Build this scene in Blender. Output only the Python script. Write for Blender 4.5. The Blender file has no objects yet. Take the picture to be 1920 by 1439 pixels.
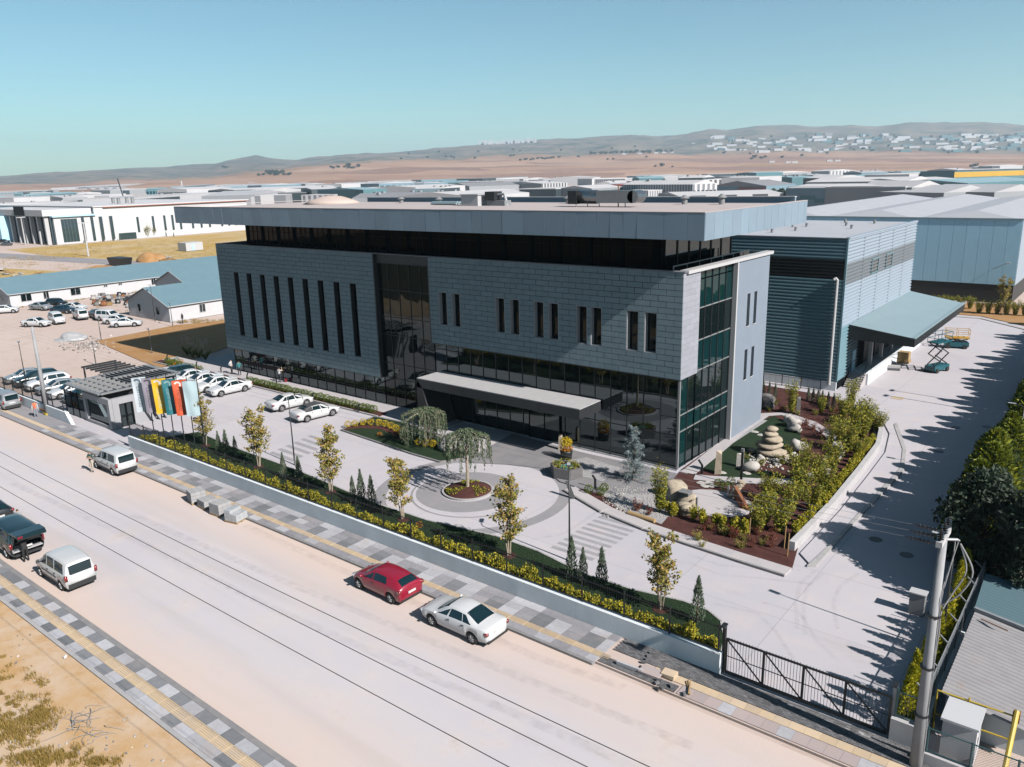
import bpy, bmesh, math, random
import numpy as np
from mathutils import Vector, Matrix
R = math.radians
rnd = random.Random(7)
sc = bpy.context.scene
col = sc.collection

# ------------------------------------------------------------------ camera
CAM_H = 22.0
HAZE_D = 0.85e-4
FPX, YAW, PIT, ROL = 1489.03, -0.678165, 0.258364, -0.025052
def _axes():
    cy, sy, cp, sp = math.cos(YAW), math.sin(YAW), math.cos(PIT), math.sin(PIT)
    fw = Vector((sy*cp, cy*cp, -sp)); rt = Vector((cy, -sy, 0)); up = rt.cross(fw)
    cr, sr = math.cos(ROL), math.sin(ROL)
    return fw, rt*cr + up*sr, up*cr - rt*sr
FW, RT, UP = _axes()
cam = bpy.data.cameras.new('camera'); cam_o = bpy.data.objects.new('camera', cam); col.objects.link(cam_o)
cam.sensor_width = 36; cam.lens = 36*FPX/1920; cam.clip_start = 0.5; cam.clip_end = 40000
mw = Matrix((RT, UP, -FW)).transposed().to_4x4(); mw.translation = (0, 0, CAM_H)
cam_o.matrix_world = mw
sc.camera = cam_o

# ------------------------------------------------------------------ light
SUN_EL, SHADOW_SLOPE = 37.5, 0.09          # shadows run to -X, drifting a little to +Y
sv = Vector((1, -SHADOW_SLOPE, 0)).normalized()
SUN_AZ = math.degrees(math.atan2(sv.x, sv.y))
world = bpy.data.worlds.new('World'); sc.world = world; world.use_nodes = True
wn = world.node_tree; wn.nodes.clear()
sky = wn.nodes.new('ShaderNodeTexSky'); sky.sky_type = 'NISHITA'; sky.sun_disc = False
sky.sun_elevation = R(SUN_EL); sky.sun_rotation = R(SUN_AZ); sky.altitude = 900
sky.air_density = 1.0; sky.dust_density = 1.0; sky.ozone_density = 3.5
tint = wn.nodes.new('ShaderNodeMix'); tint.data_type = 'RGBA'; tint.blend_type = 'MULTIPLY'
tint.inputs['Factor'].default_value = 1.0; tint.inputs['B'].default_value = (0.80, 0.97, 0.83, 1)
bg = wn.nodes.new('ShaderNodeBackground'); bg.inputs['Strength'].default_value = 0.05
wo = wn.nodes.new('ShaderNodeOutputWorld')
wn.links.new(sky.outputs[0], tint.inputs['A']); wn.links.new(tint.outputs['Result'], bg.inputs['Color'])
wn.links.new(bg.outputs[0], wo.inputs['Surface'])
sl = bpy.data.lights.new('sun', 'SUN'); sl.energy = 5.0; sl.angle = R(0.5); sl.color = (1.0, 0.93, 0.88)
so = bpy.data.objects.new('sun', sl); col.objects.link(so)
sd = Vector((sv.x*math.cos(R(SUN_EL)), sv.y*math.cos(R(SUN_EL)), math.sin(R(SUN_EL))))
so.rotation_euler = sd.to_track_quat('Z', 'Y').to_euler(); so.location = (0, 0, 60)
sc.view_settings.view_transform = 'Standard'; sc.view_settings.look = 'None'
sc.view_settings.gamma = 1.0; sc.view_settings.use_curve_mapping = False
sc.view_settings.exposure = 1.4
sc.render.engine = 'CYCLES'
sc.cycles.use_denoising = True
sc.cycles.max_bounces = 6; sc.cycles.diffuse_bounces = 2; sc.cycles.glossy_bounces = 3
sc.cycles.transmission_bounces = 4; sc.cycles.volume_bounces = 0; sc.cycles.transparent_max_bounces = 8
sc.cycles.volume_max_steps = 64
sc.cycles.caustics_reflective = False; sc.cycles.caustics_refractive = False
sc.cycles.sample_clamp_indirect = 4

# ------------------------------------------------------------------ photo pixel -> place
def ray(x, y):
    return FW + RT*((x-960)/FPX) - UP*((y-719.5)/FPX)
def G(x, y, z=0.0):                       # where the pixel's line of sight meets the height z
    d = ray(x, y); t = (z-CAM_H)/d.z
    return Vector((d.x*t, d.y*t, z))
def onY(x, y, Y):
    d = ray(x, y); t = Y/d.y; return Vector((d.x*t, Y, CAM_H+d.z*t))
def onX(x, y, X):
    d = ray(x, y); t = X/d.x; return Vector((X, d.y*t, CAM_H+d.z*t))

# ------------------------------------------------------------------ materials
ALB = 0.385                               # reflectances below are given relative to white paint
MATS = {}
def sca(c): return None if c is None else tuple(v*ALB for v in c[:3])
def _new(name):
    m = bpy.data.materials.new(name); m.use_nodes = True
    nt = m.node_tree; p = nt.nodes['Principled BSDF']
    MATS[name] = m
    return m, nt, p
def _noise(nt, scale, detail=4, rough=0.6, vec=None, stretch=None):
    g = nt.nodes.new('ShaderNodeNewGeometry'); src = g.outputs['Position']
    if vec == 'obj':
        tc = nt.nodes.new('ShaderNodeTexCoord'); src = tc.outputs['Object']
    if stretch:
        mp = nt.nodes.new('ShaderNodeMapping'); mp.inputs['Scale'].default_value = stretch
        nt.links.new(src, mp.inputs['Vector']); src = mp.outputs[0]
    n = nt.nodes.new('ShaderNodeTexNoise'); n.inputs['Scale'].default_value = scale
    n.inputs['Detail'].default_value = detail; n.inputs['Roughness'].default_value = rough
    nt.links.new(src, n.inputs['Vector'])
    return n.outputs['Fac']
def _ramp(nt, fac, a, b):
    r = nt.nodes.new('ShaderNodeMapRange'); r.inputs['From Min'].default_value = a; r.inputs['From Max'].default_value = b
    nt.links.new(fac, r.inputs['Value']); return r.outputs[0]
def _mix(nt, fac, a, b, mode='MIX'):
    m = nt.nodes.new('ShaderNodeMix'); m.data_type = 'RGBA'; m.blend_type = mode
    if isinstance(fac, (int, float)): m.inputs['Factor'].default_value = fac
    else: nt.links.new(fac, m.inputs['Factor'])
    for k, v in (('A', a), ('B', b)):
        if isinstance(v, (tuple, list)): m.inputs[k].default_value = (*v[:3], 1)
        else: nt.links.new(v, m.inputs[k])
    return m.outputs['Result']
def _rand(nt):
    oi = nt.nodes.new('ShaderNodeObjectInfo'); g = nt.nodes.new('ShaderNodeNewGeometry')
    a = nt.nodes.new('ShaderNodeMath'); a.operation = 'ADD'
    nt.links.new(oi.outputs['Random'], a.inputs[0]); nt.links.new(g.outputs['Random Per Island'], a.inputs[1])
    f = nt.nodes.new('ShaderNodeMath'); f.operation = 'FRACT'; nt.links.new(a.outputs[0], f.inputs[0])
    return f.outputs[0]
def _bump(nt, p, h, strength, dist=0.02):
    b = nt.nodes.new('ShaderNodeBump'); b.inputs['Strength'].default_value = strength; b.inputs['Distance'].default_value = dist
    nt.links.new(h, b.inputs['Height']); nt.links.new(b.outputs[0], p.inputs['Normal'])
def mat(name, c1, c2=None, scale=1.0, rough=0.8, metal=0.0, bump=0.0, bscale=20, bdist=0.02, rand=0.0, spec=None,
        coat=0.0, lo=0.35, hi=0.65, dirt=None, dscale=0.3, dlo=0.5, dhi=0.75, stretch=None, detail=5, emit=None):
    m, nt, p = _new(name)
    c1, c2, dirt = sca(c1), sca(c2), sca(dirt)
    out = None
    if c2 is not None:
        out = _mix(nt, _ramp(nt, _noise(nt, scale, detail, stretch=stretch), lo, hi), c1, c2)
    if dirt is not None:
        out = _mix(nt, _ramp(nt, _noise(nt, dscale, 6, 0.7), dlo, dhi), out or c1, dirt)
    if rand:
        r = _ramp(nt, _rand(nt), 0, 1)
        mr = nt.nodes.new('ShaderNodeMapRange'); mr.inputs['To Min'].default_value = 1-rand; mr.inputs['To Max'].default_value = 1+rand
        nt.links.new(r, mr.inputs['Value'])
        cb = nt.nodes.new('ShaderNodeCombineColor')
        for k in range(3): nt.links.new(mr.outputs[0], cb.inputs[k])
        out = _mix(nt, 1.0, out or c1, cb.outputs[0], 'MULTIPLY')
    if out is None: p.inputs['Base Color'].default_value = (*c1, 1)
    else: nt.links.new(out, p.inputs['Base Color'])
    p.inputs['Roughness'].default_value = rough; p.inputs['Metallic'].default_value = metal
    if spec is not None: p.inputs['Specular IOR Level'].default_value = spec
    if coat: p.inputs['Coat Weight'].default_value = coat; p.inputs['Coat Roughness'].default_value = 0.03
    if bump: _bump(nt, p, _noise(nt, bscale, 5), bump, bdist)
    if emit: p.inputs['Emission Color'].default_value = (*c1, 1); p.inputs['Emission Strength'].default_value = emit
    m.diffuse_color = (*c1, 1)
    return m
def leaf_mat(name, cols, trans=0.25, rough=0.6):
    m, nt, p = _new(name)
    cols = [sca(c) for c in cols]
    cr = nt.nodes.new('ShaderNodeValToRGB'); e = cr.color_ramp.elements
    for i in range(len(cols)-2): e.new(0.5)
    for i, c in enumerate(cols):
        e[i].position = i/(len(cols)-1); e[i].color = (*c, 1)
    nt.links.new(_rand(nt), cr.inputs[0]); nt.links.new(cr.outputs[0], p.inputs['Base Color'])
    p.inputs['Roughness'].default_value = rough; p.inputs['Specular IOR Level'].default_value = 0.25
    t = nt.nodes.new('ShaderNodeBsdfTranslucent'); nt.links.new(cr.outputs[0], t.inputs['Color'])
    mx = nt.nodes.new('ShaderNodeMixShader'); mx.inputs[0].default_value = trans
    nt.links.new(p.outputs[0], mx.inputs[1]); nt.links.new(t.outputs[0], mx.inputs[2])
    nt.links.new(mx.outputs[0], nt.nodes['Material Output'].inputs['Surface'])
    return m
def mirror_glass(name, tint_c, base=(0.004, 0.008, 0.009), wave=0.0, rough=0.01, f0=0.3):
    m, nt, p = _new(name)
    p.inputs['Base Color'].default_value = (*sca(base), 1); p.inputs['Roughness'].default_value = 0.5; p.inputs['Specular IOR Level'].default_value = 0.0
    gl = nt.nodes.new('ShaderNodeBsdfGlossy'); gl.inputs['Color'].default_value = (*tint_c, 1); gl.inputs['Roughness'].default_value = rough
    fr = nt.nodes.new('ShaderNodeLayerWeight'); fr.inputs['Blend'].default_value = 0.5
    pw = nt.nodes.new('ShaderNodeMath'); pw.operation = 'POWER'; pw.inputs[1].default_value = 5.0; nt.links.new(fr.outputs['Facing'], pw.inputs[0])
    mr = nt.nodes.new('ShaderNodeMapRange'); mr.inputs['To Min'].default_value = f0; mr.inputs['To Max'].default_value = 1.0
    nt.links.new(pw.outputs[0], mr.inputs['Value'])
    mx = nt.nodes.new('ShaderNodeMixShader'); nt.links.new(mr.outputs[0], mx.inputs[0])
    nt.links.new(p.outputs[0], mx.inputs[1]); nt.links.new(gl.outputs[0], mx.inputs[2])
    nt.links.new(mx.outputs[0], nt.nodes['Material Output'].inputs['Surface'])
    if wave:
        b = nt.nodes.new('ShaderNodeBump'); b.inputs['Strength'].default_value = wave; b.inputs['Distance'].default_value = 0.05
        nt.links.new(_noise(nt, 0.55, 1), b.inputs['Height'])
        nt.links.new(b.outputs[0], gl.inputs['Normal'])
    return m

# ------------------------------------------------------------------ mesh helpers
def worldloc(o):
    v = Vector((0, 0, 0))
    while o is not None: v += o.location; o = o.parent
    return v
KIDS = {}                                  # thing or part -> its pieces
class MB:
    """collects shapes; build() links them as ONE mesh object (coordinates in world space)"""
    def __init__(s): s.v = []; s.f = []; s.m = []; s.mi = 0
    def add(s, vs, fs):
        n = len(s.v); s.v.extend([tuple(p) for p in vs])
        for f in fs: s.f.append(tuple(i+n for i in f)); s.m.append(s.mi)
        return s
    def box(s, x0, x1, y0, y1, z0, z1):
        return s.add([(x0,y0,z0),(x1,y0,z0),(x1,y1,z0),(x0,y1,z0),(x0,y0,z1),(x1,y0,z1),(x1,y1,z1),(x0,y1,z1)],
            [(0,3,2,1),(4,5,6,7),(0,1,5,4),(1,2,6,5),(2,3,7,6),(3,0,4,7)])
    def obox(s, c, size, rz=0.0, M=None):
        hx, hy, hz = size[0]/2, size[1]/2, size[2]/2
        M = M or Matrix.Rotation(rz, 3, 'Z'); c = Vector(c)
        vs = [c + M @ Vector(p) for p in ((-hx,-hy,-hz),(hx,-hy,-hz),(hx,hy,-hz),(-hx,hy,-hz),(-hx,-hy,hz),(hx,-hy,hz),(hx,hy,hz),(-hx,hy,hz))]
        return s.add(vs, [(0,3,2,1),(4,5,6,7),(0,1,5,4),(1,2,6,5),(2,3,7,6),(3,0,4,7)])
    def bar(s, a, b, w, h=None):          # square bar between two points
        a, b = Vector(a), Vector(b); d = b-a; L = d.length
        q = d.to_track_quat('Z', 'Y').to_matrix()
        return s.obox((a+b)/2, (w, h or w, L), M=q)
    def tube(s, pts, rad, n=8, caps=True):
        pts = [Vector(p) for p in pts]
        if isinstance(rad, (int, float)): rad = [rad]*len(pts)
        vs, fs = [], []
        for i, p in enumerate(pts):
            d = (pts[min(i+1, len(pts)-1)] - pts[max(i-1, 0)]).normalized()
            a = d.cross(Vector((0, 0, 1)) if abs(d.z) < 0.95 else Vector((1, 0, 0))).normalized(); b = d.cross(a)
            for k in range(n):
                t = 2*math.pi*k/n; vs.append(p + (a*math.cos(t) + b*math.sin(t))*rad[i])
        for i in range(len(pts)-1):
            for k in range(n):
                k2 = (k+1) % n; fs.append((i*n+k, i*n+k2, (i+1)*n+k2, (i+1)*n+k))
        if caps:
            fs.append(tuple(range(n-1, -1, -1))); fs.append(tuple((len(pts)-1)*n+k for k in range(n)))
        return s.add(vs, fs)
    def lathe(s, prof, c=(0,0,0), n=16, M=None):   # prof: (r, z)
        c = Vector(c); vs, fs = [], []
        for r, z in prof:
            for k in range(n):
                t = 2*math.pi*k/n; p = Vector((r*math.cos(t), r*math.sin(t), z)); vs.append(c + (M @ p if M else p))
        m = len(prof)
        for i in range(m-1):
            for k in range(n):
                k2 = (k+1) % n; fs.append((i*n+k, i*n+k2, (i+1)*n+k2, (i+1)*n+k))
        fs.append(tuple(range(n-1, -1, -1))); fs.append(tuple((m-1)*n+k for k in range(n)))
        return s.add(vs, fs)
    def prism(s, poly, z0, z1):
        n = len(poly)
        a = sum(poly[i][0]*poly[(i+1) % n][1]-poly[(i+1) % n][0]*poly[i][1] for i in range(n))
        if a < 0: poly = poly[::-1]
        vs = [(p[0], p[1], z0) for p in poly]+[(p[0], p[1], z1) for p in poly]
        fs = [tuple(range(n-1, -1, -1)), tuple(range(n, 2*n))]
        for i in range(n): j = (i+1) % n; fs.append((i, j, n+j, n+i))
        return s.add(vs, fs)
    def sheet(s, poly, z):
        n = len(poly)
        a = sum(poly[i][0]*poly[(i+1) % n][1]-poly[(i+1) % n][0]*poly[i][1] for i in range(n))
        if a < 0: poly = poly[::-1]
        return s.add([(p[0], p[1], z) for p in poly], [tuple(range(n))])
    def quad(s, a, b, c, d): return s.add([a, b, c, d], [(0, 1, 2, 3)])
    def rock(s, c, r, seed=0, n=10, m=7, rough=0.22):
        q = random.Random(seed); c = Vector(c); r = Vector(r) if not isinstance(r, (int, float)) else Vector((r, r, r))
        ph = [(Vector((q.uniform(-1,1), q.uniform(-1,1), q.uniform(-1,1))).normalized(), q.uniform(1.2, 3), q.uniform(0, 6)) for _ in range(6)]
        vs, fs = [], []
        def P(d):
            k = 1 + rough*sum(math.sin(d.dot(a)*f*2+b) for a, f, b in ph)/2.2
            return c + Vector((d.x*r.x, d.y*r.y, d.z*r.z))*k
        vs.append(P(Vector((0, 0, -1))))
        for i in range(1, m):
            t = math.pi*i/m - math.pi/2
            for k in range(n):
                u = 2*math.pi*k/n; vs.append(P(Vector((math.cos(t)*math.cos(u), math.cos(t)*math.sin(u), math.sin(t)))))
        vs.append(P(Vector((0, 0, 1))))
        for k in range(n): fs.append((0, 1+(k+1) % n, 1+k))
        for i in range(m-2):
            for k in range(n):
                k2 = (k+1) % n; fs.append((1+i*n+k, 1+i*n+k2, 1+(i+1)*n+k2, 1+(i+1)*n+k))
        e = len(vs)-1
        for k in range(n): fs.append((e, 1+(m-2)*n+k, 1+(m-2)*n+(k+1) % n))
        return s.add(vs, fs)
    def mesh(s, name, mats, off=(0, 0, 0), smooth=False):
        me = bpy.data.meshes.new(name); ox, oy, oz = off
        me.from_pydata([(x-ox, y-oy, z-oz) for x, y, z in s.v], [], s.f)
        if not isinstance(mats, (list, tuple)): mats = [mats]
        for m in mats: me.materials.append(MATS[m] if isinstance(m, str) else m)
        if len(mats) > 1: me.polygons.foreach_set('material_index', s.m)
        if smooth: me.polygons.foreach_set('use_smooth', [True]*len(me.polygons))
        me.update(); return me
    def build(s, name, mats, parent=None, origin=None, smooth=False):
        off = worldloc(parent) if parent else Vector(origin or (0, 0, 0))
        o = bpy.data.objects.new(name, s.mesh(name, mats, off, smooth)); col.objects.link(o)
        if parent: o.parent = parent; KIDS.setdefault(parent.name, []).append(o)
        elif origin: o.location = origin
        return o
def tag(o, label=None, cat=None, group=None, kind=None):
    if label: o['label'] = label
    if cat: o['category'] = cat
    if group: o['group'] = group
    if kind: o['kind'] = kind
    return o
def thing(name, label, cat, loc=(0, 0, 0), rz=0.0, group=None):
    o = bpy.data.objects.new(name, None); col.objects.link(o); o.location = loc; o.rotation_euler = (0, 0, rz)
    o.empty_display_size = 0.2
    return tag(o, label, cat, group)
def single(name, me, label, cat, loc=(0, 0, 0), rz=0.0, group=None, scale=None):
    o = bpy.data.objects.new(name, me); col.objects.link(o); o.location = loc; o.rotation_euler = (0, 0, rz)
    if scale: o.scale = scale if isinstance(scale, (tuple, list, Vector)) else (scale,)*3
    return tag(o, label, cat, group)
def child(name, me, parent, loc=(0, 0, 0), rot=None, scale=None):
    o = bpy.data.objects.new(name, me); col.objects.link(o); o.parent = parent; o.location = loc; KIDS.setdefault(parent.name, []).append(o)
    if rot: o.rotation_euler = rot
    if scale: o.scale = scale
    return o
def copy_tree(o, parent=None):
    c = o.copy(); col.objects.link(c); c.parent = parent
    for ch in KIDS.get(o.name, []): KIDS.setdefault(c.name, []).append(copy_tree(ch, c))
    return c
def ordn(n): return str(n)+('th' if 10 < n % 100 < 14 else {1: 'st', 2: 'nd', 3: 'rd'}.get(n % 10, 'th'))
def smooth_path(pts, k=5):
    P = [Vector(p) for p in pts]; out = []
    for i in range(len(P)-1):
        a, b, c, d = P[max(i-1, 0)], P[i], P[i+1], P[min(i+2, len(P)-1)]
        for j in range(k):
            t = j/k; out.append(.5*((2*b)+(c-a)*t+(2*a-5*b+4*c-d)*t*t+(3*b-a-3*c+d)*t**3))
    return out+[P[-1]]
def struct(o): o['kind'] = 'structure'; return o
def text_mesh(body, size=1.0, extrude=0.01):
    cu = bpy.data.curves.new('lettering', 'FONT'); cu.body = body; cu.size = size; cu.extrude = extrude
    cu.align_x = 'CENTER'; cu.align_y = 'CENTER'; cu.resolution_u = 3
    o = bpy.data.objects.new('lettering', cu); col.objects.link(o)
    dg = bpy.context.evaluated_depsgraph_get(); dg.update()
    me = bpy.data.meshes.new_from_object(o.evaluated_get(dg)); bpy.data.objects.remove(o); bpy.data.curves.remove(cu)
    return me
# ------------------------------------------------------------------ surface materials
def ground_mat(name, base, alt, dusty, s1=0.05, s2=0.6, grain=60, edge=None, joints=None, stains=None):
    """weathered ground: two broad tones, a dust tone, fine grain; optional slab joints"""
    m, nt, p = _new(name)
    base, alt, dusty, stains = sca(base), sca(alt), sca(dusty), sca(stains)
    if edge: edge = (edge[0], edge[1], sca(edge[2]))
    c = _mix(nt, _ramp(nt, _noise(nt, s1, 6, 0.6), 0.38, 0.62), base, alt)
    c = _mix(nt, _ramp(nt, _noise(nt, s2, 7, 0.7), 0.5, 0.8), c, dusty)
    if stains:
        c = _mix(nt, _ramp(nt, _noise(nt, 0.22, 7, 0.75, stretch=(0.35, 1.2, 1)), 0.58, 0.78), c, stains)
    g = _noise(nt, grain, 3, 0.8)
    cb = nt.nodes.new('ShaderNodeMapRange'); cb.inputs['To Min'].default_value = 0.86; cb.inputs['To Max'].default_value = 1.12
    nt.links.new(g, cb.inputs['Value']); cc = nt.nodes.new('ShaderNodeCombineColor')
    for k in range(3): nt.links.new(cb.outputs[0], cc.inputs[k])
    c = _mix(nt, 1.0, c, cc.outputs[0], 'MULTIPLY')
    if joints:
        br = nt.nodes.new('ShaderNodeTexBrick'); br.offset = 0.0; br.inputs['Scale'].default_value = 1.0
        br.inputs['Brick Width'].default_value = joints; br.inputs['Row Height'].default_value = joints
        br.inputs['Mortar Size'].default_value = 0.02; br.inputs['Color1'].default_value = (1,1,1,1); br.inputs['Color2'].default_value = (0.95,0.95,0.96,1)
        br.inputs['Mortar'].default_value = (0.72, 0.72, 0.74, 1)
        gg = nt.nodes.new('ShaderNodeNewGeometry'); nt.links.new(gg.outputs['Position'], br.inputs['Vector'])
        c = _mix(nt, 1.0, c, br.outputs['Color'], 'MULTIPLY')
    if edge:
        c = _mix(nt, _ramp(nt, _noise(nt, 1.0, 5, 0.6, stretch=(0.03, 0.55, 1)), 0.50, 0.72), c, tuple(v*.84 for v in alt))
        c = _mix(nt, _ramp(nt, _noise(nt, 0.35, 8, 0.75), 0.60, 0.74), c, tuple(v*.80 for v in dusty))
    if edge:                               # dirt carried on to the sides of the road: (y centre, half width, colour)
        gg = nt.nodes.new('ShaderNodeNewGeometry'); sx = nt.nodes.new('ShaderNodeSeparateXYZ'); nt.links.new(gg.outputs['Position'], sx.inputs[0])
        d = nt.nodes.new('ShaderNodeMath'); d.operation = 'SUBTRACT'; nt.links.new(sx.outputs['Y'], d.inputs[0]); d.inputs[1].default_value = edge[0]
        a = nt.nodes.new('ShaderNodeMath'); a.operation = 'ABSOLUTE'; nt.links.new(d.outputs[0], a.inputs[0])
        nn = _noise(nt, 0.12, 6, 0.65, stretch=(0.4, 1, 1)); ad = nt.nodes.new('ShaderNodeMath'); ad.operation = 'MULTIPLY_ADD'
        nt.links.new(nn, ad.inputs[0]); ad.inputs[1].default_value = 7.0; nt.links.new(a.outputs[0], ad.inputs[2])
        c = _mix(nt, _ramp(nt, ad.outputs[0], edge[1], edge[1]+4.5), c, edge[2])
    nt.links.new(c, p.inputs['Base Color']); p.inputs['Roughness'].default_value = 0.9; p.inputs['Specular IOR Level'].default_value = 0.2
    _bump(nt, p, _noise(nt, 9, 6, 0.7), 0.35, 0.02)
    m.diffuse_color = (*base, 1)
    return m
ground_mat('road_surface', (0.70, 0.68, 0.73), (0.76, 0.73, 0.75), (0.84, 0.75, 0.71), s1=0.05, s2=0.35, edge=(20.6, 5.4, (0.84, 0.69, 0.61)), stains=(0.60, 0.54, 0.53))
ground_mat('yard_concrete', (0.72, 0.70, 0.74), (0.66, 0.65, 0.70), (0.80, 0.72, 0.71), s1=0.08, s2=0.5, joints=6.0, stains=(0.56, 0.52, 0.54))
ground_mat('lot_dirt', (0.72, 0.59, 0.53), (0.76, 0.64, 0.58), (0.64, 0.50, 0.41), s1=0.04, s2=0.3, stains=(0.50, 0.36, 0.27))
ground_mat('verge_dirt', (0.70, 0.46, 0.23), (0.78, 0.62, 0.47), (0.58, 0.32, 0.10), s1=0.25, s2=0.9, grain=30)
ground_mat('orange_dirt', (0.50, 0.27, 0.10), (0.54, 0.33, 0.16), (0.40, 0.20, 0.07), s1=0.3, s2=1.0, grain=25)
ground_mat('dry_grass', (0.62, 0.42, 0.12), (0.70, 0.54, 0.32), (0.42, 0.34, 0.07), s1=0.06, s2=0.25, grain=4)
ground_mat('mulch', (0.085, 0.030, 0.026), (0.12, 0.045, 0.036), (0.05, 0.02, 0.018), s1=1.2, s2=4, grain=40)
ground_mat('turf', (0.012, 0.036, 0.013), (0.018, 0.046, 0.016), (0.022, 0.042, 0.014), s1=0.8, s2=3, grain=50)
ground_mat('path_stone', (0.66, 0.63, 0.64), (0.58, 0.56, 0.59), (0.72, 0.67, 0.66), s1=0.5, s2=3, grain=30)
ground_mat('plaza_stone', (0.30, 0.30, 0.32), (0.36, 0.35, 0.36), (0.27, 0.27, 0.29), s1=0.5, s2=2, grain=40, joints=1.2)
ground_mat('gravel_white', (0.52, 0.52, 0.53), (0.38, 0.38, 0.40), (0.62, 0.60, 0.60), s1=6, s2=14, grain=30)
ground_mat('ring_paving', (0.36, 0.36, 0.39), (0.40, 0.39, 0.41), (0.44, 0.42, 0.42), s1=0.4, s2=1.2)
ground_mat('roof_membrane', (0.62, 0.55, 0.54), (0.58, 0.52, 0.52), (0.66, 0.60, 0.58), s1=0.1, s2=0.8)
ground_mat('reflection_scrub', (0.10, 0.09, 0.04), (0.05, 0.06, 0.03), (0.16, 0.12, 0.05), s1=0.06, s2=0.3, grain=3)
mat('kerb_stone', (0.27, 0.27, 0.28), (0.34, 0.33, 0.33), scale=2, rough=0.85, bump=0.2)
mat('kerb_light', (0.55, 0.54, 0.54), (0.45, 0.45, 0.46), scale=2, rough=0.85)
mat('wall_concrete', (1.02, 1.10, 1.15), (0.88, 0.96, 1.01), scale=0.7, rough=0.85, bump=0.15, bscale=12, dirt=(0.76, 0.88, 0.95), dscale=0.9, dlo=0.55, dhi=0.85, stretch=(1, 1, 0.5))
mat('white_wall', (0.66, 0.66, 0.67), (0.58, 0.58, 0.60), scale=1.2, rough=0.8, bump=0.1)
mat('tile_light', (0.60, 0.61, 0.65), (0.52, 0.53, 0.57), scale=5, rough=0.8, rand=0.12, dirt=(0.52, 0.45, 0.42), dscale=0.5, dlo=0.52, dhi=0.8)
mat('tile_mid', (0.40, 0.40, 0.43), (0.33, 0.33, 0.36), scale=5, rough=0.8, rand=0.15, dirt=(0.48, 0.43, 0.42), dscale=0.5, dlo=0.52, dhi=0.85)
mat('tile_dark', (0.22, 0.235, 0.255), (0.26, 0.27, 0.29), scale=5, rough=0.8, rand=0.18, dirt=(0.42, 0.38, 0.37), dscale=0.5, dlo=0.55, dhi=0.9)
mat('tile_pink', (0.56, 0.46, 0.43), (0.52, 0.45, 0.45), scale=4, rough=0.8, rand=0.08)
mat('tile_yellow', (0.78, 0.60, 0.38), (0.72, 0.58, 0.42), scale=4, rough=0.8, rand=0.1, dirt=(0.54, 0.46, 0.42), dscale=0.6, dlo=0.5, dhi=0.8)
mat('cobble', (0.14, 0.145, 0.155), (0.19, 0.19, 0.20), scale=8, rough=0.8, rand=0.3, dirt=(0.36, 0.33, 0.32), dscale=0.7, dlo=0.55, dhi=0.85)
mat('road_paint', (0.37, 0.38, 0.42), (0.45, 0.44, 0.46), scale=1.5, rough=0.8)

def GP(*pts): return [tuple(G(x, y))[:2] for x, y in pts]
def sheet(name, poly, z, m):
    return struct(MB().sheet(poly, z).build(name, m))

# ------------------------------------------------------------------ terrain
def horizon(x): return 349.9 - 0.02506*x
def az_of(x):
    d = ray(x, horizon(x)); return math.atan2(d.x, d.y)
SKYL = [(-900, 12), (-300, 16), (0, 19), (120, 23), (250, 28), (330, 28), (400, 30), (440, 38), (482, 45), (525, 38), (560, 34), (610, 38), (700, 43), (800, 48), (900, 54), (1000, 59),
        (1100, 60), (1180, 67), (1240, 61), (1280, 64), (1327, 72), (1360, 70), (1413, 77), (1470, 77), (1530, 71), (1640, 70), (1687, 75), (1780, 73), (1920, 66), (2200, 50), (2900, 20)]
FTOP = [(-900, 2), (0, 4), (330, 5), (480, 15), (640, 32), (960, 33), (1280, 32), (1600, 25), (1920, 16), (2900, 4)]
AZS = [az_of(x) for x, _ in SKYL]; AZF = [az_of(x) for x, _ in FTOP]
def tan_el(x, v):
    d = ray(x, horizon(x)-v); return d.z/math.hypot(d.x, d.y)
SKT = [tan_el(x, v) for x, v in SKYL]; FTT = [tan_el(x, v) for x, v in FTOP]
def hill_z(r, a):
    k = np.interp(a, AZS, SKT, left=.006, right=.008)
    f = np.interp(a, AZF, FTT, left=.002, right=.002)
    r1, r2 = 4500.0, 8200.0
    zf, zs = CAM_H + r1*f, CAM_H + r2*k
    if r < 2200: return 0.0
    if r < r1:
        t = (r-2200)/(r1-2200); z = zf*(0.45*t + 0.55*t*t)
    else:
        t = min(1, (r-r1)/(r2-r1)); z = zf + (zs-zf)*(t*t*(3-2*t))
        if r > r2: z -= (r-r2)*0.05
    w = min(1, max(0, (r-2200)/2500))
    n = (math.sin(a*43+r*.0011)*.5+math.sin(a*91-r*.0023+1.3)*.3+math.sin(a*17+r*.004)*.4+math.sin(a*210+r*.003)*.15+math.sin(a*340-r*.006)*.12)
    return z + n*w*(5 if r < r1 else 13)*(1 if r < r2-300 else 0.25)
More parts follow.
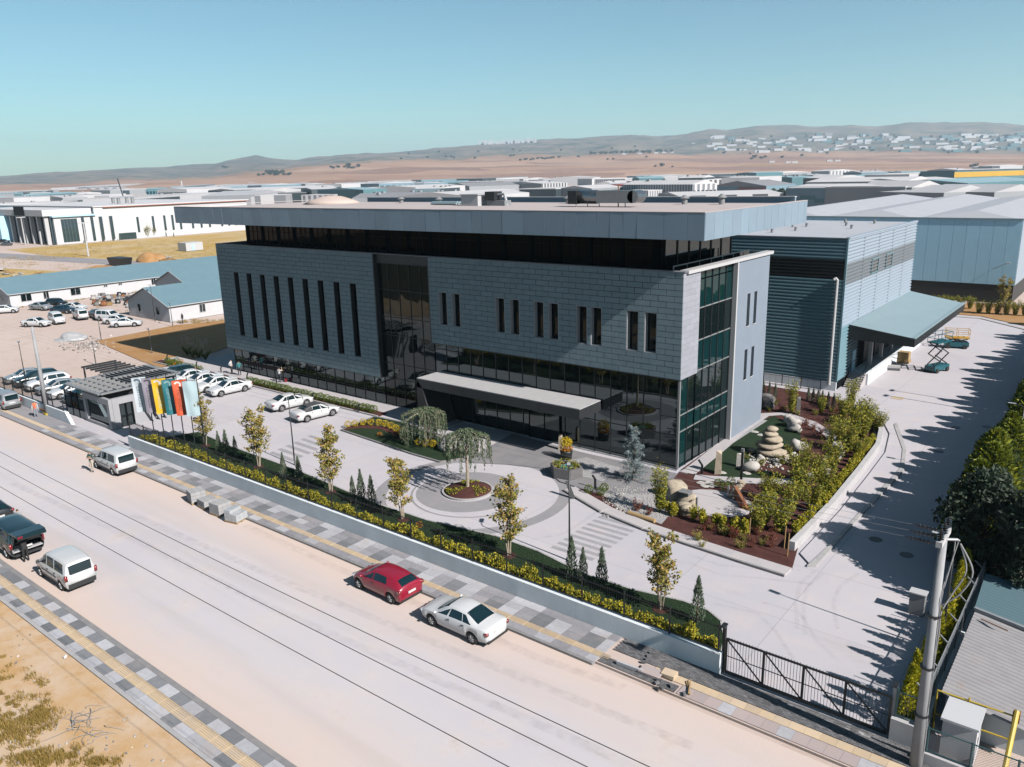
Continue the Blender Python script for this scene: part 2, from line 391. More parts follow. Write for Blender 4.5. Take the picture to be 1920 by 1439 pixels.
def terrain():
    rs = [0, 60, 200, 500, 1000, 1600, 2200]
    v = [(0, 0, -0.06)]; f = []; n = 128
    for r in rs[1:]:
        for k in range(n): t = 2*math.pi*k/n; v.append((r*math.sin(t), r*math.cos(t), -0.06))
    for k in range(n): f.append((0, 1+k, 1+(k+1) % n))
    for i in range(len(rs)-2):
        for k in range(n): a, b = 1+i*n, 1+(i+1)*n; k2 = (k+1) % n; f.append((a+k, b+k, b+k2, a+k2))
    m = MB(); m.add(v, [q[::-1] for q in f])
    struct(m.build('ground', 'lot_dirt'))
    # hills: fine over the view, coarse elsewhere
    fa = np.linspace(az_of(-260), az_of(2180), 380); step = (2*math.pi-(fa[-1]-fa[0]))/40
    az = list(fa)+[fa[-1]+step*(i+1) for i in range(39)]
    rr = [2200, 2400, 2600, 2800, 3000, 3400, 3800, 4200, 4600, 5000, 5400, 5800, 6200, 6600, 7000, 7400, 7700, 8000, 8200, 8600, 9200]
    v, f, mi = [], [], []; na = len(az)
    for r in rr:
        for a in az:
            aa = (a+math.pi) % (2*math.pi)-math.pi
            v.append((r*math.sin(aa), r*math.cos(aa), hill_z(r, aa)-0.06))
    m = MB()
    for i in range(len(rr)-1):
        m.mi = 0
        for k in range(na):
            k2 = (k+1) % na; m.f.append((i*na+k, i*na+k2, (i+1)*na+k2, (i+1)*na+k)); m.m.append(0)
    m.v = v
    return struct(m.build('hills', 'hill_land', smooth=True))
def hill_material():
    m, nt, p = _new('hill_land')
    g = nt.nodes.new('ShaderNodeNewGeometry'); mp = nt.nodes.new('ShaderNodeMapping'); mp.inputs['Scale'].default_value = (0.0022, 0.0040, 0.0)
    mp.inputs['Rotation'].default_value = (0, 0, 0.5)
    nt.links.new(g.outputs['Position'], mp.inputs[0])
    vo = nt.nodes.new('ShaderNodeTexVoronoi'); vo.inputs['Scale'].default_value = 1.0; nt.links.new(mp.outputs[0], vo.inputs['Vector'])
    cr = nt.nodes.new('ShaderNodeValToRGB'); e = cr.color_ramp.elements
    for i in range(4): e.new(0.5)
    for i, (q, c) in enumerate([(0, (0.52, 0.32, 0.22)), (0.25, (0.58, 0.36, 0.25)), (0.45, (0.46, 0.28, 0.20)), (0.6, (0.62, 0.42, 0.30)), (0.8, (0.34, 0.20, 0.16)), (1, (0.50, 0.31, 0.18))]):
        e[i].position = q; e[i].color = (*sca(c), 1)
    sp = nt.nodes.new('ShaderNodeSeparateColor'); nt.links.new(vo.outputs['Color'], sp.inputs[0]); nt.links.new(sp.outputs[0], cr.inputs[0])
    fld = _mix(nt, _ramp(nt, _noise(nt, 0.012, 6, 0.7), 0.52, 0.95), cr.outputs[0], sca((0.56, 0.38, 0.29)))
    hl = _mix(nt, _ramp(nt, _noise(nt, 0.004, 9, 0.75), 0.42, 0.60), sca((0.34, 0.28, 0.22)), sca((0.10, 0.12, 0.10)))
    ln = nt.nodes.new('ShaderNodeVectorMath'); ln.operation = 'LENGTH'; nt.links.new(g.outputs['Position'], ln.inputs[0])
    ns = _noise(nt, 0.0012, 6, 0.6); ad = nt.nodes.new('ShaderNodeMath'); ad.operation = 'MULTIPLY_ADD'
    nt.links.new(ns, ad.inputs[0]); ad.inputs[1].default_value = 1600; nt.links.new(ln.outputs['Value'], ad.inputs[2])
    c = _mix(nt, _ramp(nt, ad.outputs[0], 5000, 5700), fld, hl)
    nt.links.new(c, p.inputs['Base Color']); p.inputs['Roughness'].default_value = 0.95; p.inputs['Specular IOR Level'].default_value = 0.1
hill_material()
terrain()

# ------------------------------------------------------------------ road, yard, beds
sheet('road', [(-430, 14.7), (70, 14.7), (70, 27.05), (-430, 27.05)], -0.004, 'road_surface')
sheet('yard', [(-93, 29.7), (-3.9, 29.7), (-3.9, 139), (-93, 139)], -0.004, 'yard_concrete')
sheet('verge', [(-200, -60), (70, -60), (70, 12.75), (-200, 12.75)], 0.05, 'verge_dirt')
sheet('access_road', [(-420, 92), (-196, 118), (-196, 110), (-420, 78)], -0.015, 'ring_paving')
sheet('grass_field', [(-322, 112), (-215, 104), (-205, 140), (-215, 215), (-322, 215)], -0.03, 'dry_grass')
sheet('grass_field', [(-420, 60), (-222, 95), (-200, 112), (-172, 110), (-176, 62), (-190, 50), (-300, 40)], -0.035, 'dry_grass')
sheet('dirt_track', [(-420, 62), (-225, 98), (-180, 122), (-180, 116), (-224, 90), (-420, 52)], -0.025, 'lot_dirt')
sheet('soil_bed', GP((178, 640), (330, 610), (430, 600), (460, 640), (380, 668), (300, 690), (262, 676)), 0.012, 'orange_dirt')

def strip_pieces(parent, me, xs, y0, y1, z0, z1, m, gap=0.008, name='paving_slab'):
    for x0, x1 in xs:
        o = child(name, me[m], parent, ((x0+x1)/2, (y0+y1)/2, (z0+z1)/2), scale=(x1-x0-gap, y1-y0-gap, z1-z0))
UNIT = {}
def unit_mesh(m):
    if m not in UNIT: UNIT[m] = MB().box(-.5, .5, -.5, .5, -.5, .5).mesh(m+'_piece', m)
    return UNIT[m]
class _U(dict):
    def __missing__(s, k): return unit_mesh(k)
UM = _U()
def pavement(name, x0, x1, ya, yb, rows, z=0.12, plain=None):
    """rows: (y0, y1, pattern, slab length); slabs one by one between x0 and x1, a plain screed beyond"""
    b = MB().box(x0, x1, ya, yb, -0.05, z-0.03)
    base = struct(b.build(name, 'kerb_stone'))
    q = random.Random(3)
    for ri, (y0, y1, pat, ln) in enumerate(rows):
        x = x0; k = 0
        while x < x1-0.05:
            e = min(x+ln, x1)
            m = pat[(k+ri) % len(pat)] if isinstance(pat, (list, tuple)) else pat
            if isinstance(pat, list) and q.random() < 0.12: m = q.choice(pat)
            strip_pieces(base, UM, [(x, e)], y0, y1, z-0.04, z+q.uniform(-.004, .004), m,
                         name='kerb_stone_block' if m.startswith('kerb') else ('tactile_slab' if m == 'tile_yellow' else 'paving_slab'))
            x = e; k += 1
    return base
# pavement on the camera's side of the road
near = pavement('pavement_near', -58, -20, 12.75, 14.72,
    [(12.75, 12.95, 'kerb_light', 2.0), (12.95, 13.42, ['tile_light', 'tile_dark'], 1.0), (13.42, 13.92, 'tile_yellow', 1.0),
     (13.92, 14.45, ['tile_dark', 'tile_light'], 1.0), (14.45, 14.72, 'kerb_stone', 2.0)])
rb = MB()
for x in np.arange(-58, -20, 1.0):
    for j in range(5): rb.box(x+.05, x+.95, 13.47+j*.095, 13.505+j*.095, 0.118, 0.135)
rb.build('tactile_ridges', 'tile_yellow', near)['kind'] = 'stuff'
far = pavement('pavement_far', -78.0, -17.5, 27.05, 29.74,
    [(27.05, 27.22, 'kerb_stone', 1.0), (27.22, 27.70, ['tile_mid', 'tile_light', 'tile_mid'], 1.0), (27.70, 28.12, 'tile_yellow', 1.0),
     (28.12, 28.65, ['tile_light', 'tile_mid', 'tile_dark'], 1.0), (28.65, 29.18, ['tile_dark', 'tile_light', 'tile_mid'], 1.0), (29.18, 29.74, ['tile_light', 'tile_mid', 'tile_mid', 'tile_light'], 1.0)])
rb = MB()
for x in np.arange(-78, -17.5, 1.0):
    for j in range(4): rb.box(x+.05, x+.95, 27.74+j*.095, 27.775+j*.095, 0.118, 0.135)
rb.build('tactile_ridges', 'tile_yellow', far)['kind'] = 'stuff'
struct(MB().box(-140, -78, 27.05, 29.74, -0.05, 0.11).build('pavement_left', 'ring_paving'))
rp = MB(); rp.box(-140, -78.02, 27.7, 28.12, 0.1, 0.118); rp.build('tactile_strip', 'tile_yellow', None)['kind'] = 'structure'
# stretch by the gate that is still being laid: small cobbles along the wall, pale slabs, then sand
gatep = struct(MB().box(-17.5, -3.5, 27.35, 29.74, -0.05, 0.06).build('pavement_gate', 'lot_dirt'))
cb = MB(); q = random.Random(5)
for i, x in enumerate(np.arange(-17.3, -3.6, 0.205)):
    for j, y in enumerate(np.arange(28.62, 29.7, 0.105)):
        xx = x+(0.1 if j % 2 else 0); h = 0.115+q.uniform(-.006, .006)
        cb.box(xx+.006, xx+.198, y+.005, y+.099, 0.05, h)
o = cb.build('cobble_paving', 'cobble', gatep); o['kind'] = 'stuff'
for k, x in enumerate(np.arange(-15.0, -3.9, 0.62)):
    strip_pieces(gatep, UM, [(x, x+.62)], 28.12, 28.6, 0.04, 0.10+q.uniform(-.004, .004), 'tile_yellow', name='tactile_slab')
for k, x in enumerate(np.arange(-13.4, -3.9, 0.62)):
    strip_pieces(gatep, UM, [(x, x+.62)], 27.42, 28.1, 0.04, 0.10+q.uniform(-.004, .004), 'tile_pink' if q.random() < .7 else 'tile_light') if 'tile_pink' in MATS else strip_pieces(gatep, UM, [(x, x+.62)], 27.42, 28.1, 0.04, 0.10, 'tile_light')
cb = MB()
for x in np.arange(-17.4, -13.6, 0.205):
    for y in np.arange(27.42, 27.85, 0.105): cb.box(x+.006, x+.198, y+.005, y+.099, 0.04, 0.10+q.uniform(-.005, .005))
cb.build('cobble_paving', 'cobble', gatep)['kind'] = 'stuff'

# raised walk along the facade, its kerb, plaza before the entrance
struct(MB().box(-97, -47.2, 49.25, 51.3, -0.02, 0.10).build('facade_walk', 'path_stone'))
struct(MB().box(-97, -55.2, 48.0, 48.16, -0.02, 0.13).build('kerb', 'kerb_light'))
struct(MB().prism(GP((868, 868), (960, 815), (1090, 850), (1270, 890), (1240, 930), (1110, 925), (1050, 905), (1020, 880), (950, 872)), -0.02, 0.085).build('plaza', 'plaza_stone'))
struct(MB().prism(GP((820, 815), (870, 800), (1000, 815), (960, 850), (905, 862)), -0.02, 0.08).build('entrance_paving', 'path_stone'))
struct(MB().box(-97, -55.2, 48.16, 49.25, -0.02, 0.09).build('hedge_bed', 'mulch'))
sheet('reflection_scrub_sheet', [(-260, -300), (120, -300), (120, 3.5), (-22, 4.5), (-60, 2), (-260, 4)], 0.055, 'reflection_scrub')  # unseen dark sheet added behind the camera to darken the glass reflections
# turning circle: island, darker paving rings
IC = G(877, 921); IR = (G(922, 922)-G(835, 918)).length/2
def ring(name, c, r0, r1, z, m, n=72, a0=0, a1=2*math.pi):
    b = MB()
    for k in range(n):
        t, u = a0+(a1-a0)*k/n, a0+(a1-a0)*(k+1)/n
        b.quad((c.x+r0*math.cos(t), c.y+r0*math.sin(t), z), (c.x+r1*math.cos(t), c.y+r1*math.sin(t), z), (c.x+r1*math.cos(u), c.y+r1*math.sin(u), z), (c.x+r0*math.cos(u), c.y+r0*math.sin(u), z))
    return b.build(name, m)
struct(ring('paving_ring', IC, IR+.25, IR+2.0, 0.002, 'ring_paving'))
struct(ring('paving_ring', IC+Vector((.4, .1, 0)), 6.2, 7.1, 0.002, 'ring_paving'))
struct(ring('wheel_track', IC+Vector((.4, .1, 0)), 4.3, 4.45, 0.003, 'ring_paving', a0=3.4, a1=6.0))
kb = MB()
for k in range(40):
    t, u = 2*math.pi*k/40, 2*math.pi*(k+1)/40
    for (ra, rb_) in ((IR, IR+.14),):
        p = [(IC.x+r*math.cos(w), IC.y+r*math.sin(w)) for r, w in ((ra, t), (rb_, t), (rb_, u), (ra, u))]
        kb.prism(p, -0.02, 0.13)
struct(kb.build('island_kerb', 'kerb_light'))
struct(MB().lathe([(IR+.01, -0.02), (IR, .1), (IR*.7, .24), (IR*.3, .34), (0.01, .36)], IC, 32).build('island_bed', 'mulch', smooth=True))
# cross stripes on the yard
def stripes(c00, c10, c01, n, name='painted_stripe'):
    a, b, c = G(*c00), G(*c10), G(*c01)
    for i in range(n):
        t0, t1 = (i)/n, (i+.48)/n
        p = [a+(c-a)*t0, b+(c-a)*t0, b+(c-a)*t1, a+(c-a)*t1]
        MBs = MB().sheet([(v.x, v.y) for v in p], 0.002).build(name, 'road_paint'); struct(MBs)
stripes((1032, 1027), (1110, 1052), (1140, 958), 10)
stripes((505, 850), (548, 866), (590, 813), 6)
# lawns with kerbs
def lawn(name, poly, kerb=True, z=0.10, m='turf', km='kerb_stone'):
    struct(MB().prism(poly, -0.02, z).build(name, m))
    if kerb:
        b = MB(); n = len(poly)
        for i in range(n):
            a, c = Vector((*poly[i], .05)), Vector((*poly[(i+1) % n], .05))
            if (c-a).length > 0.05: b.bar(a, c, 0.14, 0.16)
        struct(b.build('lawn_kerb', km))
top = GP((372, 812), (430, 838), (560, 885), (700, 945), (800, 978), (930, 1008), (1010, 1037), (1090, 1077), (1180, 1107), (1280, 1130), (1328, 1148), (1352, 1168), (1357, 1192))
front_lawn = [(-66.2, 30.12)]+[(-12.75, 30.12)]+top[::-1]+[(-66.2, 33.2)]
lawn('front_lawn', front_lawn, kerb=False)
b = MB()
for i in range(len(top)-1): b.bar((*top[i], .05), (*top[i+1], .05), 0.12, 0.16)
struct(b.build('lawn_kerb', 'kerb_light'))
lawn('entrance_lawn', GP((640, 808), (702, 783), (760, 795), (825, 822), (880, 848), (868, 862), (825, 868), (770, 852)))
# planting beds of the corner garden
garden_front = GP((1080, 915), (1150, 955), (1225, 985), (1300, 1010), (1400, 1042), (1485, 1068))
garden_poly = garden_front + GP((1497, 1025), (1560, 955), (1612, 892), (1640, 845), (1637, 800), (1610, 768), (1560, 745), (1425, 722), (1420, 770), (1375, 812), (1280, 880), (1240, 925))
struct(MB().prism(garden_poly, -0.02, 0.06).build('garden_bed', 'mulch'))
kp = MB(); kp2 = MB()
for i in range(len(garden_front)-1):
    a, c = Vector((*garden_front[i], 0.05)), Vector((*garden_front[i+1], 0.05)); d = (c-a).normalized(); nrm = Vector((-d.y, d.x, 0))
    kp.prism([tuple((a-nrm*.05).xy), tuple((c-nrm*.05).xy), tuple((c-nrm*1.0).xy), tuple((a-nrm*1.0).xy)], -0.02, 0.11+i*.002)
    kp2.prism([tuple((a-nrm*1.0).xy), tuple((c-nrm*1.0).xy), tuple((c-nrm*1.15).xy), tuple((a-nrm*1.15).xy)], -0.02, 0.13+i*.002)
struct(kp.build('garden_walk', 'path_stone')); struct(kp2.build('garden_kerb', 'kerb_stone'))
lawn('garden_lawn', GP((1318, 882), (1400, 800), (1452, 782), (1500, 808), (1505, 850), (1420, 868), (1370, 900)), kerb=False, z=0.09)
lawn('garden_lawn', GP((1340, 897), (1440, 885), (1462, 890), (1400, 903)), kerb=False, z=0.095)
def curve_path(name, pts, w, z, m):
    P = [G(*p) for p in pts]; b = MB(); L, Rr = [], []
    for i, p in enumerate(P):
        d = (P[min(i+1, len(P)-1)]-P[max(i-1, 0)]).normalized(); n = Vector((-d.y, d.x, 0))
        L.append(p+n*w/2); Rr.append(p-n*w/2)
    for i in range(len(P)-1):
        b.add([(L[i].x, L[i].y, z), (Rr[i].x, Rr[i].y, z), (Rr[i+1].x, Rr[i+1].y, z), (L[i+1].x, L[i+1].y, z)], [(0, 1, 2, 3)])
    return struct(b.build(name, m))
curve_path('garden_path', [(1290, 890), (1340, 850), (1390, 808), (1432, 780), (1470, 778), (1520, 795), (1560, 820), (1570, 850), (1540, 890), (1500, 905), (1420, 905), (1330, 900), (1302, 897)], 1.1, 0.112, 'path_stone')
struct(MB().prism([(G(1340, 945).x+2.6*math.cos(t), G(1340, 945).y+2.2*math.sin(t)) for t in np.linspace(0, 2*math.pi, 25)[:-1]], -0.02, 0.09).build('garden_terrace', 'path_stone'))
struct(MB().prism(GP((1120, 920), (1180, 905), (1250, 915), (1270, 950), (1240, 985), (1160, 955)), -0.02, 0.075).build('gravel_bed', 'gravel_white'))
struct(MB().prism(GP((1050, 868), (1100, 860), (1165, 880), (1130, 905), (1080, 893)), -0.02, 0.095).build('gravel_bed', 'gravel_white'))
struct(MB().box(-25.35, -24.75, 51.2, 67.0, -0.02, 0.10).build('gravel_strip', 'gravel_white'))
# white retaining wall of the garden and the ramp outside it
gw = GP((1484, 1034), (1560, 955), (1612, 890), (1645, 845), (1651, 818), (1640, 790), (1612, 770))
def wall_along(name, pts, th, z0, z1, m, label, cat, parent=None):
    t = thing(name, label, cat, (*pts[0], 0))
    for i in range(len(pts)-1):
        a, c = Vector((*pts[i], 0)), Vector((*pts[i+1], 0)); d = (c-a).normalized(); n = Vector((-d.y, d.x, 0))*th/2; e = d*(.01 if i else 0)
        MB().prism([tuple((a-e+n).xy), tuple((c+n).xy), tuple((c-n).xy), tuple((a-e-n).xy)], z0, z1+0.002*i).build('wall_panel', m, t)
    return t
wall_along('garden_wall', gw, 0.35, -0.02, 0.62, 'white_wall', 'low white curved wall round the corner garden', 'wall')
ramp = GP((1500, 1040), (1575, 960), (1628, 893), (1660, 850), (1668, 815), (1655, 790), (1676, 800), (1692, 845), (1688, 880), (1610, 965), (1555, 1025), (1520, 1062))
struct(MB().prism(ramp, -0.02, 0.09).build('side_walk', 'yard_concrete'))
struct(MB().prism(GP((1513, 1064), (1530, 1064), (1600, 985), (1695, 885), (1699, 845), (1682, 795), (1676, 800), (1692, 845), (1688, 880), (1610, 965), (1555, 1025)), -0.02, 0.13).build('side_kerb', 'kerb_light'))
# faint tyre marks
def faint_mat():
    m, nt, p = _new('tyre_rubber_mark'); p.inputs['Base Color'].default_value = (0.13, 0.12, 0.13, 1); p.inputs['Roughness'].default_value = 0.9
    t = nt.nodes.new('ShaderNodeBsdfTransparent'); mx = nt.nodes.new('ShaderNodeMixShader')
    mr = nt.nodes.new('ShaderNodeMapRange'); mr.inputs['From Min'].default_value = 0.35; mr.inputs['From Max'].default_value = 0.8; mr.inputs['To Max'].default_value = 0.16
    nt.links.new(_noise(nt, 2.0, 5), mr.inputs['Value']); nt.links.new(mr.outputs[0], mx.inputs[0])
    nt.links.new(t.outputs[0], mx.inputs[1]); nt.links.new(p.outputs[0], mx.inputs[2]); nt.links.new(mx.outputs[0], nt.nodes['Material Output'].inputs['Surface'])
faint_mat()
for pts, w in [([(1495, 1180), (1492, 1130), (1500, 1095), (1530, 1070)], .22), ([(1510, 1190), (1506, 1135), (1514, 1100), (1545, 1075)], .22), ([(1570, 1180), (1562, 1130), (1575, 1100), (1610, 1075)], .22),
               ([(1570, 1240), (1530, 1200), (1500, 1150), (1430, 1130)], .2), ([(1490, 1240), (1455, 1185), (1420, 1150), (1330, 1130)], .2), ([(1290, 1040), (1350, 1060), (1430, 1068), (1500, 1070)], .2), ([(1290, 1055), (1350, 1078), (1430, 1085), (1520, 1095)], .2),
               ([(870, 1000), (960, 1020), (1060, 1000), (1120, 960)], .25), ([(700, 900), (740, 960), (820, 990)], .25)]:
    curve_path('tyre_mark', pts, w, 0.006, 'tyre_rubber_mark')
for pts in [[(20, 905), (250, 1010), (520, 1145), (900, 1310), (1150, 1420)], [(250, 965), (520, 1085), (800, 1200), (1100, 1320), (1300, 1400)], [(460, 985), (620, 1060), (800, 1140), (1000, 1230), (1170, 1290)]]:
    curve_path('tyre_mark', pts, .5, 0.004, 'tyre_rubber_mark')
# ------------------------------------------------------------------ building materials
mat('facade_stone', (0.25, 0.355, 0.40), (0.29, 0.39, 0.43), scale=3.5, rough=0.75, rand=0.05, bump=0.12, bscale=18, spec=0.3, dirt=(0.33, 0.43, 0.47), dscale=1.7, dlo=0.5, dhi=0.8)
mat('facade_stone_side', (0.36, 0.38, 0.44), (0.40, 0.42, 0.48), scale=3, rough=0.8, rand=0.06)
mat('joint_dark', (0.012, 0.014, 0.016), rough=0.9)
mat('dark_core', (0.008, 0.010, 0.012), rough=0.9, spec=0.05)
mat('dark_metal', (0.022, 0.026, 0.030), rough=0.45, spec=0.4)
mat('black_metal', (0.008, 0.010, 0.012), rough=0.6, spec=0.12)
mat('charcoal_panel', (0.030, 0.034, 0.040), (0.038, 0.042, 0.048), scale=1, rough=0.5, rand=0.12)
mat('alu_grey', (0.42, 0.43, 0.44), rough=0.4, metal=0.3)
mat('alu_white', (0.66, 0.67, 0.69), rough=0.45)
mat('fascia_panel', (0.31, 0.43, 0.54), (0.33, 0.46, 0.57), scale=0.6, rough=0.42, metal=0.15, rand=0.07, bump=0.12, bscale=0.5, bdist=0.05)
mat('plaster_grey', (0.27, 0.33, 0.41), (0.25, 0.31, 0.39), scale=0.8, rough=0.85, bump=0.06)
mat('reveal_lit', (0.50, 0.52, 0.54), rough=0.6)
mat('alu_coping', (0.30, 0.33, 0.36), rough=0.5)
mat('canopy_top', (0.60, 0.60, 0.61), (0.54, 0.54, 0.56), scale=2, rough=0.7)
mat('brick_red', (0.35, 0.10, 0.06), rough=0.8)
mirror_glass('glass_dark', (0.80, 0.95, 1.0), wave=0.10, f0=0.11)
mirror_glass('glass_tower', (0.85, 0.95, 0.97), wave=0.30, f0=0.06)
mirror_glass('glass_side', (0.8, 0.92, 0.95), base=(0.008, 0.016, 0.018), wave=0.12, f0=0.10)
mirror_glass('glass_teal', (0.75, 0.9, 0.9), base=(0.006, 0.034, 0.037), wave=0.08, f0=0.05)
mirror_glass('glass_brown', (0.9, 0.8, 0.7), base=(0.012, 0.010, 0.008), wave=0.1, f0=0.012)
mirror_glass('glass_slot', (0.85, 0.95, 0.97), wave=0.2, f0=0.025)

BX0, BX1, BY, BZ = -84.4, -25.4, 51.0, 15.0
ROW = 0.4333
bld = thing('office_building', 'dark stone clad office building with glass base and overhanging grey roof', 'building', (BX1, BY, 0))
def P(name, mb, m, parent=bld, smooth=False): return mb.build(name, m, parent, smooth=smooth)
# dark inner core, added to block light behind the facade
P('core', MB().box(BX0+.4, BX1-.55, BY+.65, 66.8, 0.0, 14.1), 'dark_core')
P('terrace_floor', MB().box(BX0+.32, BX1-.32, BY+.32, 66.9, 14.1, 14.2), 'charcoal_panel')
# window openings in the stone (x0, x1, z0, z1)
wins = []
for px in (822, 846, 928, 955, 1000, 1027, 1080, 1107, 1175, 1209):
    x = onY(px, 565, BY).x; wins.append((x, x+1.02, 7.2+4*ROW, 7.2+11*ROW, 'pair'))
nslot = 9
for i in range(nslot):
    x = -81.35+(-61.3+81.35)*i/(nslot-1); wins.append((x, x+.92, 7.2-6*ROW, 7.2+11*ROW, 'slot'))
TX0, TX1 = -57.75, -50.4      # tall glass bay
backing = MB(); stone_far = MB(); cand = []
qs = random.Random(11)
for r in range(-10, 18):
    z0, z1 = 7.2+r*ROW, 7.2+(r+1)*ROW
    spans = [(BX0, TX0)] + ([(TX1, BX1)] if r >= 0 else [])
    for sx0, sx1 in spans:
        cuts = [(a, b) for a, b, c, d, _ in wins if c < (z0+z1)/2 < d and sx0 < a < sx1]
        cuts.sort(); free = []; x = sx0
        for a, b in cuts: free.append((x, a)); x = b
        free.append((x, sx1))
        for a, b in free:
            backing.box(a, min(b, BX1-.05), BY+.035, BY+.55, z0, z1)
            off = 0.65 if r % 2 else 0.0; x = a
            while x < b-1e-4:
                e = BX1-off-1.3*math.floor((BX1-off-x-1e-3)/1.3)
                if b-e < 0.3: e = b
                if e-x < 0.3: e = min(b, e+1.3) if b-e-1.3 >= .3 or b-e-1.3 <= 0 else b
                e = min(e, b); cand.append((x, e, z0, z1)); x = e
P('facade_backing', backing, 'joint_dark')
cand.sort(key=lambda c: -c[0])
pm = unit_mesh('facade_stone'); G1 = 0.036
for i, (a, b, c, d) in enumerate(cand):
    jy = qs.uniform(-.004, .004)
    if i < 268: child('stone_panel', pm, bld, (( a+b)/2-BX1, .0175+jy, (c+d)/2), scale=(b-a-G1, .035, d-c-G1))
    else: stone_far.box(a+G1/2, b-G1/2, BY+jy, BY+.035+jy, c+G1/2, d-G1/2)
P('stone_panels', stone_far, 'facade_stone')['kind'] = 'stuff'
# side return of the stone at the right corner
P('facade_backing', MB().box(BX1-.5, BX1-.036, BY+.06, BY+2.75, 7.2, BZ), 'joint_dark')
ps = unit_mesh('facade_stone_side')
for r in range(18):
    z0, z1 = 7.2+r*ROW, 7.2+(r+1)*ROW; y = 0
    for l in ((1.3, 1.42) if r % 2 else (.7, 1.3, .72)):
        child('side_stone_panel', ps, bld, (-.0175, y+l/2+.01, (z0+z1)/2), scale=(.035, l-.012, z1-z0-.012)); y += l
# windows in the stone
for a, b, c, d, k in wins:
    w = P('window', MB().box(a+.04, b-.04, BY+.46, BY+.49, c+.04, d-.04), 'glass_slot')
    f = MB(); t = .05
    f.box(a, a+t, BY+.02, BY+.5, c, d).box(b-t, b, BY+.02, BY+.5, c, d).box(a+t, b-t, BY+.02, BY+.5, c, c+t).box(a+t, b-t, BY+.02, BY+.5, d-t, d)
    f.build('window_frame', 'reveal_lit' if k == 'pair' else 'charcoal_panel', w)  # one reveal material split: pale as sunlit on pairs, charcoal as shaded on slots
    if k == 'slot':
        s = MB()
        for zz in (c+(d-c)*.33, c+(d-c)*.66): s.box(a+.05, b-.05, BY+.42, BY+.46, zz-.04, zz+.04)
        s.build('glazing_bar', 'black_metal', w)
# curtain walls -----------------------------------------------------------
def curtain_front(xs, zs_fn, y, m, mull=.06, mm='dark_metal', mout=.05):
    for i in range(len(xs)-1):
        zs = zs_fn(i)
        for j in range(len(zs)-1):
            mt = m(i, j) if callable(m) else m
            P('glass_pane', MB().box(xs[i]+.02, xs[i+1]-.02, y, y+.03, zs[j]+.02, zs[j+1]-.02), mt)
            if j: P('transom', MB().box(xs[i]+mull/2, xs[i+1]-mull/2, y-mout*.8, y+.04, zs[j]-.03, zs[j]+.03), mm)
    for x in xs: P('mullion', MB().box(x-mull/2, x+mull/2, y-mout, y+.05, zs_fn(0)[0], zs_fn(0)[-1]), mm)
GY = BY+.5
# tall bay
P('bay_jamb', MB().box(TX0, TX0+.12, BY+.01, GY+.05, 2.87, BZ), 'charcoal_panel')
P('bay_jamb', MB().box(TX1-.12, TX1, BY+.01, GY+.05, 7.2, BZ), 'charcoal_panel')
tx = [TX0+.12+(TX1-TX0-.24)*k/5 for k in range(6)]
curtain_front(tx, lambda i: (0.1, 2.9, 4.4, 7.2, 9.0, 11.6, 14.9), GY, lambda i, j: 'glass_tower')
# right lower glazing
gx = [TX1-.12+(BX1-.35-TX1+.12)*k/17 for k in range(18)]
curtain_front(gx, lambda i: (0.1, 2.75-(.0 if i % 2 else .0), 4.15+(0.45 if i % 2 else 0), 7.18), GY, 'glass_dark', mm='dark_metal')
# left lower glazing
lx = [BX0+.6+(TX0+.12-BX0-.6)*k/17 for k in range(18)]
curtain_front(lx, lambda i: (0.1, 1.25, 2.86), GY, 'glass_dark')
P('soffit', MB().box(BX0+.05, TX0-.02, BY+.05, GY+.2, 2.80, 2.868), 'charcoal_panel')
P('soffit', MB().box(TX1+.02, BX1-.05, BY+.06, GY+.2, 7.12, 7.198), 'charcoal_panel')
P('plinth', MB().box(BX0+.5, BX1-.3, GY-.08, GY+.2, 0, .1), 'alu_white')
# right end: glass with teal spandrels, white fin, grey plaster wall with four slit windows
GX = BX1-.32
def curtain_side(ys, zs, x, mfn):
    for i in range(len(ys)-1):
        for j in range(len(zs)-1):
            P('glass_pane', MB().box(x-.03, x, ys[i]+.02, ys[i+1]-.02, zs[j]+.02, zs[j+1]-.02), mfn(i, j))
            if j: P('transom', MB().box(x-.04, x+.05, ys[i]+.03, ys[i+1]-.03, zs[j]-.04, zs[j]+.04), 'alu_grey')
    for y in ys: P('mullion', MB().box(x-.05, x+.07, y-.03, y+.03, zs[0], zs[-1]), 'dark_metal')
ys = [BY+.55+(60.1-BY-.55)*k/7 for k in range(8)]
curtain_side(ys[:3], (0.1, 3.0, 4.3, 7.2), GX, lambda i, j: 'glass_teal' if j == 1 or i == 0 else 'glass_side')
curtain_side(ys[2:], (0.1, 3.0, 4.3, 7.2, 9.55, 12.0, 14.85), GX, lambda i, j: 'glass_teal' if j in (1, 3, 5) else 'glass_side')
P('corner_post', MB().box(BX1-.40, BX1-.24, GY-.06, GY+.1, 0.1, 7.15), 'alu_grey')
P('fin', MB().box(BX1-.4, BX1+.12, 60.12, 60.34, 0, BZ-.16), 'alu_white')
sw = [(62.55, 63.15), (64.0, 64.6)]; szs = [(4.7, 7.3), (9.3, 12.0)]
pw = MB(); yy = [60.34]+[v for s in sw for v in s]+[67.0]; zz = [0]+[v for s in szs for v in s]+[BZ-.16]
for i in range(len(yy)-1):
    for j in range(len(zz)-1):
        if i % 2 and j % 2: continue
        pw.box(BX1-.5, BX1+.02, yy[i], yy[i+1], zz[j], zz[j+1])
P('end_wall', pw, 'plaster_grey')
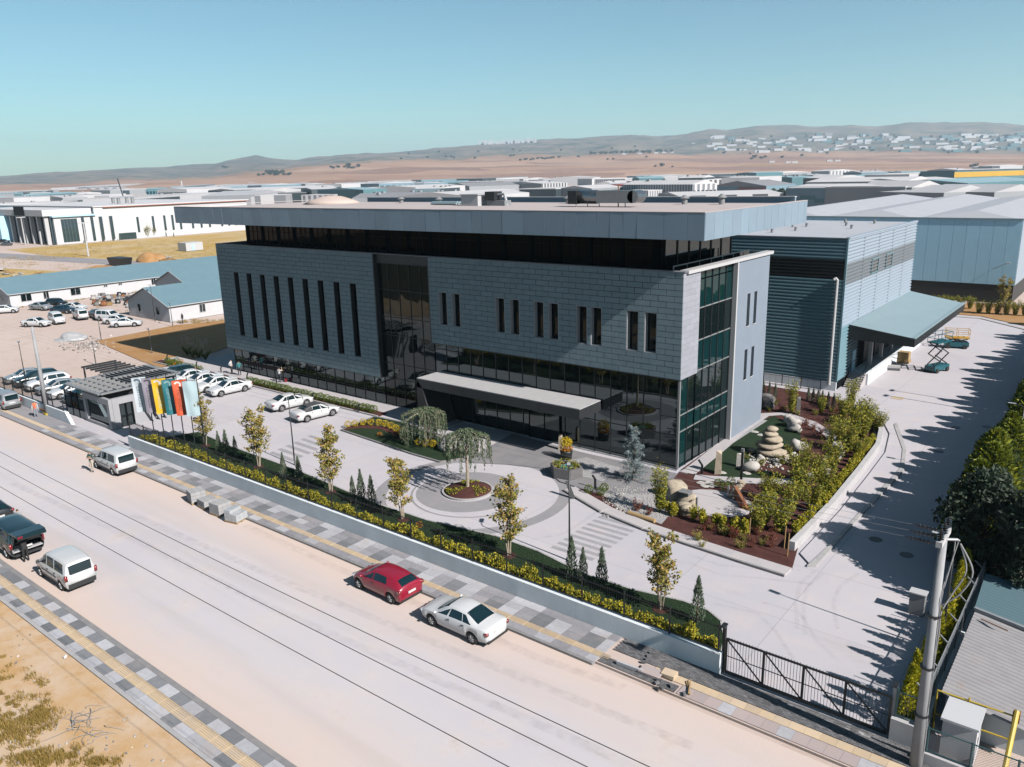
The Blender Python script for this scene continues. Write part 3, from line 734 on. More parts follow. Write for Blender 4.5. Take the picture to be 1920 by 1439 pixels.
for a, b in sw:
    for c, d in szs:
        w = P('window', MB().box(BX1-.34, BX1-.30, a+.02, b-.02, c+.02, d-.02), 'glass_side')
        f = MB()
        for k in range(5): z = c+(d-c)*k/4; f.box(BX1-.32, BX1-.22, a+.05, b-.05, z-.03+(.03 if k == 0 else 0), z+.03-(.03 if k == 4 else 0))
        f.box(BX1-.32, BX1-.2, a, a+.05, c, d).box(BX1-.32, BX1-.2, b-.05, b, c, d)
        f.build('window_frame', 'dark_metal', w)
        MB().box(BX1-.2, BX1+.06, a-.03, b+.03, c-.06, c).build('window_sill', 'alu_white', w)
# parapet with pale coping
P('parapet', MB().box(BX0+.3, BX1-.36, BY+.36, BY+.5, 14.2, BZ-.004), 'charcoal_panel')
P('coping', MB().box(BX0-.03, BX1+.14, BY-.04, BY+.42, BZ, BZ+.06), 'alu_coping')
P('coping', MB().box(BX1-.5, BX1+.18, BY+.42, 67.4, BZ-.15, BZ+.10), 'alu_white')
P('coping', MB().box(BX0-.03, BX0+.4, BY+.42, 67.2, BZ, BZ+.06), 'alu_grey')
P('parapet', MB().box(BX1-.62, BX1-.5, BY+.5, 66.9, 14.2, BZ-.16), 'charcoal_panel')
P('left_wall', MB().box(BX0, BX0+.3, BY+.56, 67.0, 2.87, BZ-.004), 'facade_stone')
P('left_wall', MB().box(BX0+.25, BX0+.45, BY+.7, 66.9, 0, 2.86), 'dark_core')
# recessed top floor
UY, UX0, UX1 = 53.8, -82.6, -28.6
P('top_floor_core', MB().box(UX0+.1, UX1-.1, UY+.1, 66.2, 14.2, 17.38), 'dark_core')
nb = 18
for k in range(nb):
    a = UX0+.6+(UX1-.6-UX0-.6)*k/nb; b = a+(UX1-UX0-1.2)/nb
    w = P('upper_window', MB().box(a+.25, b-.25, UY+.04, UY+.08, 14.9, 17.2), 'glass_brown')
    f = MB()
    for i in range(4): x = a+.25+(b-a-.5)*i/3; f.box(x-.04, x+.04, UY, UY+.05, 14.9, 17.2)
    for z in (14.9, 16.3, 17.16): f.box(a+.25, b-.25, UY-.005, UY+.045, z, z+.06)
    f.build('window_frame', 'black_metal', w)
    P('pier', MB().box(a-.25, a+.25, UY-.05, UY+.1, 14.2, 17.38), 'dark_core')
for k in range(6):
    y = UY+.6+k*2.0
    w = P('upper_window', MB().box(UX1-.08, UX1-.04, y, y+1.75, 14.6, 17.2), 'glass_side')
    MB().box(UX1-.1, UX1, y+1.75, y+2.0, 14.2, 17.38).build('window_frame', 'black_metal', w)
# glass balustrade on the right terrace
bal = P('balustrade', MB().box(BX1-1.65, BX1-1.62, BY+1.6, 66.5, 14.25, 15.15), 'glass_side')
r = MB(); r.box(BX1-1.68, BX1-1.6, BY+1.6, 66.5, 15.15, 15.22)
for k in range(8): r.box(BX1-1.68, BX1-1.6, BY+1.6+k*2.1, BY+1.66+k*2.1, 14.2, 15.15)
r.build('handrail', 'alu_white', bal)
# roof with panelled fascia
FX0, FX1, FY, FYB = -89.6, -23.2, 49.4, 69.0
roof = P('roof', MB().box(FX0+.08, FX1-.08, FY+.08, FYB, 17.5, 18.95), 'dark_core')
MB().box(FX0+.3, FX1-.3, FY+.3, FYB-.3, 18.95, 19.0).build('roof_membrane', 'roof_membrane', roof)
MB().box(FX0+.05, FX1-.05, FY+.05, FYB, 17.38, 17.5).build('roof_soffit', 'charcoal_panel', roof)
b = MB(); b.box(FX0, FX1, FY-.02, FY+.35, 19.2, 19.25).box(FX1-.35, FX1+.02, FY+.35, FYB, 19.2, 19.25).box(FX0-.02, FX0+.35, FY+.35, FYB, 19.2, 19.25)
b.build('roof_edge', 'roof_membrane', roof)
b = MB(); b.box(FX0+.1, FX1-.1, FY+.1, FY+.34, 18.95, 19.2).box(FX1-.34, FX1-.1, FY+.34, FYB, 18.95, 19.2); b.build('roof_upstand', 'charcoal_panel', roof)
x = FX0; k = 0
fm = unit_mesh('fascia_panel')
while x < FX1-.1:
    w = min(qs.choice((1.75, 1.75, 1.75, 2.1, 1.1)), FX1-x)
    if FX1-x-w < .4: w = FX1-x
    o = child('fascia_panel', fm, roof, (x+w/2-BX1, FY+.02-BY, 18.29), rot=(R(qs.uniform(-.5, .5)), 0, R(qs.uniform(-.6, .6))), scale=(w-.02, .05, 1.80)); x += w
y = FY+.05
while y < FYB-.1:
    w = min(1.45, FYB-y)
    child('fascia_panel', fm, roof, (FX1-.02-BX1, y+w/2-BY, 18.29), rot=(0, R(qs.uniform(-.4, .4)), 0), scale=(.05, w-.02, 1.80)); y += w
# rear parapet and roof plant
MB().box(FX0+10, FX1-1.5, 70.2, 70.5, 18.2, 19.45).build('rear_parapet', 'fascia_panel', roof)
MB().box(FX0+10, FX1-1.5, 70.15, 70.7, 19.45, 19.52).build('rear_coping', 'alu_white', roof)
# entrance canopy
cn = P('entrance_canopy', MB().box(-49.9, -32.4, 48.35, GY-.06, 4.46, 4.52), 'canopy_top')
for k in range(9):
    a = -49.9+k*17.5/9; MB().box(a+.01, a+17.5/9-.01, 48.3, 48.36, 3.68, 4.45).build('canopy_panel', 'charcoal_panel', cn)
MB().box(-49.88, -32.45, 48.4, GY-.07, 3.72, 3.78).build('canopy_soffit', 'black_metal', cn)
for k in range(2): MB().box(-32.46, -32.4, 48.37+k*1.52, 49.87+k*1.52, 3.68, 4.45).build('canopy_panel', 'charcoal_panel', cn)
lg = MB(); lg.add([(-49.9, 48.3, 0), (-49.9, GY-.07, 0), (-49.9, GY-.07, 4.45), (-49.9, 48.3, 4.45), (-48.2, 48.3, 0), (-48.2, GY-.07, 0), (-49.2, GY-.07, 3.7), (-49.2, 48.3, 3.7)],
    [(0, 3, 2, 1), (4, 5, 6, 7), (0, 4, 7, 3), (1, 2, 6, 5), (0, 1, 5, 4), (3, 7, 6, 2)])
lg.build('canopy_leg', 'charcoal_panel', cn)
dr = P('entrance_door', MB().box(-39.6, -36.4, GY-.14, GY-.07, .12, 2.72), 'glass_side')
f = MB()
for x in (-39.6, -38.0, -36.46): f.box(x, x+.08, GY-.18, GY-.06, .1, 2.75)
f.box(-39.5, -36.46, GY-.175, GY-.065, 2.66, 2.76); f.build('door_frame', 'black_metal', dr)
# ------------------------------------------------------------------ vehicles
def paint(name, c, rough=0.28, metal=0.0): return mat(name, c, rough=rough, metal=metal, coat=0.6, spec=0.5)
paint('paint_white', (0.80, 0.82, 0.84)); paint('paint_offwhite', (0.74, 0.76, 0.77)); paint('paint_silver', (0.48, 0.51, 0.54), metal=0.3)
paint('paint_red', (0.36, 0.012, 0.04)); paint('paint_teal_sky_tint', (0.005, 0.024, 0.029)); paint('paint_navy', (0.012, 0.035, 0.06)); paint('paint_grey', (0.14, 0.17, 0.19), metal=0.3)
paint('paint_black', (0.012, 0.014, 0.016)); paint('paint_pink', (0.62, 0.10, 0.16)); paint('paint_orange', (0.75, 0.30, 0.05))
mat('soft_top', (0.045, 0.05, 0.055), rough=0.9)
mat('car_trim', (0.02, 0.022, 0.025), rough=0.6); mat('tyre_rubber', (0.018, 0.018, 0.02), rough=0.85)
mat('rim_alloy', (0.75, 0.76, 0.78), rough=0.4, metal=0.2); mat('lamp_red', (0.28, 0.008, 0.012), rough=0.2, coat=0.8); mat('lamp_clear', (0.7, 0.74, 0.78), rough=0.15, coat=0.8)
mat('plate_white', (0.80, 0.80, 0.80), rough=0.5); mat('chrome', (0.7, 0.7, 0.72), rough=0.15, metal=1.0)
mirror_glass('car_glass', (0.85, 0.95, 1.0), base=(0.008, 0.028, 0.034), f0=0.07, rough=0.02)

def hermite(xs, ys, x):
    n = len(xs)
    if x <= xs[0]: return ys[0]
    if x >= xs[-1]: return ys[-1]
    i = max(k for k in range(n-1) if xs[k] <= x)
    def slope(k):
        if k == 0 or k == n-1: return 0.0 if n < 3 else ((ys[1]-ys[0])/(xs[1]-xs[0]) if k == 0 else (ys[-1]-ys[-2])/(xs[-1]-xs[-2]))
        a, b = (ys[k]-ys[k-1])/(xs[k]-xs[k-1]), (ys[k+1]-ys[k])/(xs[k+1]-xs[k])
        return 0.0 if a*b <= 0 else 2*a*b/(a+b)
    h = xs[i+1]-xs[i]; t = (x-xs[i])/h; m0, m1 = slope(i)*h, slope(i+1)*h
    return (2*t**3-3*t**2+1)*ys[i]+(t**3-2*t**2+t)*m0+(-2*t**3+3*t**2)*ys[i+1]+(t**3-t**2)*m1
# keys: x, bottom z, belt z, top z, half width at belt, half width at roof edge, roof-edge drop
SPEC = {
 'sedan': dict(L=4.6, r=.32, ax=(-1.33, 1.37), keys=[(-2.30,.42,.78,.84,.60,.46,.03), (-2.24,.30,.93,1.02,.78,.62,.05), (-1.95,.26,.97,1.07,.86,.68,.06), (-1.62,.22,.97,1.11,.885,.69,.07), (-.80,.20,.96,1.41,.89,.60,.07), (-.2,.20,.95,1.46,.89,.61,.07),
    (.32,.20,.93,1.42,.89,.60,.07), (1.12,.20,.90,1.02,.88,.70,.07), (1.70,.20,.83,.92,.86,.66,.06), (2.08,.22,.72,.80,.80,.58,.05), (2.26,.26,.60,.66,.64,.44,.03), (2.30,.36,.52,.56,.52,.38,.02)],
    ws=(1.08,.36), rw=(-1.60,-.82), side=[((1.0,.28),(.12,.14)), ((.16,-.72),(.10,-.60)), ((-.76,-1.30),(-.64,-.84))], tail=(-2.2,.80,.12), head=(2.1,.66,.12), trunk=.95),
 'hatch': dict(L=4.06, r=.32, ax=(-1.22, 1.37), keys=[(-2.03,.40,.75,.82,.62,.48,.03), (-2.0,.30,.88,1.02,.78,.60,.06), (-1.93,.26,.98,1.12,.85,.62,.07), (-1.45,.22,1.02,1.37,.875,.57,.07), (-.9,.20,1.00,1.44,.88,.59,.07), (-.2,.20,.97,1.46,.88,.60,.07),
    (.35,.20,.94,1.41,.88,.59,.07), (1.10,.20,.90,1.04,.87,.68,.07), (1.55,.20,.82,.92,.84,.62,.06), (1.85,.22,.70,.78,.76,.54,.05), (2.0,.27,.56,.62,.60,.40,.03), (2.03,.36,.50,.54,.5,.36,.02)],
    ws=(1.06,.40), rw=(-1.91,-1.52), side=[((1.0,.22),(.14,.16)), ((.12,-.95),(.08,-.80))], tail=(-1.93,.90,.13), head=(1.82,.68,.14), trunk=.9),
 'suv': dict(L=4.5, r=.36, ax=(-1.32, 1.38), keys=[(-2.25,.45,.85,.95,.64,.52,.03), (-2.20,.34,1.02,1.12,.80,.62,.06), (-2.12,.30,1.10,1.25,.87,.64,.07), (-1.75,.27,1.12,1.60,.90,.62,.07), (-.9,.25,1.10,1.67,.91,.64,.07), (-.1,.25,1.08,1.68,.91,.65,.07),
    (.45,.25,1.06,1.62,.91,.63,.07), (1.15,.25,1.04,1.18,.90,.74,.07), (1.75,.25,.98,1.08,.88,.70,.06), (2.08,.27,.86,.96,.82,.62,.05), (2.22,.32,.70,.78,.68,.50,.03), (2.25,.40,.60,.66,.56,.42,.02)],
    ws=(1.12,.50), rw=(-2.10,-1.82), side=[((1.02,.35),(.14,.16)), ((.12,-.78),(.08,-.74)), ((-.84,-1.72),(-.80,-1.55))], tail=(-2.14,1.0,.15), head=(2.08,.80,.14), trunk=1.0),
 'mpv': dict(L=4.25, r=.31, ax=(-1.28, 1.42), keys=[(-2.12,.36,.85,1.0,.76,.62,.04), (-2.10,.30,1.05,1.55,.83,.66,.08), (-2.0,.26,1.06,1.76,.855,.67,.08), (-1.2,.22,1.06,1.84,.86,.69,.08), (-.3,.22,1.05,1.85,.865,.70,.08), (.35,.22,1.04,1.80,.865,.69,.08),
    (.75,.22,1.03,1.66,.86,.67,.08), (1.35,.22,1.00,1.16,.85,.70,.08), (1.75,.22,.92,1.03,.82,.64,.06), (2.0,.24,.78,.86,.74,.54,.05), (2.10,.29,.62,.68,.62,.42,.03), (2.12,.36,.54,.58,.54,.38,.02)],
    ws=(1.30,.82), rw=None, side=[((1.15,.38),(.66,.34)), ((.26,-.62),(.26,-.60)), ((-.72,-1.80),(-.70,-1.70))], tail=(-2.08,.95,.30), head=(1.98,.74,.15), trunk=1.0, backglass=(1.10,1.62,.60), backfull=True),
 'van': dict(L=4.9, r=.35, ax=(-1.45, 1.65), keys=[(-2.45,.40,.95,1.1,.86,.74,.04), (-2.43,.34,1.12,1.75,.93,.76,.08), (-2.32,.30,1.13,1.90,.945,.78,.08), (-1.2,.27,1.13,1.94,.95,.80,.08), (0,.27,1.12,1.94,.95,.80,.08), (.7,.27,1.11,1.88,.95,.79,.08),
    (1.05,.27,1.10,1.74,.945,.76,.08), (1.75,.27,1.06,1.24,.93,.76,.08), (2.1,.27,.96,1.08,.88,.68,.06), (2.32,.30,.80,.88,.78,.56,.05), (2.43,.36,.64,.70,.64,.46,.03), (2.45,.42,.56,.6,.55,.4,.02)],
    ws=(1.70,1.12), rw=None, side=[((1.5,.62),(.95,.58)), ((.5,-.75),(.5,-.73)), ((-.85,-2.1),(-.83,-2.0))], tail=(-2.40,1.0,.34), head=(2.30,.82,.16), trunk=1.1, backglass=(1.15,1.70,.68), backfull=True),
}
class CarShape:
    def __init__(s, kind, open_rear=False):
        s.k = kind; sp = SPEC[kind]; s.sp = sp; s.K = list(zip(*sp['keys'])); s.L = sp['L']; s.open = open_rear
    def q(s, x): return [hermite(s.K[0], s.K[i], x) for i in range(1, 7)]
    def ring(s, x):
        zl, zb, zt, wb, wt, dr = s.q(x); sp = s.sp; base = zl
        for a in sp['ax']:
            d = x-a; rr = sp['r']+.075
            if abs(d) < rr: zl = max(zl, sp['r']+math.sqrt(rr*rr-d*d)-.02)
        ze = zt-dr; wl = min(wb*.96, wb); zm = max(zl+.03, base+.32); z2 = max(zl+.012, base+.10)
        zb = max(zb, zm+.03)
        return [(0, zl), (wl*.90, zl), (wl*.985, z2), (wb*1.012, min(zm, zb-.02)), (wb*.985, zb-.015), (wb*.955, zb+.01), (wt, ze), (wt*.80, ze+dr*.62), (wt*.42, zt-.008), (0, zt)]
    def body(s):
        xs = sorted(set([round(v, 3) for v in np.linspace(-s.L/2, s.L/2, 34)]+[k[0] for k in s.sp['keys']]+[round(a+d*(s.sp['r']+.075), 3) for a in s.sp['ax'] for d in (-1.001, -.97, -.85, -.6, -.3, 0, .3, .6, .85, .97, 1.001)]))
        m = MB(); rings = []; n = 10
        for x in xs:
            rg = s.ring(x); rings.append([(x, y, z) for y, z in rg]+[(x, -y, z) for y, z in rg[-2:0:-1]])
        k = len(rings[0]); vs = [p for r_ in rings for p in r_]; fs = []
        for i in range(len(xs)-1):
            for j in range(k):
                j2 = (j+1) % k; fs.append((i*k+j, (i+1)*k+j, (i+1)*k+j2, i*k+j2))
        m.add(vs, fs)
        if not s.open: m.f.append(tuple(range(k))); m.m.append(0)
        m.f.append(tuple((len(xs)-1)*k+j for j in range(k-1, -1, -1))); m.m.append(0)
        return m
    def on_side(s, x, t, sg, off=.008):
        r = s.ring(x); a, b = Vector((x, r[5][0], r[5][1])), Vector((x, r[6][0], r[6][1]))
        p = a+(b-a)*t; d = Vector((0, b.z-a.z, a.y-b.y)).normalized(); p += d*off
        return (p.x, p.y*sg, p.z)
    def on_top(s, x, u, off=.008):            # u -1..1 across
        r = s.ring(x)[6:]; w = r[0][0]; y = abs(u)*w; ys = [p[0] for p in r][::-1]; zs = [p[1] for p in r][::-1]
        z = float(np.interp(y, ys, zs)); e = .02
        z2 = float(np.interp(y, [p[0] for p in s.ring(x+e)[6:]][::-1], [p[1] for p in s.ring(x+e)[6:]][::-1]))
        nrm = Vector((-(z2-z)/e, 0, 1)).normalized()
        return (x+nrm.x*off, math.copysign(y, u), z+nrm.z*off)
def grid(m, fn, nu, nv, flip=False):
    vs = [fn(i/nu, j/nv) for i in range(nu+1) for j in range(nv+1)]
    fs = []
    for i in range(nu):
        for j in range(nv):
            q = (i*(nv+1)+j, (i+1)*(nv+1)+j, (i+1)*(nv+1)+j+1, i*(nv+1)+j+1); fs.append(q[::-1] if flip else q)
    return m.add(vs, fs)
def wheel_meshes(r, w=.2):
    Mx = Matrix.Rotation(R(90), 3, 'X')
    t = MB().lathe([(r*.62, -w/2), (r*.93, -w/2), (r, -w/2+.03), (r, w/2-.03), (r*.93, w/2), (r*.62, w/2), (r*.60, w/2-.05), (r*.60, -w/2+.05), (r*.62, -w/2)], n=20, M=Mx)
    rim = MB().lathe([(r*.61, -.02), (r*.61, w/2-.02), (r*.56, w/2-.01), (r*.53, w/2-.05), (.02, w/2-.055)], n=20, M=Mx)
    rim.mi = 0
    for k in range(7):
        a = 2*math.pi*k/7; d = Vector((math.cos(a), 0, math.sin(a)))
        rim.bar(d*.03+Vector((0, -(w/2-.012), 0)), d*r*.56+Vector((0, -(w/2-.012), 0)), .075, .02)
    bk = MB().lathe([(r*.55, w/2-.045), (r*.2, w/2-.045)], n=16, M=Mx)
    return t.mesh('tyre', 'tyre_rubber', smooth=False), rim.mesh('rim', 'rim_alloy'), bk.mesh('rim_shadow', 'tyre_rubber')
CARS = {}
def car_proto(kind, full=True, soft=False, open_rear=False, dark_bumper=False):
    """part list: (name, mesh, parent index, location, rotation) built once per kind"""
    key = (kind, full, soft, open_rear, dark_bumper)
    if key in CARS: return CARS[key]
    c = CarShape(kind, open_rear); sp = c.sp; parts = []
    parts.append(('body', c.body().mesh('car_body', 'paint_white', smooth=True), None, (0, 0, 0), None))
    sides = []
    for sg in (1, -1):
        for (l0, l1), (u0, u1) in sp['side']:
            m = MB()
            grid(m, lambda a, b: c.on_side((l0+(l1-l0)*a)*(1-b)+(u0+(u1-u0)*a)*b, .10+.80*b, sg), 6, 3, flip=sg > 0)
            sides.append(m)
    def put(name, ms, mt):
        if full or name == 'side_window':
            for m in ms: parts.append((name, m.mesh(name, mt, smooth=True), None, (0, 0, 0), None))
        else:
            mm = MB()
            for m in ms: mm.add(m.v, m.f)
            parts.append((name, mm.mesh(name, mt, smooth=True), None, (0, 0, 0), None))
    put('side_window', sides, 'car_glass')
    x0, x1 = sp['ws']; m = MB(); grid(m, lambda a, b: c.on_top(x0+(x1-x0)*a, -.94+1.88*b), 6, 10); put('windscreen', [m], 'car_glass')
    if sp['rw'] and not soft:
        x0, x1 = sp['rw']; m = MB(); grid(m, lambda a, b: c.on_top(x0+(x1-x0)*a, -.9+1.8*b), 6, 10, flip=True); put('rear_window', [m], 'car_glass')
    if soft:
        m = MB(); grid(m, lambda a, b: c.on_top(-1.5+(.30+1.5)*a, -1+2*b, .02), 14, 12, flip=True)
        for sg in (1, -1): grid(m, lambda a, b: c.on_side(-1.45+(.75)*a, b*1.0, sg, .012), 6, 4, flip=sg > 0)
        put('soft_top', [m], 'soft_top')
        m = MB(); grid(m, lambda a, b: c.on_top(-1.42+.42*a, -.6+1.2*b, .03), 4, 6, flip=True); put('rear_window', [m], 'car_glass')
    if sp.get('backglass') and not open_rear:
        z0, z1, hy = sp['backglass']; xb = -sp['L']/2-.004
        def pt(a, b):
            z = z0+(z1-z0)*b; xx = next((x for x in np.linspace(-sp['L']/2, -sp['L']/2+.6, 60) if c.ring(x)[-1][1]-.02 > z), -sp['L']/2+.1)
            return (xx-.02, -hy+2*hy*a*1.0, z)
        m = MB(); grid(m, pt, 4, 4, flip=True); put('rear_window', [m], 'car_glass')
    xt, zt, ht = sp['tail']; lights = []
    for sg in (1, -1):
        rr = c.ring(xt); y = float(np.interp(zt, [p[1] for p in rr[3:7]], [p[0] for p in rr[3:7]]))
        tall = sp.get('backfull'); m = MB().obox((xt-.0, (y-.03)*sg, zt), (.20 if not tall else .10, .16, ht+.03)); lights.append(m)
    put('tail_lamp', lights, 'lamp_red')
    xh, zh, hh = sp['head']; lights = []
    for sg in (1, -1):
        rr = c.ring(xh); y = float(np.interp(zh, [p[1] for p in rr[3:7]], [p[0] for p in rr[3:7]]))
        lights.append(MB().obox((xh+.0, (y-.09)*sg, zh), (.26, .24, hh), rz=-.5*sg))
    put('headlamp', lights, 'lamp_clear')
    mir = []
    for sg in (1, -1):
        xw = sp['ws'][0]-.12; zb = c.q(xw)[1]; wb = c.q(xw)[3]
        mir.append(MB().rock((xw, (wb+.10)*sg, zb+.10), (.07, .10, .075), n=8, m=5, rough=0).box(xw-.02, xw+.02, min(wb*.9*sg, (wb+.08)*sg), max(wb*.9*sg, (wb+.08)*sg), zb+.02, zb+.07))
    put('wing_mirror', mir, 'paint_white' if not dark_bumper else 'car_trim')
    Lh = sp['L']/2
    zp = sp['trunk']-.20 if not sp.get('backfull') else .80
    if full:
        parts.append(('number_plate', MB().box(-Lh-.035 if not sp.get('backfull') else -Lh-.03, -Lh+.03, -.26, .26, zp-.06, zp+.06).mesh('number_plate', 'plate_white'), None, (0, 0, 0), None))
        parts.append(('number_plate', MB().box(Lh-.05, Lh+.02, -.26, .26, .42, .53).mesh('number_plate', 'plate_white'), None, (0, 0, 0), None))
    parts.append(('grille', MB().box(Lh-.10, Lh+.006, -.45, .45, .56, .66).mesh('grille', 'car_trim'), None, (0, 0, 0), None)); parts.append(('air_intake', MB().box(Lh-.14, Lh+.004, -.55, .55, .26, .40).mesh('air_intake', 'car_trim'), None, (0, 0, 0), None))
    rb = MB().box(-Lh-.03 if dark_bumper else -Lh-.006, -Lh+.10, -.74, .74, .28, .56 if dark_bumper else .42)
    if dark_bumper:
        for sg in (1, -1):
            parts.append(('side_moulding', MB().box(-1.0, 1.0, min(.86*sg, .885*sg), max(.86*sg, .885*sg), .34, .44).mesh('side_moulding', 'car_trim'), None, (0, 0, 0), None))
            parts.append(('side_moulding', MB().box(-.9, 1.0, min(.86*sg, .882*sg), max(.86*sg, .882*sg), .72, .76).mesh('side_moulding', 'car_trim'), None, (0, 0, 0), None))
    parts.append(('bumper', rb.mesh('bumper', 'car_trim'), None, (0, 0, 0), None))
    if full:
        sm = MB()
        for sg in (1, -1):
            for xs_ in ([1.02, .14, -.80] if kind != 'hatch' else [1.0, .10, -.92]):
                for a, b in (((.30), .62), (.62, .90)):
                    rr = c.ring(xs_); f = lambda z: float(np.interp(z, [p[1] for p in rr[2:6]], [p[0] for p in rr[2:6]]))
                    if b > rr[5][1]: b = rr[5][1]
                    if a < rr[1][1]: a = rr[1][1]+.02
                    sm.add([(xs_-.006, (f(a)+.004)*sg, a), (xs_+.006, (f(a)+.004)*sg, a), (xs_+.006, (f(b)+.004)*sg, b), (xs_-.006, (f(b)+.004)*sg, b)], [(0, 1, 2, 3)])
            for xs_ in (.05, -.9) if kind != 'hatch' else (-.0,):
                rr = c.ring(xs_); zb = rr[4][1]-.10; y = float(np.interp(zb, [p[1] for p in rr[2:6]], [p[0] for p in rr[2:6]]))
                sm.box(xs_+.04, xs_+.22, min(y*sg, (y+.025)*sg), max(y*sg, (y+.025)*sg), zb-.012, zb+.015)
        parts.append(('door_trim', sm.mesh('door_trim', 'car_trim'), None, (0, 0, 0), None))
    t, rim, bk = wheel_meshes(sp['r'])
    w = max(k[4] for k in sp['keys'])
    for ax in sp['ax']:
        for sg in (1, -1):
            i = len(parts); parts.append(('wheel', t, None, (ax, (w-.11)*sg, sp['r']), None if sg < 0 else (0, 0, math.pi)))
            if full: parts.append(('rim', rim, i, (0, 0, 0), None)); parts.append(('rim_shadow', bk, i, (0, 0, 0), None))
            else: parts.append(('rim', rim, i, (0, 0, 0), None))
    # floor pan hides daylight under the arches
    parts.append(('underbody', MB().box(-Lh+.3, Lh-.3, -w+.24, w-.24, .22, .55).mesh('underbody', 'car_trim'), None, (0, 0, 0), None))
    CARS[key] = parts
    return parts
def car(name, kind, paintm, loc, rz, label, cat='car', group=None, full=True, soft=False, open_rear=False, dark_bumper=False, scale=None):
    t = thing(name, label, cat, (loc[0], loc[1], 0.0), rz, group)
    if scale: t.scale = scale
    objs = []
    for nm, me, par, l, rot in car_proto(kind, full, soft, open_rear, dark_bumper):
        o = child(nm, me, objs[par] if par is not None else t, l, rot)
        if me.materials[0] is MATS['paint_white'] and paintm != 'paint_white':
            o.material_slots[0].link = 'OBJECT'; o.material_slots[0].material = MATS[paintm]
        objs.append(o)
    return t
def mid(a, b): return (G(*a)+G(*b))/2
def place(wf, wr, kind, side):
    """centre and heading from the ground points of the near front and rear wheels; side: which side of the car they are on"""
    f, r_ = G(*wf), G(*wr); d = (f-r_).normalized(); n = Vector((-d.y, d.x, 0)); sp = SPEC[kind]
    w = max(k[4] for k in sp['keys']); c = (f+r_)/2 - d*(sum(sp['ax'])/2) - n*side*(w-.1)
    return (c.x, c.y, 0), math.atan2(d.y, d.x)
# on the road
l, a = place((810, 1173), (887, 1208), 'sedan', 1); car('parked_sedan', 'sedan', 'paint_white', l, math.pi, 'white saloon parked at the kerb behind the red hatchback')
l, a = place((675, 1104), (733, 1132), 'hatch', 1); car('parked_hatchback', 'hatch', 'paint_red', l, math.pi-.02, 'dark red hatchback parked at the kerb by the fence')
l, a = place((80.5, 1081), (117, 1107), 'mpv', 1); car('parked_minivan', 'mpv', 'paint_offwhite', l, math.pi, 'white boxy minivan parked behind the dark van with open tailgate', 'van', dark_bumper=True)
l, a = place((183, 878), (213, 892), 'mpv', 1); car('parked_minivan', 'mpv', 'paint_offwhite', l, math.pi, 'white boxy minivan on the road with a man standing beside it', 'van', dark_bumper=True)
l = G(14, 770); car('parked_estate', 'mpv', 'paint_silver', (l.x-1.6, l.y+.4), math.pi, 'silver estate car parked at the far left edge of the road', dark_bumper=True)
l = G(28, 1052); vx, vy = l.x-2.2, l.y+.75
van = car('parked_van', 'van', 'paint_teal_sky_tint', (vx, vy), math.pi, 'black van with its tailgate raised', 'van', open_rear=True, dark_bumper=False)  # black van; reflected sky is mixed into its paint as teal
tg = MB(); tg.add([(0, -.85, 0), (-.95, -.82, .02), (-1.18, -.80, -.16), (-1.18, .80, -.16), (-.95, .82, .02), (0, .85, 0), (0, -.85, -.06), (-.95, -.82, -.05), (-1.14, -.78, -.24), (-1.14, .78, -.24), (-.95, .82, -.05), (0, .85, -.06)],
    [(0, 1, 4, 5), (1, 2, 3, 4), (6, 11, 10, 7), (7, 10, 9, 8), (0, 6, 7, 1), (1, 7, 8, 2), (5, 4, 10, 11), (4, 3, 9, 10), (2, 8, 9, 3), (0, 5, 11, 6)])
o = child('tailgate', tg.mesh('tailgate', 'paint_teal_sky_tint'), van, (-2.36, 0, 1.90)); o2 = child('tail_lamp', MB().box(-1.16, -1.02, .5, .78, -.12, -.02).mesh('tail_lamp', 'lamp_red'), o)
child('tailgate_window', MB().box(-.85, -.2, -.7, .7, -.045, -.07).mesh('tailgate_window', 'car_glass'), o)
child('cargo_crate', MB().box(-2.3, -1.6, .05, .7, .62, .95).mesh('cargo_crate', 'paint_grey'), van)
child('cargo_floor', MB().box(-2.43, 1.0, -.84, .84, .56, .62).mesh('cargo_floor', 'rim_alloy'), van)
l = G(0, 990); car('parked_car', 'hatch', 'paint_black', (l.x-2.2, l.y+.2), math.pi, 'dark car cut off by the left edge beyond the walking man')
# in the forecourt
l, a = place((579, 757), (532, 774.5), 'sedan', -1); car('forecourt_sedan', 'sedan', 'paint_white', l, math.pi/2-.12, 'white saloon facing the facade hedge beside the convertible', group='white cars in the forecourt')
l, a = place((625, 780), (576, 792.5), 'sedan', -1); car('convertible', 'sedan', 'paint_white', l, math.pi/2-.14, 'white convertible with dark grey fabric roof in the forecourt', soft=True)
lab = ['white saloon in the forecourt row, nearest to the road hedge', 'white saloon second from the right in the forecourt row', 'white saloon third from the right in the forecourt row', 'white saloon fourth from the right in the forecourt row']
fw_, rr_ = (416, 743), (460, 731)
for i in range(4):
    f = G(416, 743)+Vector((-2.75*i, .0, 0)); c = f+Vector((-.4, 1.25, 0))
    car('forecourt_sedan', 'sedan', 'paint_white', (c.x, c.y), -math.pi/2-.10, lab[i], group='white saloons nose out in a row')
f = G(416, 743)+Vector((-2.75*4-.4, 0.2, 0)); car('forecourt_car', 'hatch', 'paint_teal_sky_tint', (f.x-.3, f.y+1.3), -math.pi/2-.1, 'dark teal car at the far end of the forecourt row beside the flower bed')
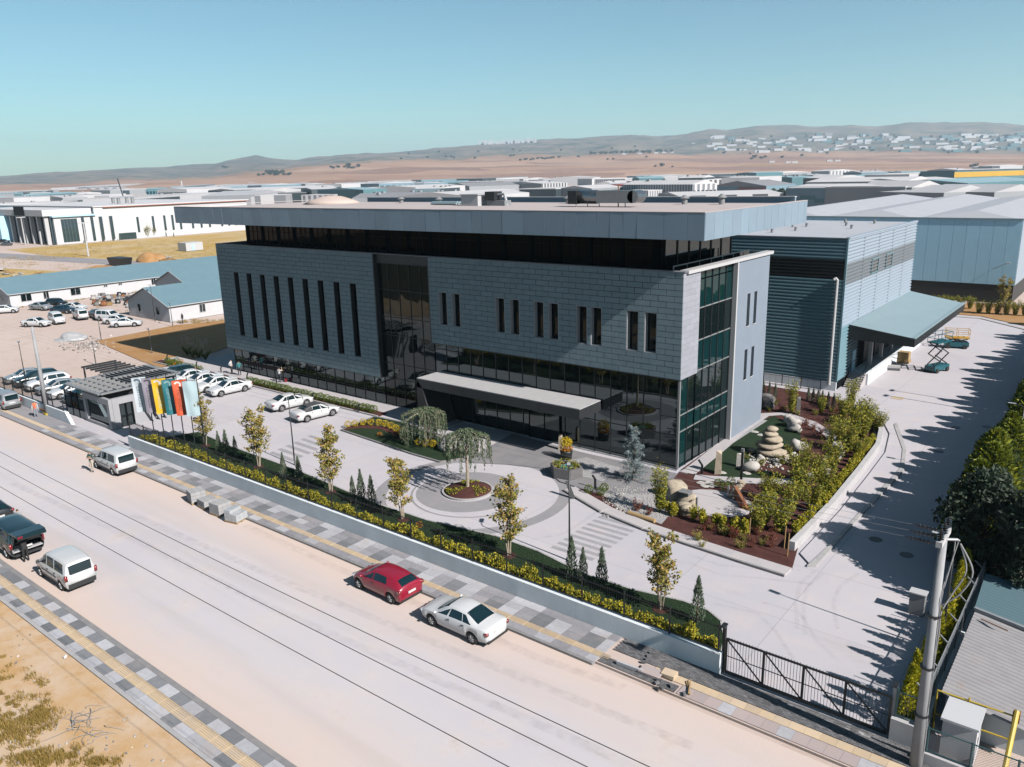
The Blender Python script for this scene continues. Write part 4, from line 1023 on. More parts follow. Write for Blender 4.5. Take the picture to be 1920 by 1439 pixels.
# behind the left wall
lab = [('hatch', 'paint_pink', 'pinkish red car next to the gatehouse wall'), ('hatch', 'paint_teal_sky_tint', 'dark teal hatchback beside the pinkish red car'), ('sedan', 'paint_white', 'white saloon between a dark hatchback and a silver saloon'),
       ('sedan', 'paint_silver', 'silver saloon parked behind the tall grey pole'), ('suv', 'paint_white', 'white off-roader behind the left wall'), ('suv', 'paint_teal_sky_tint', 'dark teal off-roader in the row behind the left wall'), ('sedan', 'paint_silver', 'silver saloon at the far end of the row behind the left wall')]
for i, (kd, pt, lb) in enumerate(lab):
    f = G(126, 775)+Vector((-.6-2.95*i, .7, 0)); car('parked_car', kd, pt, (f.x, f.y+2.6), -math.pi/2-.12, lb, group='cars in the row behind the left wall')
# dirt car park by the barracks
far_cars = [((12, 583), 'hatch', 'paint_white', .2, 'white car alone at the left edge of the dirt car park'), ((78, 577), 'sedan', 'paint_silver', -.5, 'silver car in the back of the dirt car park'), ((108, 572), 'suv', 'paint_black', -.5, 'black car in the back of the dirt car park'),
            ((120, 583), 'sedan', 'paint_navy', -.3, 'dark blue saloon in the dirt car park'), ((140, 578), 'sedan', 'paint_white', -.3, 'white saloon half hidden behind the dark blue one'), ((70, 608), 'sedan', 'paint_white', -.25, 'white saloon at the front left of the dirt car park'),
            ((108, 602), 'mpv', 'paint_white', -.9, 'white compact van facing the road in the dirt car park'), ((152, 594), 'mpv', 'paint_offwhite', 2.2, 'white boxy van showing its tail in the dirt car park'), ((183, 592), 'sedan', 'paint_grey', -.9, 'grey saloon beside the white boxy van'),
            ((205, 597), 'mpv', 'paint_white', -.4, 'white van with red stripe behind the nearest white saloon'), ((222, 603), 'sedan', 'paint_white', -.2, 'white saloon second from the front of the dirt car park'), ((238, 608), 'sedan', 'paint_white', .12, 'white saloon nearest to the orange soil bed')]
for (px, py), kd, pt, rz, lb in far_cars:
    p = G(px, py+4); car('parked_car', kd, pt, (p.x, p.y), rz+.75, lb, group='cars in the dirt car park', full=False)
for i, (px, py, pt) in enumerate([(8, 452, 'paint_black'), (22, 448, 'paint_white'), (34, 450, 'paint_grey'), (12, 458, 'paint_grey')]):
    p = G(px, py+3); car('distant_car', 'sedan', pt, (p.x, p.y), .6+i, ['black car outside the glass factory entrance', 'white car outside the glass factory entrance', 'grey car outside the glass factory entrance', 'grey car nearest to the left edge by the glass factory'][i], group='cars at the white factory', full=False)
# ------------------------------------------------------------------ boundary wall, fence, gate
mat('fence_black', (0.012, 0.016, 0.018), rough=0.5); mat('fence_teal', (0.03, 0.10, 0.11), rough=0.5); mat('steel_grey', (0.36, 0.38, 0.40), rough=0.5, metal=0.2)
mat('galvanised', (0.42, 0.45, 0.48), (0.36, 0.39, 0.42), scale=2, rough=0.5, metal=0.2); mat('pole_concrete', (0.44, 0.45, 0.47), (0.38, 0.39, 0.41), scale=1.5, rough=0.85, bump=0.1)
mat('yellow_paint', (0.72, 0.52, 0.03), (0.60, 0.44, 0.05), scale=3, rough=0.55); mat('wood_pale', (0.55, 0.38, 0.18), (0.46, 0.30, 0.13), scale=6, rough=0.8, stretch=(4, 4, .6))
mat('cable_black', (0.01, 0.01, 0.012), rough=0.7); mat('cable_grey', (0.33, 0.34, 0.36), rough=0.7); mat('insulator', (0.008, 0.008, 0.01), rough=0.25, coat=0.5)
mat('porcelain', (0.7, 0.7, 0.7), rough=0.3); mat('gate_panel', (0.46, 0.47, 0.50), (0.42, 0.43, 0.46), scale=1, rough=0.6); mat('lamp_lens', (0.55, 0.58, 0.60), rough=0.3)
wt = thing('front_wall', 'long low grey concrete wall along the pavement with fence on top', 'wall', (-66.4, 29.92, 0))
n = 14; L = (66.4-12.5)/n
for k in range(n): MB().box(-66.4+k*L+.006, -66.4+(k+1)*L-.006, 29.75, 30.10, 0, 1.08).build('concrete_panel', 'wall_concrete', wt)
w2 = thing('left_wall', 'grey concrete wall left of the gatehouse in front of parked cars', 'wall', (-140, 29.92, 0))
for k in range(14):
    a, b = -140+k*4.35, -140+(k+1)*4.35
    MB().box(a+.006, b-.006, 29.78, 30.08, 0, 1.1).build('concrete_panel', 'wall_concrete', w2)
MB().add([(-79.1, 29.78, 0), (-77.6, 29.78, 0), (-77.6, 30.08, 0), (-79.1, 30.08, 0), (-79.1, 29.78, 1.1), (-78.6, 29.78, 1.1), (-78.6, 30.08, 1.1), (-79.1, 30.08, 1.1)],
    [(0, 3, 2, 1), (4, 5, 6, 7), (0, 1, 5, 4), (1, 2, 6, 5), (2, 3, 7, 6), (3, 0, 4, 7)]).build('wall_end', 'wall_concrete', w2)
def fence_run(name, x0, x1, y, z0, z1, step, label, m='fence_black', pick=.13, diag=False):
    t = thing(name, label, 'fence', (x0, y, z0)); n = max(1, round((x1-x0)/step)); d = (x1-x0)/n
    for k in range(n+1):
        x = x0+k*d; MB().box(x-.035, x+.035, y-.035, y+.035, z0, z1+.06).build('post', m, t)
    for k in range(n):
        a, b = x0+k*d+.035, x0+(k+1)*d-.035
        MB().box(a, b, y-.02, y+.02, z1-.12, z1-.08).build('rail', m, t); MB().box(a, b, y-.02, y+.02, z0+.08, z0+.12).build('rail', m, t)
        p = MB(); c = int((b-a)/pick)
        for i in range(1, c):
            x = a+(b-a)*i/c; p.add([(x-.009, y-.009, z0+.05), (x+.009, y-.009, z0+.05), (x, y+.009, z0+.05), (x-.009, y-.009, z1+.03), (x+.009, y-.009, z1+.03), (x, y+.009, z1+.03)], [(0, 1, 4, 3), (1, 2, 5, 4), (2, 0, 3, 5), (3, 4, 5)])
        p.build('picket_panel', m, t)['kind'] = 'stuff'
    return t
fence_run('metal_fence', -66.2, -12.65, 29.95, 1.08, 2.42, 2.44, 'long black picket fence on the grey wall before the hedge')
fence_run('metal_fence', -139, -79.2, 29.95, 1.1, 2.4, 2.44, 'dark picket fence on the wall left of the gatehouse')
fence_run('metal_fence', -5.30, -4.42, 29.97, 1.08, 2.3, 1.0, 'short teal fence piece right of the sliding gate', m='fence_teal')
MB_ = thing('gate_side_wall', 'short whitish concrete wall right of the sliding gate', 'wall', (-5.4, 29.9, 0))
MB().box(-5.4, -4.4, 29.75, 30.1, 0, 1.08).build('concrete_panel', 'white_wall', MB_)
gt = thing('sliding_gate', 'long black metal sliding gate with diagonal braces', 'gate', (-12.4, 29.98, 0))
gx0, gx1, gy = -12.3, -5.5, 29.98
MB().box(gx0, gx1, gy-.05, gy+.05, .14, .26).build('bottom_beam', 'fence_black', gt); MB().box(gx0, gx1, gy-.035, gy+.035, 1.82, 1.90).build('top_rail', 'fence_black', gt)
MB().box(gx0, gx1, gy-.015, gy+.015, 1.0, 1.03).build('middle_rail', 'fence_black', gt)
for k in range(5):
    x = gx0+(gx1-gx0)*k/4; MB().box(x-.045, x+.045, gy-.04, gy+.04, .261, 1.819).build('stile', 'fence_black', gt)
    if k < 4:
        x2 = gx0+(gx1-gx0)*(k+1)/4; MB().bar((x+.05, gy, 1.80), (x2-.05, gy, .28), .05).build('brace', 'fence_black', gt)
        p = MB()
        for i in range(1, 13):
            xx = x+(x2-x)*i/13; p.bar((xx, gy-.045, .26), (xx, gy-.045, 2.0), .016)
        p.build('picket_panel', 'fence_black', gt)['kind'] = 'stuff'
for x in (-12.5, -5.42):
    g = thing('gate_post', 'tall dark post at the left end of the sliding gate' if x < -9 else 'pale teal guide post at the right end of the sliding gate', 'post', (x, 30.2, 0))
    MB().box(x-.07, x+.07, 30.13, 30.27, 0, 2.35).build('post', 'fence_black' if x < -9 else 'galvanised', g); MB().box(x-.1, x+.1, 29.9, 30.3, 2.351, 2.42).build('guide_roller', 'fence_black', g)
struct(MB().box(-12.3, -4.6, 29.6, 29.74, -.02, .012).build('gate_rail', 'steel_grey')); struct(MB().box(-12.3, -4.6, 29.42, 29.58, -.02, .11).build('gate_threshold', 'kerb_light'))

# ------------------------------------------------------------------ gatehouse
gh = thing('gatehouse', 'small white gatehouse with grey pergola roof by the road', 'building', (-73, 31.3, 0))
def Q(name, mb, m, p=gh): return mb.build(name, m, p)
Q('wall', MB().box(-77.9, -77.45, 31.3, 35.5, 0, 2.9), 'gate_panel')
Q('wall', MB().box(-77.44, -72.7, 35.2, 35.5, 0, 2.9), 'gate_panel')
fw_ = Q('front_frame', MB().box(-77.44, -72.62, 31.28, 31.6, 2.35, 2.9), 'gate_panel')
Q('front_frame', MB().box(-73.1, -72.62, 31.28, 31.6, 0, 2.349), 'gate_panel'); Q('front_sill', MB().box(-77.44, -73.11, 31.28, 31.6, 0, .3), 'gate_panel')
gw_ = Q('window', MB().box(-77.42, -73.12, 31.5, 31.54, .3, 2.35), 'glass_dark')
MB().box(-77.42, -73.12, 31.42, 31.5, .3, .36).box(-77.42, -73.12, 31.42, 31.5, 2.29, 2.35).build('window_frame', 'black_metal', gw_)
sw_ = MB().box(-72.95, -72.6, 31.61, 32.2, 0, 2.9); Q('side_wall', sw_, 'gate_panel'); Q('side_wall', MB().box(-72.95, -72.6, 32.2, 33.5, 2.3, 2.9), 'gate_panel'); Q('side_wall', MB().box(-72.95, -72.6, 33.5, 35.19, 0, 2.9), 'gate_panel')
d_ = Q('door', MB().box(-72.85, -72.78, 32.2, 33.5, .05, 2.3), 'glass_side')
MB().box(-72.8, -72.62, 32.2, 32.28, .05, 2.3).box(-72.8, -72.62, 32.82, 32.9, .05, 2.3).box(-72.8, -72.62, 33.42, 33.5, .05, 2.3).box(-72.8, -72.62, 32.28, 33.42, 1.0, 1.07).box(-72.8, -72.62, 32.28, 33.42, 2.22, 2.3).build('door_frame', 'black_metal', d_)
for k in range(3):     # leaning fins behind the door
    y = 33.7+k*.65; Q('leaning_fin', MB().add([(-72.6, y, 2.9), (-72.6, y+.3, 2.9), (-72.6, y+1.6, 0), (-72.6, y+1.3, 0), (-72.1, y, 2.9), (-72.1, y+.3, 2.9), (-72.1, y+1.6, 0), (-72.1, y+1.3, 0)],
        [(0, 1, 2, 3), (7, 6, 5, 4), (0, 4, 5, 1), (1, 5, 6, 2), (2, 6, 7, 3), (3, 7, 4, 0)]), 'gate_panel')
sg_ = Q('glass_screen', MB().box(-82.2, -78.0, 31.4, 31.44, .1, 2.5), 'glass_dark'); f = MB()
for x in (-82.2, -80.8, -79.4, -78.05): f.box(x, x+.06, 31.36, 31.48, 0, 2.55)
f.build('screen_frame', 'black_metal', sg_)
Q('roof_underside', MB().box(-80.9, -74.1, 31.5, 34.5, 2.9, 2.98), 'black_metal'); Q('roof_underside', MB().box(-81.7, -75.7, 34.5, 39.6, 2.9, 2.98), 'black_metal')
poly = [(-81, 31.25), (-73.95, 31.25), (-73.95, 34.65), (-75.55, 34.65), (-75.55, 39.9), (-81.9, 39.75)]
for i in range(6):
    a, b = Vector((*poly[i], 3.25)), Vector((*poly[(i+1) % 6], 3.25)); Q('roof_edge_beam', MB().bar(a, b, .42, .12), 'alu_grey')
for k in range(1, 7): x = -81+k*1.0; Q('roof_beam', MB().box(x-.05, x+.05, 31.35, 34.6, 3.16, 3.40), 'alu_grey')
for k in range(1, 4): y = 31.25+k*.85; Q('roof_beam', MB().box(-80.9, -74.05, y-.05, y+.05, 3.13, 3.37), 'alu_grey')
for k in range(11): y = 34.75+k*.46; Q('roof_louvre', MB().obox((-78.7, y, 3.28), (6.1, .05, .26), M=Matrix.Rotation(.35, 3, 'X')), 'alu_grey')
Q('roof_beam', MB().box(-78.75, -78.6, 34.7, 39.8, 3.10, 3.44), 'alu_grey')
for x, y in ((-81.6, 39.5), (-76, 39.5), (-80.7, 34.7)): Q('roof_post', MB().box(x-.08, x+.08, y-.08, y+.08, 0, 2.9), 'black_metal')
pg = thing('louvre_pergola', 'dark slatted pergola just behind the gatehouse', 'pergola', (-86, 39, 0))
for x, y in ((-89.5, 36.6), (-89.5, 40.0), (-83.2, 36.6), (-83.2, 40.0)): MB().box(x-.07, x+.07, y-.07, y+.07, 0, 2.6).build('post', 'fence_black', pg)
for k in range(7): x = -89.6+k*1.08; MB().box(x-.09, x+.09, 36.4, 40.2, 2.6, 2.78).build('slat', 'fence_black', pg)
# ------------------------------------------------------------------ banners
bcols = [('white', (0.62, 0.70, 0.76), 'pale white banner with dark lettering, first from the gatehouse', (0.10, 0.16, 0.22)), ('purple', (0.30, 0.28, 0.34), 'grey violet banner half hidden behind the yellow one', (0.06, 0.06, 0.08)), ('yellow', (0.85, 0.52, 0.01), 'bright yellow banner with pale lettering', (0.55, 0.62, 0.45)),
         ('teal', (0.02, 0.20, 0.24), 'teal banner between the yellow and the orange one', (0.25, 0.40, 0.42)), ('orange', (0.80, 0.13, 0.04), 'orange red banner with dark lettering', (0.20, 0.05, 0.05)), ('blue', (0.50, 0.66, 0.72), 'shiny pale blue banner, last in the row', None)]
tm = text_mesh('cermodo', 0.50, 0.004)
for i, (nm, c, lb, tc) in enumerate(bcols):
    mat('banner_'+nm, c, rough=0.45)
    x0 = -65.3+i*.98; y0 = 31.55+i*.36
    t = thing('flag_banner', lb, 'banner', (x0, y0, 0), group='banners on poles by the gatehouse')
    MB().tube([(x0, y0, 0), (x0, y0, 6.5)], [.05, .035], 8).build('flag_pole', 'fence_black', t)
    d = Vector((-.5, -.866, 0)); nn = Vector((.866, -.5, 0)); q = random.Random(i); ph = q.uniform(0, 6)
    def sf(a, b, off=0.0):
        w = 1.12*(1-.08*b); s_ = math.sin(a*7+ph+b*2.0)*.05*(.3+a)+math.sin(b*9+a*4+ph)*.02
        p = Vector((x0, y0, 6.1-3.05*b))+d*(.05+w*a)+nn*(s_+off); return (p.x, p.y, p.z)
    m = MB(); grid(m, lambda a, b: sf(a, b), 10, 14)
    fl = m.build('cloth', 'banner_'+nm, t, smooth=True)
    MB().bar((x0, y0, 6.12), Vector((x0, y0, 6.12))+d*1.22, .02).build('arm', 'fence_black', t)
    if tc:
        mat('banner_ink_'+nm, tc, rough=0.5)
        lm = MB()
        for v in tm.vertices:       # lettering runs down the cloth
            a = .62 - v.co.y/1.12; b = .56+v.co.x/3.05
            lm.v.append(sf(max(.02, min(.98, a)), max(.0, min(1, b)), .012 if v.co.z >= 0 else .004))
        for p in tm.polygons: lm.f.append(tuple(p.vertices)); lm.m.append(0)
        lm.build('lettering', 'banner_ink_'+nm, fl)
        em = MB()
        for k in range(12):
            t0, t1 = math.pi*(.15+k*.09), math.pi*(.15+(k+1)*.09)
            pt = lambda r_, tt: sf(.64+r_*math.cos(tt)/1.05, .13-r_*math.sin(tt)/3.05*1.0, .012)
            em.quad(pt(.14, t0), pt(.28, t0), pt(.28, t1), pt(.14, t1))
        em.build('emblem', 'banner_blue' if False else 'plate_white' if i in (2, 4) else 'banner_ink_'+nm, fl)

# ------------------------------------------------------------------ lamp posts, bollards
def lamp_post(x, y, h, label, rz=0.0, group='slim black lamp posts'):
    t = thing('lamp_post', label, 'lamp post', (x, y, 0), group=group)
    MB().lathe([(.12, 0), (.12, .03), (.07, .06), (.06, 1.0), (.045, h*.55), (.035, h)], (x, y, 0), 10).build('pole', 'fence_black', t, smooth=True)
    c, s_ = math.cos(rz), math.sin(rz)
    MB().tube([(x, y, h-.02), (x+c*.25, y+s_*.25, h+.10), (x+c*.55, y+s_*.55, h+.12)], .03, 6).build('arm', 'fence_black', t)
    hd = MB().obox((x+c*.75, y+s_*.75, h+.13), (.55, .26, .06), rz).build('lamp_head', 'fence_black', t)
    MB().obox((x+c*.75, y+s_*.75, h+.165), (.46, .2, .012), rz).build('lamp_top', 'lamp_lens', hd)
    return t
b = G(1068, 1052); lamp_post(b.x, b.y, 5.6, 'slim black lamp post in the front lawn by the striped crossing', 2.2)
b = G(553, 872); lamp_post(b.x, b.y, 5.6, 'slim black lamp post in the front lawn by the convertible', 1.2)
lamp_post(-5.05, 37.6, 5.6, 'dark lamp post beside the tall concrete utility pole', 3.0)
lamp_post(-5.3, 62.4, 5.7, 'dark lamp post among the hedge trees on the right', 3.1)
for (px, py), h, lb in [((52, 735), 5.4, 'thin lamp post behind the cars left of the tall grey pole'), ((180, 684), 2.7, 'thin short lamp post left of the pergola'), ((190, 638), 3.0, 'thin lamp post beside the nearest white cars of the dirt car park'), ((285, 662), 3.0, 'thin lamp post at the near edge of the orange soil bed'), ((324, 612), 3.5, 'lamp post in front of the near barrack door'), ((291, 602), 5.7, 'tall thin lamp post at the gable of the near barrack')]:
    b = G(px, py); lamp_post(b.x, b.y, h, lb, 2.8)
for x, y in ((-5.2, 80.3), (-5.2, 82.6)):
    t = thing('mast', 'tall slim mast behind the right hedge, '+('nearer' if y < 81 else 'farther')+' one of two', 'mast', (x, y, 0), group='masts behind the right hedge'); MB().tube([(x, y, 0), (x, y, 10.2)], [.10, .06], 8).build('pole', 'steel_grey', t); MB().obox((x, y, 10.2), (.3, .8, .1)).build('floodlight', 'fence_black', t)
b = G(100, 777)
t = thing('street_pole', 'tall tapered grey concrete pole in front of the left wall', 'pole', (b.x, b.y-.5, 0)); MB().lathe([(.24, 0), (.13, 8.9)], (b.x, b.y-.5, 0), 12).build('pole', 'pole_concrete', t, smooth=True)
MB().box(b.x-.3, b.x+.3, b.y-.8, b.y-.2, 0, .3).build('yellow_footing', 'yellow_paint', t)
for i, (px, py) in enumerate([(314, 672), (369, 686), (415, 694), (464, 708), (519, 716), (586, 747), (672, 768)]):
    b = G(px, py+6); z0 = .1
    t = thing('bollard_light', ['first', 'second', 'third', 'fourth', 'fifth', 'sixth', 'last'][i]+' black kinked bollard light from the left along the facade hedge', 'bollard', (b.x, b.y, 0), group='bollard lights along the hedge')
    MB().box(b.x-.06, b.x+.06, b.y-.05, b.y+.05, 0, .62).build('post', 'fence_black', t); MB().bar((b.x, b.y, .60), (b.x+.22, b.y+.02, .92), .09, .11).build('lamp_head', 'fence_black', t)
for px, py, lb in [(1316, 890, 'black kinked bollard light by the corner of the glass'), (1446, 770, 'black kinked bollard light beside the garden lawn')]:
    b = G(px, py); t = thing('bollard_light', lb, 'bollard', (b.x, b.y, 0)); MB().box(b.x-.07, b.x+.07, b.y-.05, b.y+.05, 0, .75).build('post', 'fence_black', t); MB().bar((b.x, b.y, .73), (b.x-.32, b.y+.02, 1.1), .1, .12).build('lamp_head', 'fence_black', t)

# ------------------------------------------------------------------ utility pole and lines
ux, uy = -4.24, 28.88
up_ = thing('utility_pole', 'tall concrete utility pole with crossarm, insulators and cables', 'utility pole', (ux, uy, 0))
MB().lathe([(.21, 0), (.13, 9.6)], (ux, uy, 0), 14).build('pole', 'pole_concrete', up_, smooth=True)
ca = MB().box(ux-.10, ux+.10, uy-.75, uy+.75, 9.35, 9.56).build('crossarm', 'white_wall', up_)
MB().tube([(ux, uy+.2, 9.3), (ux+.35, uy+.55, 9.25), (ux+.4, uy+.6, 9.2)], .05, 6).build('bracket', 'steel_grey', up_)
for k, yy in enumerate((-.6, 0.0, .6)):
    prof = [(.03, 0)]
    for j in range(4): prof += [(.05, .06+j*.085), (.12, .075+j*.085), (.05, .10+j*.085)]
    MB().lathe(prof+[(.04, .42), (.01, .44)], (ux, uy+yy, 9.56), 10).build('pin_insulator', 'insulator', up_)
    st = MB()
    for j in range(5): st.lathe([(.02, -.04), (.075, -.03), (.075, 0), (.02, .035)], (ux-.35-j*.13, uy+yy*1.0, 9.42), 10, M=Matrix.Rotation(R(90), 3, 'Y'))
    st.tube([(ux-.1, uy+yy, 9.44), (ux-1.1, uy+yy, 9.42)], .018, 5); st.build('strain_insulator', 'insulator', up_)
for k, (a, r_) in enumerate([(.3, .03), (.8, .025), (1.3, .03), (-.2, .02)]):
    dx, dy = math.cos(a)*.2, math.sin(a)*.2
    pts = [(ux+dx, uy+dy, .0)]+[(ux+dx*(1+.15*math.sin(z*1.3+k)), uy+dy*(1+.15*math.cos(z*1.7+k)), z) for z in np.linspace(1, 6.6, 9)]
    if k in (0, 2): pts += [(ux+.45+.1*k, uy+.35, 7.3), (ux+.75+.1*k, uy+.5, 8.2), (ux+.45, uy+.62, 9.1)]
    else: pts += [(ux+dx, uy+dy, 7.4), (ux+.3, uy+.5, 8.6), (ux+.38, uy+.6, 9.15)]
    MB().tube(smooth_path(pts), r_, 6).build('cable', 'cable_grey', up_)
for z in (2.3, 4.3, 6.4): MB().lathe([(.25, z), (.25, z+.06)], (ux, uy, 0), 12).build('strap', 'fence_black', up_)
def cable_line(name, p0, p1, sag, r_, m, label, cat='cable', group=None, n=40):
    a, c = Vector(p0), Vector(p1); pts = []
    for i in range(n+1):
        t = i/n; p = a+(c-a)*t; p.z -= sag*4*t*(1-t); pts.append(p)
    o = MB().tube(pts, r_, 5).build(name, m, None, origin=tuple(a)); tag(o, label, cat, group)
for k, yy in enumerate((-.6, 0.0, .6)): cable_line('overhead_wire', (ux-1.1, uy+yy, 9.42), (-120, uy+yy, 9.6), 1.2, .005, 'cable_grey', ['thin wire from the near insulator of the utility pole', 'thin wire from the middle insulator of the utility pole', 'thin wire from the far insulator of the utility pole'][k], group='wires of the utility pole')
for k, (yy, zz) in enumerate(((12.75, 10.1), (11.98, 10.1), (11.0, 10.1))): cable_line('overhead_wire', (-62, yy, zz), (6, yy, zz), .55, .011, 'cable_black', ['upper dark wire spanning above the road', 'middle dark wire spanning above the road', 'lowest dark wire spanning above the road'][k], group='dark wires above the road', n=60)

# ------------------------------------------------------------------ neighbour's plot on the right
mat('sheet_roof', (0.50, 0.49, 0.50), (0.44, 0.43, 0.45), scale=1.5, rough=0.6, metal=0.1, dirt=(0.50, 0.36, 0.24), dscale=0.9, dlo=.6, dhi=.85); mat('sheet_roof_dark', (0.12, 0.22, 0.26), rough=0.6)
mat('cabinet_white', (0.72, 0.74, 0.77), rough=0.6); mat('rust', (0.25, 0.10, 0.04), (0.35, 0.16, 0.07), scale=9, rough=0.9)
struct(MB().box(-3.9, 30, 28.0, 60, -.02, .02).build('neighbour_plot', 'lot_dirt'))
bw = thing('boundary_wall', 'low stained boundary wall under the grey fence on the right', 'wall', (-4.6, 30.2, 0))
for k in range(5): MB().box(-4.62, -4.34, 30.3+k*3.3, 30.3+(k+1)*3.3-.01, 0, .55).build('wall_block', 'wall_concrete', bw)
bf = thing('boundary_fence', 'grey wire mesh fence with angled posts beside the golden conifers', 'fence', (-4.5, 31, .55))
for k in range(8):
    y = 31+k*2.1; MB().box(-4.53, -4.47, y-.03, y+.03, .55, 1.95).build('post', 'galvanised', bf); MB().bar((-4.5, y, 1.9), (-4.85, y, 2.2), .05).build('post_arm', 'galvanised', bf)
def mesh_panel(y0, y1, z0, z1, x):
    m = MB(); s_ = .11
    for i in range(int((y1-y0+z1-z0)/s_)):
        c = y0-(z1-z0)+i*s_
        a0, a1 = max(y0, c), min(y1, c+(z1-z0))
        if a1 > a0:
            m.bar((x, a0, z0+(a0-c)), (x, a1, z0+(a1-c)), .006); m.bar((x, a0, z1-(a0-c)), (x, a1, z1-(a1-c)), .006)
    return m
for k in range(7):
    o = mesh_panel(31+k*2.1+.04, 31+(k+1)*2.1-.04, .6, 1.9, -4.5).build('wire_mesh', 'galvanised', bf); o['kind'] = 'stuff'
    MB().box(-4.515, -4.485, 31+k*2.1+.03, 31+(k+1)*2.1-.03, 1.86, 1.9).build('top_rail', 'galvanised', bf)
def corrugated_roof(p00, p10, p11, p01, n, amp, name, m, parent):
    a, b, c, d = map(Vector, (p00, p10, p11, p01)); mb = MB(); N = n*4
    for i in range(N+1):
        t = i/N; z = amp*math.sin(t*n*2*math.pi)
        p, q = a.lerp(d, t), b.lerp(c, t); mb.v.append((p.x, p.y, p.z+z)); mb.v.append((q.x, q.y, q.z+z))
    for i in range(N): mb.f.append((2*i, 2*i+1, 2*i+3, 2*i+2)); mb.m.append(0)
    return mb.build(name, m, parent, smooth=True)
sh = thing('metal_shed', 'shed with rusty pale corrugated roof beside the boundary fence', 'shed', (-3, 32, 0))
corrugated_roof((-4.05, 31.6, 1.75), (-.2, 31.2, 1.45), (-.2, 38.2, 1.55), (-4.05, 38.8, 1.85), 26, .075, 'roof_sheet', 'sheet_roof', sh)
MB().box(-3.9, -.3, 31.9, 38.0, 0, 1.35).build('wall', 'wall_concrete', sh); MB().bar((-4.1, 38.9, 1.95), (-.1, 38.3, 1.68), .16).build('ridge_pipe', 'galvanised', sh)
MB().bar((-3.7, 38.0, 2.0), (-2.6, 37.7, 1.95), .04).build('loose_pipe', 'rust', sh)
corrugated_roof((-4.1, 39.1, 1.95), (-.2, 38.5, 1.7), (-.2, 43, 1.5), (-4.3, 43.5, 1.7), 14, .07, 'roof_sheet', 'sheet_roof_dark', sh); MB().box(-4.0, -.3, 39, 43, 0, 1.4).build('wall', 'wall_concrete', sh)
cb_ = thing('steel_cabinet', 'white steel cabinet behind the chain link fence', 'cabinet', (-3.1, 30.6, 0))
MB().box(-3.66, -2.52, 29.95, 31.2, .1, 1.8).build('body', 'cabinet_white', cb_); MB().box(-3.72, -2.46, 29.75, 31.45, 1.8, 1.9).build('lid', 'cabinet_white', cb_); MB().box(-2.53, -2.505, 30.4, 30.5, .9, 1.1).build('handle', 'car_trim', cb_)
yr = thing('yellow_rail', 'yellow pipe railing in front of the corrugated shed', 'railing', (-2.9, 32.2, 0))
for a, c in [((-4.15, 31.35, 1.95), (-1.55, 31.35, 1.95)), ((-4.15, 31.35, .9), (-1.55, 31.35, .9)), ((-4.15, 31.35, 0), (-4.15, 31.35, 1.95)), ((-3.05, 31.35, .9), (-3.05, 31.35, 2.1))]: MB().tube([a, c], .035, 8).build('pipe', 'yellow_paint', yr)
MB().tube([(-1.5, 31.35, 2.2), (-1.5, 28.6, 0.4)], .09, 8).build('leaning_beam', 'yellow_paint', yr); MB().box(-1.62, -1.38, 31.25, 31.5, 1.75, 2.15).build('motor', 'rust', yr)
cf = thing('chain_link_fence', 'teal grey chain link fence on a low white wall at the lower right corner', 'fence', (-4, 29.3, 0))
MB().box(-4.05, 4, 29.15, 29.45, 0, .55).build('base_wall', 'white_wall', cf)
for k in range(6): x = -4+k*1.45; MB().tube([(x, 29.3, .55), (x, 29.3, 1.62)], .04, 8).build('post', 'fence_teal', cf)
for k in range(5):
    a = -4+k*1.45; m = mesh_panel(0, 1.37, .62, 1.55, 0); m.v = [(a+.04+p[1], 29.3+p[0], p[2]) for p in m.v]; m.build('wire_mesh', 'galvanised', cf)['kind'] = 'stuff'
    for z in (.62, 1.58): MB().tube([(a, 29.3, z), (a+1.45, 29.3, z)], .025, 6).build('rail', 'fence_teal', cf)
# works by the gate: control box, stacked kerbs, planks, loose cobbles
b = G(1718, 1150); t = thing('control_cabinet', 'small grey control cabinet standing in tree shade by the lamp post', 'cabinet', (b.x, b.y, 0)); MB().box(b.x-.35, b.x+.35, b.y-.25, b.y+.25, 0, 1.15).build('body', 'steel_grey', t); MB().box(b.x-.4, b.x+.4, b.y-.3, b.y+.3, 1.15, 1.22).build('lid', 'alu_white', t)
b = G(1185, 1235); o = MB().obox((-15.9, 27.75, .2), (1.3, .12, .16), .05); tag(o.build('loose_kerb', 'tile_light', None, (-15.9, 27.75, .2)), 'pale kerb block lying loose at the unfinished pavement', 'kerb block')
t = thing('slab_stack', 'flat stack of beige slabs on the unfinished pavement', 'slabs', (-15.2, 28.2, 0))
for k in range(2): MB().obox((-15.0+k*.06, 28.0, .14+k*.075), (1.0, .62, .07), .03*k).build('slab', 'tile_pink', t)
for k in range(3): MB().obox((-14.2, 28.32, .14+k*.065), (.62, .5, .06), .04*k).build('slab', 'tile_yellow', t)
q = random.Random(4)
for k, (px, py) in enumerate([(1217, 1232), (1222, 1226), (1213, 1238), (1208, 1243), (1235, 1277), (1232, 1282), (1240, 1292), (1258, 1288), (1283, 1303)]):
    p = G(px, py, .12); tag(MB().obox((p.x, p.y, .17), (.22, .11, .1), q.uniform(0, 3)).build('loose_cobble', 'cobble', None, (p.x, p.y, .17)), ['topmost', 'upper', 'lower', 'lowest', 'darkest', 'middle', 'front', 'lone', 'rightmost'][k]+' loose dark cobble beside the unfinished pavement', 'cobble', 'loose cobbles at the works')
